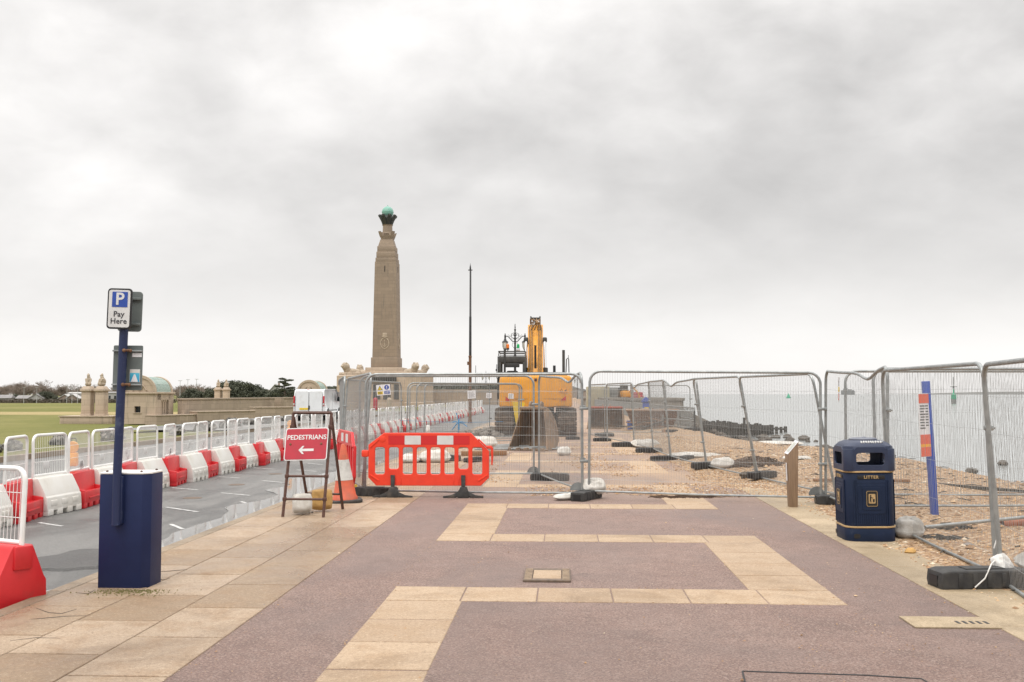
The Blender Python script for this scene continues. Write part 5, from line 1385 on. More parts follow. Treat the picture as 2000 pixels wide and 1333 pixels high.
def bucket(label, w, h, dep, M_, lip=None, flare=.12):
    t = thing('excavator_bucket', label, 'bucket', M=M_)
    # side profile in (y, z): mouth towards -y
    pr_ = [(-dep * .18, h * .99), (dep * .10, h), (dep * .34, h * .92), (dep * .52, h * .70), (dep * .56, h * .45), (dep * .48, h * .22), (dep * .25, h * .06), (-dep * .12, .02), (-dep * .55, .0)]
    th = .035
    sh = MB(); vs, fs = [], []
    wid = [w * (1 + flare * (1 - p[1] / h)) for p in pr_]
    for (y, z_), w_ in zip(pr_, wid): vs += [(-w_ / 2, y, z_), (w_ / 2, y, z_)]
    cen = Vector((dep * .05, h * .5))
    for (y, z_), w_ in zip(pr_, wid):
        d = (Vector((y, z_)) - cen).normalized() * th; vs += [(-w_ / 2, y + d.x, z_ + d.y), (w_ / 2, y + d.x, z_ + d.y)]
    n_ = len(pr_); o_ = 2 * n_
    for i in range(n_ - 1):
        a = 2 * i; fs += [(a, a + 1, a + 3, a + 2), (o_ + a + 2, o_ + a + 3, o_ + a + 1, o_ + a), (a, a + 2, o_ + a + 2, o_ + a), (a + 3, a + 1, o_ + a + 1, o_ + a + 3)]
    fs += [(1, 0, o_, o_ + 1), (2 * n_ - 2, 2 * n_ - 1, o_ + 2 * n_ - 1, o_ + 2 * n_ - 2)]
    sh.add(vs, fs); body = sh.build('shell', M['bucket'], t, None, 50)
    for s_ in (-1, 1):
        p = MB(); side = pr_ + [(-dep * .40, h * .28), (-dep * .28, h * .62)]
        vs, fs = [], []
        for k in (0, .03):
            for (y, z_) in side: vs.append((s_ * (w * (1 + flare * (1 - z_ / h)) / 2 + k), y, z_))
        m_ = len(side); fs = [tuple(range(m_)), tuple(range(2 * m_ - 1, m_ - 1, -1))] + [(i, (i + 1) % m_, m_ + (i + 1) % m_, m_ + i) for i in range(m_)]
        p.add(vs, fs); p.build('side_plate', M['bucket'], t, None, 40)
    l_ = MB()
    for k in range(5):
        x = w * (1 + flare) * (-.42 + .21 * k); l_.prism([(-.07, 0), (.07, 0), (.03, .09), (-.03, .09)], -.22, .0, .01, T(x, -dep * .5, .0))
    l_.box((0, -dep * .53, .03), (w * (1 + flare) + .06, .16, .05), .01); l_.build('toothed_lip', M['bucket'] if not lip else M['bucket'], t)
    c_ = MB(); c_.box((0, -dep * .12, h + .01), (w + .08, .22, .09), .02); c_.build('top_beam', M['bucket'] if not lip else M[lip], t)
    for s_ in (-1, 1):
        e = MB(); e.prism([(-.05, h * .98), (.30, h * .98), (.22, h * 1.14), (.10, h * 1.18), (.0, h * 1.12)], s_ * .17 - .03, s_ * .17 + .03, .01, RZ(90)); e.build('hanger_lug', M['bucket'], t)
    return t
bucket('rusty digging bucket standing on the paving in front of the excavator', 0.70, 1.22, 1.05, T(*G(1045, 880).xy, 0) @ T(0, .35, 0) @ RZ(-24), None, .72)
bucket('wide rusty bucket with a red top edge beyond the fence right of the excavator', 1.52, 1.0, 1.2, T(*G(1186, 838).xy, 0) @ T(0, .5, 0) @ RZ(-10), 'bucket_red', .10)
def heap(name, lab, x, y, rx, ry, h, n, m, seed):
    b_ = MB(); rg = random.Random(seed)
    for _ in range(n):
        k = math.sqrt(rg.random()); a = rg.uniform(0, 6.28); s_ = rg.uniform(.06, .20)
        b_.ball((x + rx * k * math.cos(a), y + ry * k * math.sin(a), h * (1 - k) * rg.random() + s_ * .4), (s_, s_ * .8, s_ * .6), 7, 5, None, .5, rg.randint(0, 9999))
    o_ = b_.build(name, M[m], None, None, 0); return tag(o_, lab, 'rubble heap', None, 'stuff')
M['rubble'] = mat('broken concrete', (.30, .28, .25), (.17, .15, .13), sc=3, rough=.9)
heap('rubble', 'low heap of broken concrete left of the excavator track', G(950, 838).x, 39.3, 1.0, .8, .35, 60, 'rubble', 3)
b = MB()
for k in range(7):
    y = 29.2 + k * .28; b.tube([(-1.1 + .06 * k, y, .04 + .03 * (k % 2)), (1.55 - .1 * k, y + .1, .05 + .02 * k)], .022, 8)
tag(b.build('pole_stack', M['galv']), 'flat stack of steel fence poles lying behind the plastic barrier', 'pole stack')

# ------------------------------------------------------------------ things beyond the fence on the right
tub = thing('plastic_tub', 'blue plastic tub standing right of the wide rusty bucket', 'tub', G(1233, 841).xy.to_3d(), 0)
MB().lathe([(.155, 0), (.165, .02), (.205, .40), (.225, .41), (.225, .44), (.20, .44), (.185, .40), (.15, .03), (0, .02)], 24).build('tub_body', M['blue_bin'], tub)
sk = thing('rubbish_skip', 'dark open skip with a rusty rim before the railings', 'skip', (6.35, 45.2, 0), -4)
b = MB(); vs = [(-.85, -.55, .12), (.85, -.55, .12), (.85, .55, .12), (-.85, .55, .12), (-1.15, -.75, .92), (1.15, -.75, .92), (1.15, .75, .92), (-1.15, .75, .92)]
inn = [(x * .95, y * .95, z_ + .03 if z_ < .5 else z_) for x, y, z_ in vs]
b.add(vs + inn, [(3, 2, 1, 0), (0, 1, 5, 4), (1, 2, 6, 5), (2, 3, 7, 6), (3, 0, 4, 7), (8, 9, 10, 11), (12, 13, 9, 8), (13, 14, 10, 9), (14, 15, 11, 10), (15, 12, 8, 11), (4, 5, 13, 12), (5, 6, 14, 13), (6, 7, 15, 14), (7, 4, 12, 15)]); b.build('skip_body', M['rust'], sk, None, 0)
b = MB(); b.tube([(-1.15, -.75, .92), (1.15, -.75, .92), (1.15, .75, .92), (-1.15, .75, .92)], .05, 8, True); b.build('rim', M['plank'], sk)
b = MB()
for x in (-.6, 0, .6): b.box((x, -.66, .5), (.06, .06, .8), .01, RX(-14) @ T(0, .0, 0))
b.build('rib', M['rust'], sk)
for i in range(8):
    rg = random.Random(60 + i); o = MB().box((0, 0, 0), (rg.uniform(.8, 1.7), .11, .05), .006).build('plank', M['plank' if i % 2 else 'old_wood'], None, T(6.0 + rg.uniform(-.9, .9), 43.9 + rg.uniform(-.3, .3), .12 + .09 * i * .6) @ RZ(rg.uniform(-40, 40)) @ RY(rg.uniform(-14, 14)))
    tag(o, 'broken board in the loose pile leaning before the dark skip', 'plank', 'broken boards before the skip')
p = G(1296, 862); st_ = MB().box((0, 0, .2), (.10, .10, .42), .01).build('timber_stake', M['plank'], None, T(p.x, p.y, 0) @ RY(3)); tag(st_, 'short brown timber stake standing by the farthest rubber feet', 'stake')
bp = thing('help_point', 'blue post with yellow plate standing by the railings', 'help point', (6.75, 50.2, 0), -6)
b = MB(); b.box((0, 0, .62), (.36, .26, 1.24), .02); b.prism([(-.24, 1.24), (.24, 1.24), (.20, 1.36), (-.02, 1.52), (-.20, 1.36)], -.18, .18, .02); b.build('housing', M['blue_paint'], bp)
MB().box((.02, -.135, .86), (.22, .012, .26)).build('yellow_plate', M['yellow_plastic'], bp, smooth=0)
b = MB(); b.prism(circ(.09, .04, .45, 16), -.16, -.13); b.build('round_plate', M['paper'], bp, smooth=0)
rl = thing('railing', 'galvanised railing running back along the sea side of the promenade', 'railing', (7.5, 41, 0), 0)
post, rail, bar = MB(), MB(), MB()
A, B_ = Vector((0, 0, 0)), Vector((.9, 60, 0)); nseg = 32
for k in range(nseg + 1):
    q = A + (B_ - A) * (k / nseg); post.box((q.x, q.y, .55), (.06, .06, 1.1), .008)
for z_ in (.14, .62, 1.08): rail.tube([A + Vector((0, 0, z_)), B_ + Vector((0, 0, z_))], .024, 8)
for k in range(330):
    q = A + (B_ - A) * ((k + .5) / 330); bar.tube([(q.x, q.y, .14), (q.x, q.y, 1.08)], .010, 5, cap=False)
post.build('posts', M['galv'], rl)['kind'] = 'stuff'; rail.build('rails', M['galv'], rl); o = bar.build('bars', M['galv'], rl); o['kind'] = 'stuff'
rl2 = thing('railing', 'short galvanised ramp railing turning towards the beach', 'railing', (7.5, 41, 0), 0)
post, rail, bar = MB(), MB(), MB(); A, B_ = Vector((0, 0, -.05)), Vector((-1.55, 7, 0))
for k in range(5):
    q = A + (B_ - A) * (k / 4); post.box((q.x, q.y, .48), (.06, .06, 1.0), .008)
for z_ in (.3, .6, .97): rail.tube([A + Vector((0, 0, z_)), B_ + Vector((0, 0, z_))], .026, 8)
post.build('posts', M['galv'], rl2); rail.build('rails', M['galv'], rl2)
# sea wall bastion
sw = thing('sea_wall', 'weathered concrete sea wall jutting onto the beach beyond the railings', 'sea wall', (0, 0, 0))
def wall_run(pts, z0_, z1_, th):
    b_ = MB()
    for p_, q_ in zip(pts, pts[1:]):
        d = Vector((q_[0] - p_[0], q_[1] - p_[1], 0)); L = d.length
        b_.box((L / 2, 0, (z0_ + z1_) / 2), (L + th * .9, th, z1_ - z0_), .03, T(p_[0], p_[1], 0) @ Matrix.Rotation(math.atan2(d.y, d.x), 4, 'Z'))
    return b_
run = [(9.2, 128), (10.4, 104), (12.2, 98.5), (16.2, 96.5), (16.7, 104), (14, 150)]
wall_run(run, -3, 1.0, .7).build('wall', M['concrete'], sw); wall_run(run, 1.0, 1.28, .95).build('coping', M['concrete'], sw)
b = MB(); b.prism([(-8, -3.0), (6.5, -3.0), (-.4, .2), (-8, .2)], -1, 7, 0, T(17.0, 98, 0)); b.build('sloping_apron', M['concrete'], sw, None, 0)
cbn = thing('site_cabin', 'beige site cabin far along the promenade beyond the bucket', 'cabin', (8.4, 112, 0), -3)
MB().box((1.25, 1.5, 1.28), (2.5, 5, 2.4), .04).build('cabin_body', M['container'], cbn); b = MB()
for k in range(12): b.box((.1 + k * .21, -1.02, 1.25), (.05, .05, 2.2))
b.build('ribs', M['container'], cbn, None, 0)
MB().box((2.0, -1.05, .1), (2, .3, .2)).build('skid', M['excav_dark'], cbn)
lo = thing('flatbed_lorry', 'grey flatbed lorry parked beyond the sea wall', 'lorry', (12.2, 118, .35), 70)
MB().box((0, 0, 1.0), (6.2, 2.2, .35), .03).build('bed', M['grey_steel'], lo); MB().box((-2.0, 0, 1.6), (1.6, 2.2, .95), .12).build('lorry_cab', M['grey_steel'], lo); MB().box((1.2, 0, 1.55), (3.4, 2.0, .6), .03).build('load', M['grey_steel'], lo)
b = MB()
for x in (-2, 1.2, 2.2):
    for y in (-1, 1): b.lathe([(.45, -.14), (.45, .14)], 18, T(x, y, .5) @ RX(90))
b.build('wheel', M['tyre'], lo)
mx = thing('mini_digger', 'small orange yellow digger standing at the end of the sea wall', 'digger', (13.2, 115, .5), 10)
MB().box((0, 0, 1.15), (1.3, 1.5, .75), .12).build('digger_body', M['excav'], mx); b = MB(); b.box((-.5, 0, .35), (.3, 1.9, .6), .15); b.box((.5, 0, .35), (.3, 1.9, .6), .15); b.build('track', M['track'], mx)
b = MB(); b.tube([(.2, -.6, 1.3), (.3, -1.3, 2.0), (.9, -1.6, 1.3), (1.1, -1.5, .7)], .1, 8); b.build('arm', M['excav'], mx)
MB().box((-.2, .3, 1.8), (.8, .8, .9), .08).build('digger_cab', M['excav_dark'], mx)
vn2 = thing('parked_pickup', 'dark red pick-up standing far along the sea wall', 'pick-up', (15.2, 122, .45), 80)
b = MB(); b.box((0, 0, .75), (4.4, 1.75, .55), .12); b.box((.2, 0, 1.2), (1.8, 1.6, .5), .18); b.build('body', M['red_dark'] if 'red_dark' in M else M['sign_red'], vn2)
b = MB()
for x in (-1.35, 1.4):
    for y in (-.8, .8): b.lathe([(.34, -.1), (.34, .1)], 16, T(x, y, .36) @ RX(90))
b.build('wheel', M['tyre'], vn2)
# timber groyne running into the sea
gr = thing('groyne', 'dark timber groyne of uneven posts running from the beach into the sea', 'groyne', (0, 0, 0))
A, B_ = Vector((15.0, 79, 0)), Vector((28.2, 103, 0)); n = 46; rg = random.Random(14)
for k in range(n):
    t_ = k / (n - 1); q = A + (B_ - A) * t_; top = -.42 - 1.25 * t_ + rg.uniform(-.10, .12)
    if k == int(n * .44): top += .55
    if t_ > .82 and k % 3 != 0: continue
    w_ = rg.uniform(.24, .36) * (1 if t_ < .85 else 1.1)
    b = MB(); b.bevel(*(lambda bb_: (bb_.v, bb_.f))(MB().frustum(w_, w_, w_ * .8, w_ * .8, -3.4, top)), .03)
    b.build('pile', M['old_wood'], gr, T(q.x, q.y, 0) @ RZ(rg.uniform(-20, 20) - 28) @ RX(rg.uniform(-2, 2)))
d = (B_ - A); an = math.atan2(d.y, d.x)
for i in range(8):
    p_, q_ = A + d * (i / 8), A + d * ((i + 1) / 8); z_ = -.78 - 1.2 * (i + .5) / 8
    MB().box((0, 0, 0), (d.length / 8 + .05, .12, .42 if i < 6 else .2), .02).build('planking', M['old_wood'], gr, T(*((p_ + q_) / 2 + Vector((.1, -.08, z_)))) @ Matrix.Rotation(an, 4, 'Z') @ RY(2.6))
# marks out at sea
by = G(1540, 778, SEA_Z); bu = thing('channel_buoy', 'green conical buoy far out on the sea', 'buoy', by, 0)
k = by.y / FPX
MB().lathe([(k * 4.5, -.4), (k * 4.5, k * 1.6), (k * 3.6, k * 2), (k * 1.6, k * 6.5), (k * .5, k * 9), (0, k * 9.5)], 16).build('hull', M['buoy_green'], bu)
by = G(1863, 789, SEA_Z); bc = thing('channel_beacon', 'slim channel beacon with a green foot standing in the sea', 'beacon', by, 0); k = by.y / FPX
MB().lathe([(k * 4.6, -1), (k * 4.8, k * 9)], 12).build('pile_base', M['grey_steel'], bc); MB().lathe([(k * 4.9, k * 9.05), (k * 4.6, k * 18), (k * 1.2, k * 21), (k * 1.0, k * 28), (k * .9, k * 28.1)], 12).build('green_tower', M['buoy_green'], bc)
b = MB(); b.lathe([(k * .8, k * 28), (k * .7, k * 52), (0, k * 53)], 8); b.box((0, 0, k * 33), (k * 12, k * 1.5, k * 1.4)); b.box((0, 0, k * 31.5), (k * 3, k * 1.5, k * 4)); b.build('mast', M['grey_steel'], bc)
by = G(1656, 771.5, SEA_Z); ff = thing('sea_fort', 'round grey sea fort on the horizon', 'fort', by, 0); k = by.y / FPX
MB().lathe([(k * 13, -3), (k * 13, k * 7.5), (k * 12, k * 7.6), (k * 12, k * 9)], 28).build('drum_wall', M['far_grey'], ff)
b = MB(); b.box((-k * 5, 0, k * 10.4), (k * 6, k * 6, k * 2.8)); b.box((k * 4, 0, k * 9.9), (k * 5, k * 6, k * 1.8)); b.lathe([(k * 1.1, k * 9), (k * 1.1, k * 13)], 10, T(-k * 1.5, 0, 0)); b.build('rooftop', M['far_grey'], ff, None, 0)
b = MB(); P_ = [(-300, 0), (-260, 6), (-80, 12), (100, 17), (420, 21), (900, 17), (1600, 24), (2600, 0)]
b.prism([(x, z_) for x, z_ in P_] + [(2600, -6), (-300, -6)], -100, 100); M['far_land'] = mat('far shore', (.30, .30, .29), (.36, .36, .35), sc=.003, rough=1)
struct('distant_shore', b, M['far_land'], T(2900 + 300, 7200, SEA_Z))
# ------------------------------------------------------------------ naval memorial
ME = thing('war_memorial', 'tall tapering stone obelisk memorial with a green globe and couchant lions', 'memorial', (-20.15, 160, -.6), -2.9)
ME.scale = (1, 1, 1)
def zf(y): return 1.65 + (770 - y) / 12.15 + .6
b = MB(); b.frustum(3.92, 3.92, 3.42, 3.42, zf(700), zf(513)); b.build('shaft', M['stone'], ME, None, 0)
b = MB()
for w_, a, c in ((4.3, 724, 699.5), (3.28, 513.5, 505), (3.05, 505.2, 493), (2.82, 493.2, 482)): b.box((0, 0, (zf(a) + zf(c)) / 2), (w_, w_, zf(c) - zf(a)), .05)
b.frustum(2.6, 2.6, 1.95, 1.95, zf(482.2), zf(468)); b.frustum(1.75, 1.75, 2.2, 2.2, zf(468.2), zf(460)); b.box((0, 0, zf(457)), (1.6, 1.6, zf(453) - zf(461)), .05)
for k in range(4):
    b.prism([(.7, zf(468)), (1.25, zf(463)), (1.62, zf(452)), (1.2, zf(456)), (.6, zf(456))], -.35, .35, .03, RZ(45 + 90 * k))
b.build('stepped_top', M['stone'], ME, None, 30)
MB().lathe([(.95, zf(456)), (.80, zf(454)), (.78, zf(440)), (.9, zf(438))], 16).build('round_neck', M['stone'], ME)
b = MB()
for k in range(8):
    b.prism([(.3, zf(442)), (.75, zf(439)), (1.05, zf(430)), (1.55, zf(419)), (1.3, zf(421)), (1.0, zf(424)), (.4, zf(422))], -.28, .28, .05, RZ(22.5 + 45 * k))
    b.ball((1.3 * math.cos(k * .785 + .39), 1.3 * math.sin(k * .785 + .39), zf(421)), .26, 8, 6, None, .4, k)
b.lathe([(.7, zf(440)), (.95, zf(425)), (.8, zf(420))], 16)
b.build('bronze_crown', M['bronze'], ME, None, 30)
b = MB(); b.ball((0, 0, zf(412.5)), .94, 28, 18); b.lathe([(.95, -.05), (.975, 0), (.95, .05)], 28, T(0, 0, zf(412.5))); b.lathe([(.06, 0), (.05, .25), (0, .3)], 8, T(0, 0, zf(412.5) + .92)); b.build('copper_globe', M['copper'], ME, None, 60)
# carved wreath and slits
b = MB()
for s_ in range(4):
    Rm = RZ(90 * s_)
    b.tube([(.66 * math.cos(q) , -1.90, zf(672) + .85 * math.sin(q)) for q in [k * .2618 for k in range(24)]], .09, 6, True, M=Rm)
    b.box((0, -1.91, zf(659)), (.9, .12, .22), .03, Rm); b.box((0, -1.9, zf(655)), (.7, .1, .5), .05, Rm)
    b.tube([(0, -1.93, zf(665)), (0, -1.93, zf(679))], .07, 6, M=Rm); b.tube([(-.35, -1.93, zf(675)), (0, -1.94, zf(679.5)), (.35, -1.93, zf(675))], .07, 6, M=Rm)
b.build('carved_wreath', M['statue'], ME)
b = MB()
for s_ in range(4):
    b.box((-.1, -1.80, zf(637)), (.10, .12, .9), 0, RZ(90 * s_)); b.box((-.1, -1.72, zf(527)), (.10, .12, .95), 0, RZ(90 * s_))
b.build('slit_window', M['black_paint'], ME, None, 0)
b = MB()
b.box((0, 0, (zf(731) + zf(719)) / 2), (5.8, 5.8, zf(719) - zf(731)), .05); b.box((0, 0, (zf(736) + zf(727)) / 2), (7.0, 7.0, zf(727) - zf(736)), .05)
b.box((0, 0, zf(742) - .0), (9.0, 8.2, 1.7), .06)
b.box((0, 0, (0 + zf(748)) / 2), (8.2, 8.2, zf(748)), .04)
b.box((0, 0, zf(788.5)), (8.9, 8.9, .35), .04); b.box((0, 0, .35), (9.6, 9.6, 1.1), .05); b.box((0, 0, -.4), (11, 11, .9), .05)
for k in range(4):
    Rm = RZ(45 + 90 * k)
    b.box((5.8, 0, zf(757)), (5.0, 2.1, 5.4), .1, Rm @ T(0, 0, -.4)); b.lathe([(1.45, -.4), (1.45, zf(736)), (1.3, zf(734.5)), (0, zf(734.4))], 20, Rm @ T(7.6, 0, 0)); b.lathe([(1.7, -.5), (1.7, .9), (1.45, 1.0)], 20, Rm @ T(7.6, 0, 0))
b.build('base', M['stone_light'], ME, None, 30)
b = MB()
for s_ in range(4):
    Rm = RZ(90 * s_)
    for x in (-2.45, -.82, .82, 2.45): b.box((x, -4.13, zf(766)), (1.15, .09, 2.35), 0, Rm)
    b.box((0, -4.30, zf(741.5)), (4.6, .05, .75), 0, Rm)  # dark plate paints in the shade of a recess above the panels
b.build('name_panel_and_recess', M['bronze_panel'], ME, None, 0)
def lion():
    m = MB(); m.ball((0, 0, .55), (1.15, .52, .52)); m.ball((.75, 0, .85), (.5, .48, .6)); m.ball((1.15, 0, 1.45), (.42, .40, .45)); m.ball((.95, 0, 1.3), (.55, .52, .62)); m.ball((1.5, 0, 1.35), (.24, .22, .2)); m.ball((-.85, 0, .5), (.5, .58, .5))
    for s_ in (-1, 1): m.ball((1.25, s_ * .33, .16), (.62, .16, .17)); m.ball((-.65, s_ * .48, .24), (.6, .2, .26)); m.ball((1.05, s_ * .3, 1.85), (.12, .1, .13))
    m.tube([(-1.25, 0, .45), (-1.5, .3, .25), (-1.1, .62, .15)], .1, 8)
    return remeshed(m, .07)
lm = lion().mesh('lion', M['statue'], 180)
for k in range(4):
    o = bpy.data.objects.new('carved_lion', lm); COL.objects.link(o); o.parent = ME
    o.matrix_local = RZ(45 + 90 * k) @ T(6.6, 0, zf(735)) @ SCL(1.15, 1.15, 1.05)
# statue piers
def figure(seed):
    m = MB(); rg = random.Random(seed)
    m.ball((0, 0, .22), (.30, .26, .24)); m.ball((.0, .04, .62), (.22, .2, .36)); m.ball((.02, .02, .95), (.15, .15, .17)); m.ball((.02, .0, 1.17), (.12, .13, .15)); m.ball((.10, -.05, 1.12), (.10, .07, .07))
    for s_ in (-1, 1): m.ball((.17, s_ * .14, .25), (.16, .08, .22)); m.tube([(.06, s_ * .2, .82), (.17, s_ * .19, .55), (.24, s_ * .1, .35)], [.08, .07, .06], 8)
    m.ball((-.18, 0, .5), (.14, .22, .34)); m.ball((0, 0, 1.31), (.07, .07, .08))
    return remeshed(m, .035)
fig = [figure(1).mesh('figure', M['statue'], 180)]
def pier(p, lab, flip=1, grp='statue piers'):
    t = thing('statue_pier', lab, 'stone pier', p, -2.9, grp)
    b_ = MB(); b_.box((0, 0, 1.28), (.98, .98, 2.56), .03); b_.box((0, 0, .05), (1.1, 1.1, .3), .03); b_.build('shaft', M['stone_light'], t, None, 30)
    b_ = MB(); b_.box((0, 0, 2.66), (1.24, 1.24, .22), .05); b_.frustum(1.12, 1.12, .72, .72, 2.77, 3.10, None, .03); b_.build('cap', M['stone_light'], t, None, 30)
    o = bpy.data.objects.new('seated_statue', fig[0]); COL.objects.link(o); o.parent = t; o.matrix_local = T(0, 0, 3.08) @ RZ(-60 if flip > 0 else -125) @ SCL(1.25, 1.25, 1.0)
    return t
PB = thing('stone_platform', 'low stone platform under the nearer pair of statue piers', 'platform', (0, 0, 0))
pz = -.62
q1, q2 = D(171, 812, 105), D(198, 812, 105)
pier((q1.x, 105, pz), 'nearer statue pier, left one of the pair left of the ticket machine pole'); pier((q2.x, 105, pz), 'nearer statue pier, right one of the pair left of the ticket machine pole', -1)
q1, q2 = D(425.5, 800, 170), D(441.5, 800, 170)
pier((q1.x, 170, -.3), 'distant statue pier, left one of the pair rising behind the garden wall'); pier((q2.x, 170, -.3), 'distant statue pier, right one of the pair rising behind the garden wall', -1)
xc = (D(171, 812, 105).x + D(228, 812, 105).x) / 2
b = MB(); b.box((0, 0, -.4), (5.6, 3.2, .78), .06); b.box((0, 0, .02), (5.8, 3.4, .10), .03); b.build('masonry', M['stone_light'], PB, T(D(182, 812, 105).x, 105, pz - .07) @ RZ(-2.9), 30)
# pavilions
def pavilion(loc, lab):
    t = thing('pavilion', lab, 'pavilion', loc, -2.9, 'memorial pavilions')
    w_, d_, h_ = 3.3, 4.6, 3.02
    b_ = MB()
    # front block with a window opening, deep open side porch behind
    b_.plate([[(-w_ / 2, 0), (w_ / 2, 0), (w_ / 2, h_), (-w_ / 2, h_)], [(-.50, 1.15), (.12, 1.15), (.12, 1.78), (-.50, 1.78)]], .45, 0, T(0, .225, 0))
    b_.box((0, d_ - .22, h_ / 2), (w_, .44, h_)); b_.box((-w_ / 2 + .22, d_ / 2, h_ / 2), (.44, d_ - .9, h_)); b_.box((w_ / 2 - .2, .9, h_ / 2), (.40, .9, h_)); b_.box((w_ / 2 - .2, d_ - .85, h_ / 2), (.40, .82, h_)); b_.box((0, d_ / 2, .25), (w_ - .1, d_ - .9, .5)); b_.box((w_ / 2 - .2, d_ / 2, h_ - .3), (.4, d_ - .9, .6))
    b_.build('wall', M['stone_light'], t, None, 0)
    MB().box((0, d_ / 2, h_ + .09), (w_ + .28, d_ + .28, .2), .04).build('cornice', M['stone_light'], t)
    arch = lambda r_, z_: [(r_ * math.cos(R(a)), z_ + r_ * math.sin(R(a))) for a in range(0, 181, 9)]
    g_ = MB()
    for y in (.02,): g_.plate([arch(1.62, h_ + .19)], .38, .02, T(0, y + .19, 0)); g_.plate([arch(1.70, h_ + .19) + arch(1.40, h_ + .19)[::-1]], .14, .02, T(0, y - .02 if y < 1 else y + .42, 0))
    g_.ball((0, -.02, h_ + .75), (.30, .12, .42), 10, 8, None, .3, 3); g_.tube([(-.7, -.03, h_ + .35), (-.45, -.05, h_ + .75), (0, -.06, h_ + 1.15), (.45, -.05, h_ + .75), (.7, -.03, h_ + .35)], .07, 6)
    g_.build('gable', M['stone_light'], t, None, 30)
    r = MB(); pr_ = arch(1.52, h_ + .19); r.prism(pr_, .38, d_ - .40)
    g2 = MB(); g2.plate([arch(1.62, h_ + .19)], .38, .02, T(0, d_ - .23, 0)); g2.build('gable', M['stone_light'], t, None, 30)
    rf = r.build('copper_roof', M['copper_light'], t, None, 25)
    s_ = MB()
    for k in range(9): s_.tube([(1.53 * math.cos(R(a)), .5 + k * .4, h_ + .19 + 1.53 * math.sin(R(a))) for a in range(5, 176, 10)], .022, 5)
    for a in (30, 60, 90, 120, 150): s_.tube([(1.53 * math.cos(R(a)), .4, h_ + .19 + 1.53 * math.sin(R(a))), (1.53 * math.cos(R(a)), d_ - .42, h_ + .19 + 1.53 * math.sin(R(a)))], .018, 5)
    s_.build('roof_seam', M['copper_light'], rf)
    b_ = MB(); b_.box((-.19, .38, 1.46), (.66, .05, .68)); wn_ = b_.build('window', M['glass_dark'], t, None, 0)
    b_ = MB(); b_.box((-.19, -.03, 1.10), (.86, .1, .1), .02)
    b_.build('sill', M['stone_light'], wn_)
    b_ = MB()
    for x in (-.35, -.19, -.03): b_.box((x, .2, 1.46), (.025, .03, .64))
    b_.build('window_bars', M['lamp_iron'], wn_, None, 0)
    for y in (1.75, 2.3, 2.85):
        c_ = MB(); c_.lathe([(.19, .5), (.19, .62), (.155, .66), (.14, 2.15), (.2, 2.3), (.2, 2.42)], 14, T(w_ / 2 - .2, y, 0)); c_.build('column', M['stone_light'], t)
    return t
zp = -1.36
pavilion((D(272, 800, 100).x, 100, zp), 'nearer stone pavilion with arched copper roof beside the ticket machine pole')
pavilion((D(603, 800, 140).x, 140, zp + .1), 'farther stone pavilion with arched copper roof behind the white van')
gw = thing('garden_wall', 'long weathered stone wall running between the two pavilions', 'garden wall', (0, 0, 0))
b = wall_run([(-34.6, 104.4), (-32.3, 122), (-30.2, 139)], -2, 1.02, .6); b.build('wall', M['stone_wall'], gw, None, 0)
b = wall_run([(-34.6, 104.4), (-32.3, 122), (-30.2, 139)], 1.02, 1.2, .8); b.build('coping', M['stone_wall'], gw, None, 0)
pt_ = D(540, 790, 128); MB().box((0, 0, 0), (.9, .9, 2.4), .02).build('pilaster', M['stone'], gw, T(pt_.x + .35, 128, .0) @ RZ(-7))
MB().box((0, 0, 0), (.3, 9, .12), .02).build('bench_slab', M['old_wood'], gw, T(D(548, 795, 120).x + 1.0, 120, -.05) @ RZ(-7))
for lab, x0_, x1_, ytop, Yd in (('lowest stepped stone planter wall, beside the nearer pavilion', 306, 388, 813, 99.0), ('middle stepped stone planter wall below the garden wall', 386, 499, 805.5, 103.5), ('highest stepped stone planter wall, left of the white van', 498, 640, 797, 112)):
    p_, q_ = D(x0_, ytop, Yd), D(x1_, ytop, Yd + 5)
    t = thing('planter_wall', lab, 'planter wall', (0, 0, 0), 0, 'stepped planter walls')
    d = Vector((q_.x - p_.x, 5, 0)); b = MB(); b.box((d.length / 2, .8, (p_.z - 3.2) / 2), (d.length, 1.6, p_.z + 3.2), .03); b.build('masonry', M['stone_wall'], t, T(p_.x, Yd, 0) @ Matrix.Rotation(math.atan2(d.y, d.x), 4, 'Z'), 0)
    MB().box((d.length / 2, .8, p_.z + .04), (d.length + .1, 1.75, .1), .02).build('coping', M['stone_wall'], t, T(p_.x, Yd, 0) @ Matrix.Rotation(math.atan2(d.y, d.x), 4, 'Z'), 0)
mw = thing('memorial_wall', 'lower stone wall with a dark panel right of the obelisk base', 'memorial wall', (0, 0, 0))
MB().box((0, 0, 0), (15, .8, 4.0), .04).build('wall', M['stone_wall'], mw, T(-8.0, 168, .2) @ RZ(-3), 0); MB().box((0, -.42, .3), (6.5, .05, 1.6)).build('green_panel', M['bronze_panel'], mw, T(-6.5, 168, .2) @ RZ(-3), 0)
MB().box((0, 0, 2.1), (15.3, 1.1, .25)).build('coping', M['stone_wall'], mw, T(-8.0, 168, .2) @ RZ(-3), 0)

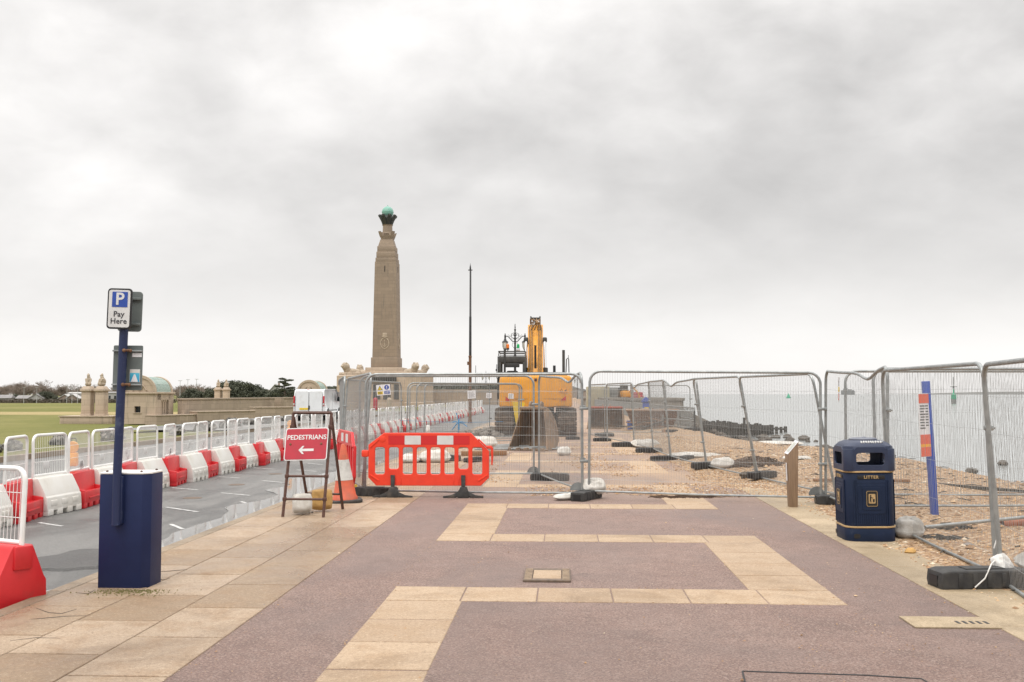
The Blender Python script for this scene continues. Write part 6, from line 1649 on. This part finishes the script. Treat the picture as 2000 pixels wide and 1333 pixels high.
# ------------------------------------------------------------------ white van
VN = thing('white_van', 'white panel van parked with its rear towards us by the far pavilion', 'van', (D(605, 800, 60).x - .06, 60, .04), -2.9)
prof = [(0, .42), (.0, 1.1), (.05, 1.75), (.14, 1.88), (.4, 1.92), (3.3, 1.92), (3.62, 1.84), (4.15, 1.25), (4.75, 1.08), (4.95, .85), (4.98, .45)]
def arch_cut(cx_): return [(cx_ + .40 * math.cos(R(a)), .36 + .40 * math.sin(R(a))) for a in range(8, 173, 15)]
poly = prof + [(4.6, .30)] + arch_cut(4.0) + [(1.4, .30)] + arch_cut(.95) + [(.1, .32)]
vs, fs = [], []
secs = [(-.90, .985), (-.955, 1.0), (.955, 1.0), (.90, .985)]
def inset(p, k): return (2.4 + (p[0] - 2.4) * k, 1.0 + (p[1] - 1.0) * k)
n_ = len(poly)
for x, k in ((-.88, .965), (-.965, .99), (-.975, 1.0)): pass
for x, k in ((-.86, 1.0), (-.965, .975), (.965, .975), (.86, 1.0)):
    for p_ in poly:
        q_ = inset(p_, k); vs.append((x * (1 - .07 * max(0, q_[1] - 1.1)), q_[0], q_[1]))
for i in range(3):
    for j in range(n_): fs.append((i * n_ + j, i * n_ + (j + 1) % n_, (i + 1) * n_ + (j + 1) % n_, (i + 1) * n_ + j))
fs += [tuple(range(n_ - 1, -1, -1)), tuple(range(3 * n_, 4 * n_))]
vb = MB(); vb.bevel(vs, fs, .025, None, 2, 30); vb.build('body', M['van_white'], VN, None, 40)
b = MB()
for x in (-.41, .41): b.plate([rrect(.78, 1.26, .08, x, 1.16)], .02, .008, T(0, -.012, 0) @ RX(-1.2))
dr = b.build('rear_door', M['van_white'], VN)
b = MB(); b.box((0, -.02, 1.16), (.012, .01, 1.3)); b.build('door_gap', M['ink'], dr, RX(-1.2), 0)
b = MB(); b.box((.02, -.04, .80), (.09, .04, .24), .02); b.build('handle', M['black_paint'], dr)
for s_ in (-1, 1):
    MB().box((s_ * .90, .02, 1.18), (.10, .08, .62), .03).build('tail_light', M['red_lens'], VN)
    b = MB(); b.box((s_ * .905, -.022, 1.0), (.07, .01, .13)); b.build('clear_lens', M['chrome'], VN, None, 0)
MB().box((-.05, .03, 1.86), (.14, .05, .03), .008).build('brake_light', M['red_lens'], VN)
MB().box((0, .0, .42), (1.86, .2, .26), .06).build('bumper', M['grey_steel'], VN)
MB().box((-.30, -.03, .72), (.52, .02, .11)).build('number_plate', M['yellow_plastic'], VN, None, 0)
for s_ in (-1, 1):
    b = MB(); b.prism([(3.05, 1.15), (3.98, 1.15), (3.58, 1.72), (3.05, 1.76)], -.01, .01, 0, T(s_ * .935, 0, 0) @ RY(s_ * 4) @ RZ(90)); b.build('side_window', M['glass_dark'], VN, None, 0)
    b = MB(); b.box((s_ * 1.10, 3.75, 1.28), (.22, .14, .30), .05); b.tube([(s_ * .95, 3.75, 1.2), (s_ * 1.08, 3.75, 1.25)], .03, 6); b.build('mirror', M['black_paint'], VN)
    for y in (.95, 4.0):
        o = MB().lathe([(.22, -.11), (.33, -.11), (.35, -.08), (.35, .08), (.33, .11), (.22, .11)], 22, T(s_ * .82, y, .35) @ RY(90)).build('tyre', M['tyre'], VN); MB().lathe([(.0, -.06), (.22, -.07), (.22, .07), (0, .06)], 18, T(s_ * .82, y, .35) @ RY(90)).build('rim', M['grey_steel'], o)
b = MB(); b.box((.96, 2.0, 1.05), (.012, .01, 1.3)); b.box((.965, 2.0, .62), (.02, 2.6, .06), .01); b.build('side_trim', M['grey_steel'], VN, None, 0)

# ------------------------------------------------------------------ ornate lamp post, flagpole
def lamp_post(loc, lab, rz=0, grp=None, s=1.0):
    t = thing('lamp_post', lab, 'lamp post', loc, rz, grp); t.scale = (s, s, s)
    b_ = MB(); b_.lathe([(.30, 0), (.30, .25), (.22, .35), (.24, .8), (.16, .95), (.13, 1.3), (.10, 1.35), (.09, 4.2), (.12, 4.3), (.10, 4.45), (.13, 4.55), (.08, 4.7), (.07, 5.9), (.11, 5.98), (.07, 6.1), (.05, 6.6), (.09, 6.68), (.03, 6.8), (.05, 6.9), (.02, 7.0), (.04, 7.05), (.0, 7.2)], 14); b_.build('post', M['lamp_iron'], t)
    c_ = MB()
    for s_ in (-1, 1):
        c_.tube([(0, 0, 5.75), (s_ * .2, 0, 5.78), (s_ * .38, 0, 5.98), (s_ * .55, 0, 6.16), (s_ * .78, 0, 6.20)], .035, 8)
        c_.lathe([(.05, 5.95), (.07, 6.05), (.07, 6.25), (.03, 6.3), (.05, 6.36), (0, 6.42)], 10, T(s_ * .78, 0, 0))
        c_.tube([(s_ * (.20 + .16 * math.cos(q)), 0, 6.12 + .16 * math.sin(q)) for q in [k * .45 for k in range(13)]], .016, 5)
        c_.tube([(s_ * .05, 0, 6.0), (s_ * .28, 0, 6.1), (s_ * .30, 0, 6.35), (s_ * .1, 0, 6.45), (0, 0, 6.3)], .022, 6)
        c_.tube([(s_ * .05, 0, 5.2), (s_ * .24, 0, 5.45), (s_ * .16, 0, 5.7), (s_ * .05, 0, 5.6)], .018, 5)
        c_.tube([(0, 0, 6.2), (s_ * .12, 0, 6.3), (s_ * .07, 0, 6.42), (0, 0, 6.33)], .03, 6)
        c_.tube([(s_ * .45, 0, 6.05), (s_ * .42, 0, 6.22), (s_ * .52, 0, 6.3), (s_ * .58, 0, 6.22)], .014, 5)
    c_.build('scroll_arm', M['lamp_iron'], t)
    for s_ in (-1, 1):
        h_ = MB(); h_.lathe([(.06, 6.0), (.09, 5.96), (.11, 5.86), (.25, 5.74), (.25, 5.70), (.22, 5.70)], 10, T(s_ * .78, 0, 0)); h_.lathe([(.12, 5.16), (.10, 5.10), (.04, 4.98), (.03, 4.88), (0, 4.84)], 10, T(s_ * .78, 0, 0))
        for k in range(6):
            a = k * 1.047; h_.tube([(s_ * .78 + .215 * math.cos(a), .215 * math.sin(a), 5.70), (s_ * .78 + .20 * math.cos(a), .20 * math.sin(a), 5.36), (s_ * .78 + .12 * math.cos(a), .12 * math.sin(a), 5.15)], .012, 5)
        o = h_.build('lantern', M['lamp_iron'], t)
        MB().lathe([(.205, 5.70), (.19, 5.36), (.11, 5.15)], 12, T(s_ * .78, 0, 0)).build('lantern_glass', M['glass_clear'], o)
    return t
p = D(1006, 800, 78); lamp_post((p.x, 78, 0), 'ornate black twin lantern lamp post behind the excavator cab', -3)
for (px, Yd, lab) in ((949, 235, 'distant twin lantern lamp post far along the promenade, left of the flagpole foot'), (1128, 300, 'tiny twin lantern lamp post far along the promenade right of the excavator')):
    p = D(px, 790, Yd); lamp_post((p.x, Yd, 0), lab, -3)
fp = thing('flagpole', 'tall slim rusty flagpole standing right of the memorial', 'flagpole', (D(918, 800, 60).x, 60, -.1), 0)
b = MB(); b.lathe([(.16, 0), (.12, .1), (.10, .3), (.085, 4.0)], 14); b.box((0, 0, 4.0), (.2, .2, .12), .03); b.lathe([(.10, 3.5), (.10, 3.7)], 12, T(-.08, 0, 0)); b.build('lower_mast', M['rust'], fp)
b = MB(); b.lathe([(.075, 4.0), (.065, 6.4), (.05, 6.45), (.04, 9.25), (.05, 9.3), (.05, 9.4), (.02, 9.55), (0, 9.7)], 12); b.box((0, 0, 9.25), (.26, .06, .06), .01); b.build('upper_mast', M['lamp_iron'], fp)
b = MB(); b.tube([(.09, -.02, 1.2), (.06, -.02, 9.2)], .008, 4); b.build('halyard', M['ink'], fp)
for (px, Yd, h_) in ((929, 150, 6.0),):
    p = D(px, 790, Yd); o = MB().lathe([(.09, 0), (.05, h_), (0, h_ + .1)], 8).build('slim_pole', M['grey_steel'], None, T(p.x, Yd, -.1)); tag(o, 'slim bare pole in the distance right of the flagpole', 'pole')
for lab, x, y, s_ in (('red oil drum like bollard by the memorial steps', 733, 118, .27), ('pale round stone bollard by the memorial steps', 760, 118, .3)):
    p = D(x, 800, y); o = MB().lathe([(s_, 0), (s_, 1.2), (s_ * .9, 1.35), (s_ * .5, 1.5), (0, 1.55)], 14).build('bollard', M['sign_red' if 'red' in lab else 'statue'], None, T(p.x, y, -.3)); tag(o, lab, 'bollard')
# ------------------------------------------------------------------ trees
M['pale_steel'] = mat('pale steel', (.42, .43, .43), rough=.6)
M['bark'] = mat('grey brown bark', (.12, .095, .075), (.17, .14, .115), sc=3, rough=.9)
def leafmat(name, a, c, d_):
    s = NT(name); isl = s.island()
    return s.out(s.ramp(isl, [(0.0, a), (.5, c), (1.0, d_)]), .7, spec=.25)
M['twig'] = leafmat('winter twigs', (.135, .105, .085), (.20, .16, .13), (.27, .22, .18))
M['hazed_dark_leaf'] = leafmat('hazed dark evergreen leaf', (.055, .064, .044), (.080, .088, .060), (.12, .125, .088))  # leaf colour lightened to stand for haze over the far trees
M['mid_leaf'] = leafmat('dull green leaf', (.075, .082, .055), (.10, .107, .075), (.14, .142, .105))
M['hedge_leaf'] = leafmat('hedge leaf', (.075, .07, .055), (.11, .10, .08), (.15, .135, .11))
def bare_tree(seed, H=9.5):
    rg = random.Random(seed); tr = MB(); tw = MB()
    def grow(p, d, L, r_, lev):
        n = 4; pts = [p]; q = p.copy(); dd = d.copy()
        for i in range(n):
            dd = (dd + Vector((rg.uniform(-.2, .2), rg.uniform(-.2, .2), rg.uniform(-.05, .12)))).normalized(); q = q + dd * (L / n); pts.append(q.copy())
        (tr if lev < 3 else tw).tube(pts, [r_ * (1 - .6 * i / n) for i in range(n + 1)], 5 if lev < 2 else 3, cap=False)
        if lev >= 5: return
        for _ in range((5, 4, 4, 4, 4)[lev]):
            t_ = rg.uniform(.35, 1.0); k = min(n, int(t_ * n) + 1); b0 = pts[k]
            ax = Vector((rg.uniform(-1, 1), rg.uniform(-1, 1), rg.uniform(-.15, .75))).normalized()
            nd = (dd * rg.uniform(.3, .8) + ax * .9).normalized()
            grow(b0, nd, L * rg.uniform(.55, .80), max(r_ * .5, .036), lev + 1)
    grow(Vector((0, 0, 0)), Vector((0, 0, 1)), H * .36, H * .028, 0)
    return tr.mesh('trunk', M['bark'], 60), tw.mesh('crown', M['twig'], 0)
BT = [bare_tree(s_) for s_ in (3, 8)]
def hgt(pair): return max(max(v.co.z for v in me.vertices) for me in pair if len(me.vertices))
def leaf_cloud(b_, c, rad, n, sz, rg, squash=1.0):
    for _ in range(n):
        while True:
            v = Vector((rg.uniform(-1, 1), rg.uniform(-1, 1), rg.uniform(-1, 1)))
            if .25 < v.length < 1: break
        p = Vector(c) + Vector((v.x * rad[0], v.y * rad[1], v.z * rad[2]))
        a = Vector((rg.uniform(-1, 1), rg.uniform(-1, 1), rg.uniform(-1, 1) * squash)).normalized(); e = a.orthogonal().normalized(); f = a.cross(e)
        s_ = sz * rg.uniform(.6, 1.4); k = rg.uniform(.5, 1)
        b_.add([p - e * s_, p + f * s_ * k, p + e * s_, p - f * s_ * k], [(0, 1, 2, 3)])
def bushy(seed, H, W_, clumps, leaf, m, trunk=True, spread=1.0):
    rg = random.Random(seed); b_ = MB(); t_ = MB()
    if trunk: t_.tube([(0, 0, 0), (.05 * H * .2, 0, H * .3), (0, 0, H * .6)], [H * .035, H * .028, H * .015], 8)
    for _ in range(clumps):
        a = rg.uniform(0, 6.28); k = math.sqrt(rg.random()); z_ = H * (.25 + .72 * rg.random() ** .8)
        env = math.sqrt(max(.05, 1 - ((z_ / H - .42) / .62) ** 2)); r_ = W_ * .5 * env * k
        c = (r_ * math.cos(a), r_ * math.sin(a), z_); q = W_ * rg.uniform(.10, .17)
        leaf_cloud(b_, c, (q * 1.15, q * 1.15, q * .8), 90, leaf, rg)
        if trunk: t_.tube([(0, 0, H * rg.uniform(.2, .5)), (c[0] * .5, c[1] * .5, c[2] * .8), c], [H * .012, H * .008, H * .003], 4, cap=False)
    return t_.mesh('trunk', M['bark'], 60), b_.mesh('crown', m, 0)
EV = [bushy(21, 6, 7, 80, .16, M['hazed_dark_leaf']), bushy(22, 5, 5.5, 70, .15, M['mid_leaf'])]
def plant(name, lab, cat, pair, loc, s, rz, grp, sx=1.0):
    t = thing(name, lab, cat, loc, rz, grp); t.scale = (s * sx, s * sx, s)
    for nm_, me in zip(('trunk', 'crown'), pair):
        if len(me.vertices) == 0: continue
        o = bpy.data.objects.new(nm_, me); COL.objects.link(o); o.parent = t
    return t
GZ = -1.5
bt = [(38, 742, 360, 1.30, 'large bare tree at far left behind the common'), (86, 741, 365, 1.25, 'second large bare tree behind the common, right of the far left one'), (127, 749, 360, 1.0, 'bare tree behind the left statue pier'),
      (187, 752, 370, 1.0, 'bare tree between the nearer statue piers'), (372, 752, 300, 1.1, 'bare tree seen over the garden wall, left of the distant piers'), (352, 757, 310, .9, 'small bare tree over the garden wall beside the nearer pavilion')]
for i, (px, py, Yd, sx, lab) in enumerate(bt):
    p = D(px, py, Yd); H = p.z - GZ
    plant('bare_tree', lab, 'tree', BT[i % 2], (p.x, Yd, GZ), H / hgt(BT[i % 2]), i * 67, 'bare winter trees behind the common', sx)
for i in range(62):
    rg = random.Random(300 + i); px = -60 + i * 8.0 + rg.uniform(-6, 6); Yd = rg.uniform(385, 430); p = D(px, rg.uniform(748, 761), Yd)
    plant('bare_tree', 'bare grey tree in the long row behind the common and the houses', 'tree', BT[i % 2], (p.x, Yd, GZ), (p.z - GZ) / hgt(BT[i % 2]), i * 41, 'bare tree row behind the common', 1.35)
ev = [(30, 770, 352, 0, 1.2, 'rounded dark evergreen at far left among the houses'), (89, 764, 350, 0, 1.35, 'dark evergreen bush left of the white gabled houses'), (108, 773, 349, 1, 1.0, 'low spiky green bush below the white gabled houses'), (375, 758, 240, 0, 1.1, 'dark rounded evergreen behind the garden wall left of the distant piers'),
      (390, 764, 236, 0, 1.0, 'lower dark evergreen just left of the distant piers'), (415, 757, 210, 1, .9, 'ragged evergreen between the garden wall and the left distant pier')]
for i, (px, py, Yd, k, sx, lab) in enumerate(ev):
    p = D(px, py, Yd); plant('evergreen_bush', lab, 'bush', EV[k], (p.x, Yd, GZ), (p.z - GZ) / hgt(EV[k]), i * 53, 'evergreens behind the common', sx)
# dense evergreen clump behind the distant piers: a row of trees stepping down to the right
for i, (px, py, sx) in enumerate(((437, 748, .9), (448, 743, .95), (462, 742, 1.0), (476, 745, 1.0), (490, 749, 1.05), (503, 755, 1.1), (515, 760, 1.1), (527, 764, 1.2), (455, 756, 1.2), (482, 760, 1.2))):
    Yd = 218 + (i % 3) * 4; p = D(px, py, Yd)
    plant('evergreen_tree', 'dense dark evergreen tree in the clump behind the distant statue piers', 'tree', EV[0], (p.x, Yd, GZ), (p.z - GZ) / hgt(EV[0]), i * 77, 'evergreen clump behind the distant piers', sx * .95)
for i in range(16):
    rg = random.Random(700 + i); px = 838 + i * 9 + rg.uniform(-3, 3); Yd = rg.uniform(235, 260); p = D(px, rg.uniform(752, 760), Yd)
    plant('evergreen_tree', 'dull green tree in the belt beyond the promenade left of the excavator', 'tree', EV[i % 2], (p.x, Yd, -1), (p.z + 1) / (5.9 if i % 2 == 0 else 4.9), i * 61, 'tree belt beyond the promenade', 1.25)
for i in range(10):
    rg = random.Random(760 + i); px = 640 + i * 5 + rg.uniform(-3, 3); Yd = rg.uniform(300, 330); p = D(px, rg.uniform(757, 762), Yd)
    plant('evergreen_tree', 'dull green tree in the belt behind the van and the memorial', 'tree', EV[i % 2], (p.x, Yd, -1), (p.z + 1) / (5.9 if i % 2 == 0 else 4.9), i * 61, 'tree belt behind the memorial', 1.3)
# cedar with flat tiers
rg = random.Random(44); cr_ = MB(); tr_ = MB(); H = 7.0
tr_.tube([(0, 0, 0), (.1, 0, H * .5), (.0, 0, H * .97)], [.28, .2, .05], 8)
for k in range(15):
    z_ = H * (.25 + .72 * k / 14); a = k * 2.4; L = H * (.42 - .26 * k / 14) * rg.uniform(.6, 1.15)
    e = Vector((math.cos(a) * L, math.sin(a) * L, z_ + .12 * L)); tr_.tube([(0, 0, z_ - .2), tuple(e)], [.08, .03], 5)
    for t_ in (.45, .75, 1.0): leaf_cloud(cr_, (e.x * t_, e.y * t_, z_ + .12 * L * t_ + .05), (.75, .75, .22), 110, .12, rg, .3)
p = D(556, 738, 200); plant('cedar_tree', 'dark cedar with flat tiers standing left of the far pavilion', 'tree', (tr_.mesh('trunk', M['bark'], 60), cr_.mesh('crown', M['hazed_dark_leaf'], 0)), (p.x, 200, -1.4), (p.z + 1.4) / 7.2, 20, None)
for i, (px, lab) in enumerate(((546, 'small evergreen at the foot of the cedar on its left'), (572, 'small evergreen at the foot of the cedar on its right'))):
    p = D(px, 762, 205); plant('evergreen_bush', lab, 'bush', EV[0], (p.x, 205, -1.4), (p.z + 1.4) / 5.9, 30 * i, 'evergreens behind the common', 1.1)
def hedge(lab, x0, x1, Yd, h, seed, m='hedge_leaf'):
    rg = random.Random(seed); b_ = MB(); n = int(abs(x1 - x0) / 1.1)
    for i in range(n):
        x = x0 + (x1 - x0) * (i + .5) / n; leaf_cloud(b_, (x, Yd, GZ + h * .5), (1.0, .8, h * rg.uniform(.5, .62)), 46, .26, rg)
    t = thing('hedge', lab, 'hedge', (0, 0, 0)); b_.build('foliage', M[m], t, None, 0)
    MB().box(((x0 + x1) / 2, Yd, GZ + h * .4), (abs(x1 - x0), .5, h * .8)).build('stems', M['bark'], t, None, 0)
hedge('long clipped hedge along the far side of the common', -195, -116, 343, 1.5, 5)
hedge('hedge along the common seen between pier and pavilion, behind the pole', -115, -60, 343, 1.4, 6)
# houses beyond the common
def house(px, Yd, w_, eave, ridge, wallm, roofm, lab, gable=True, grp='houses beyond the common'):
    p = D(px, 780, Yd); t = thing('house', lab, 'house', (p.x, Yd, GZ), 8, grp); w_ *= .8; eave *= .8; ridge *= .8
    b_ = MB(); b_.box((0, 2.5, eave / 2), (w_, 5, eave)); 
    if gable: b_.prism([(-w_ / 2, eave), (w_ / 2, eave), (0, ridge)], .0, 5)
    b_.build('wall', M[wallm], t, None, 0)
    r = MB(); th = .15
    if gable:
        for s_ in (-1, 1): r.prism([(s_ * (w_ / 2 + .3), eave - .12), (0, ridge + .05), (0, ridge + .25), (s_ * (w_ / 2 + .3), eave + .08)], -.3, 5.3)
    else:
        r.add([(-w_ / 2 - .3, -.3, eave), (w_ / 2 + .3, -.3, eave), (w_ / 2 + .3, 5.3, eave), (-w_ / 2 - .3, 5.3, eave), (-w_ / 2, 2.5, ridge), (w_ / 2, 2.5, ridge)], [(0, 1, 5, 4), (2, 3, 4, 5), (1, 2, 5), (3, 0, 4), (3, 2, 1, 0)])
    rf = r.build('roof', M[roofm], t, None, 0)
    c_ = MB().box((w_ * .2, 2.5, ridge), (.5, .5, 1.0)).build('chimney', M['house_tan'], rf, None, 0) if ridge > 4.5 else None
    for x in (-w_ * .25, w_ * .2):
        wn_ = MB().box((x, -.03, eave * .55), (w_ * .16, .08, eave * .36)).build('window', M['glass_dark'], t, None, 0)
for i, (px, w_, eave, ridge, wm, rm, lab, gb) in enumerate(((4, 7, 2.2, 3.6, 'house_white', 'roof_grey', 'white house at the far left edge beyond the common', False), (50, 8, 2.0, 3.4, 'house_tan', 'roof_grey', 'brown house between the two dark evergreens at far left', False), (70, 6, 2.0, 3.8, 'house_white', 'roof_grey', 'pale gabled house left of the larger evergreen bush', True),
        (126, 5, 2.0, 3.6, 'house_tan', 'roof_pale', 'first white roofed gabled hut left of the statue piers', True), (141, 5, 2.0, 3.7, 'house_tan', 'roof_pale', 'second white roofed gabled hut, close left of the statue piers', True), (146, 6, 4.2, 4.8, 'house_white', 'house_white', 'taller white flat building behind the gabled huts', False),
        (220, 5, 4.4, 5.0, 'house_white', 'roof_grey', 'white framed house seen between pier and ticket machine pole', False), (396, 6, 3.6, 4.4, 'house_white', 'roof_grey', 'white house end seen just over the garden wall', False), (537, 6, 4.0, 7.0, 'house_white', 'house_white', 'white gabled house left of the cedar', True), (522, 6, 4.2, 5.4, 'house_tan', 'house_tan', 'brown house beside the white gabled one left of the cedar', False))):
    Yd = 346 if px < 230 else 262
    house(px, Yd + (6 if px == 146 else 0), w_ * (1 if px < 230 else .8), eave, ridge, wm, rm, lab, gb)
for i, (px, py, Yd) in enumerate(((131, 752, 330), (141, 757, 330), (152, 752, 330), (352, 744, 250), (367, 742, 255), (384, 741, 260), (47, 757, 340), (72, 757, 340))):
    p = D(px, py, Yd); t = thing('street_light', 'slim grey street light mast rising over the far side of the common', 'street light', (p.x, Yd, GZ), 0, 'street lights beyond the common')
    MB().lathe([(.09, 0), (.05, p.z - GZ), (0, p.z - GZ + .05)], 8).build('mast', M['pale_steel'], t); MB().box((0, 0, p.z - GZ), (.9, .25, .12)).build('lamp_head', M['pale_steel'], t, None, 0)
# far end of the promenade: low buildings of the next bay
for i, (px, py, w_, Yd, m) in enumerate(((1118, 759, 14, 420, 'house_tan'), (1128, 762, 12, 430, 'house_white'), (1139, 764, 16, 440, 'house_tan'))):
    p = D(px, py, Yd); t = thing('seafront_building', ['brown', 'pale', 'low brown'][i] + ' seafront building tiny beyond the excavator', 'building', (p.x, Yd, -.4), 0, 'far seafront buildings')
    MB().box((0, 2, (p.z + .4) / 2), (w_ * .35, 4, p.z + .4)).build('wall', M[m], t, None, 0); MB().prism([(-w_ * .19, p.z + .4), (w_ * .19, p.z + .4), (0, p.z + 1.4)], -.2, 4.2).build('roof', M['roof_grey'], t, None, 0)
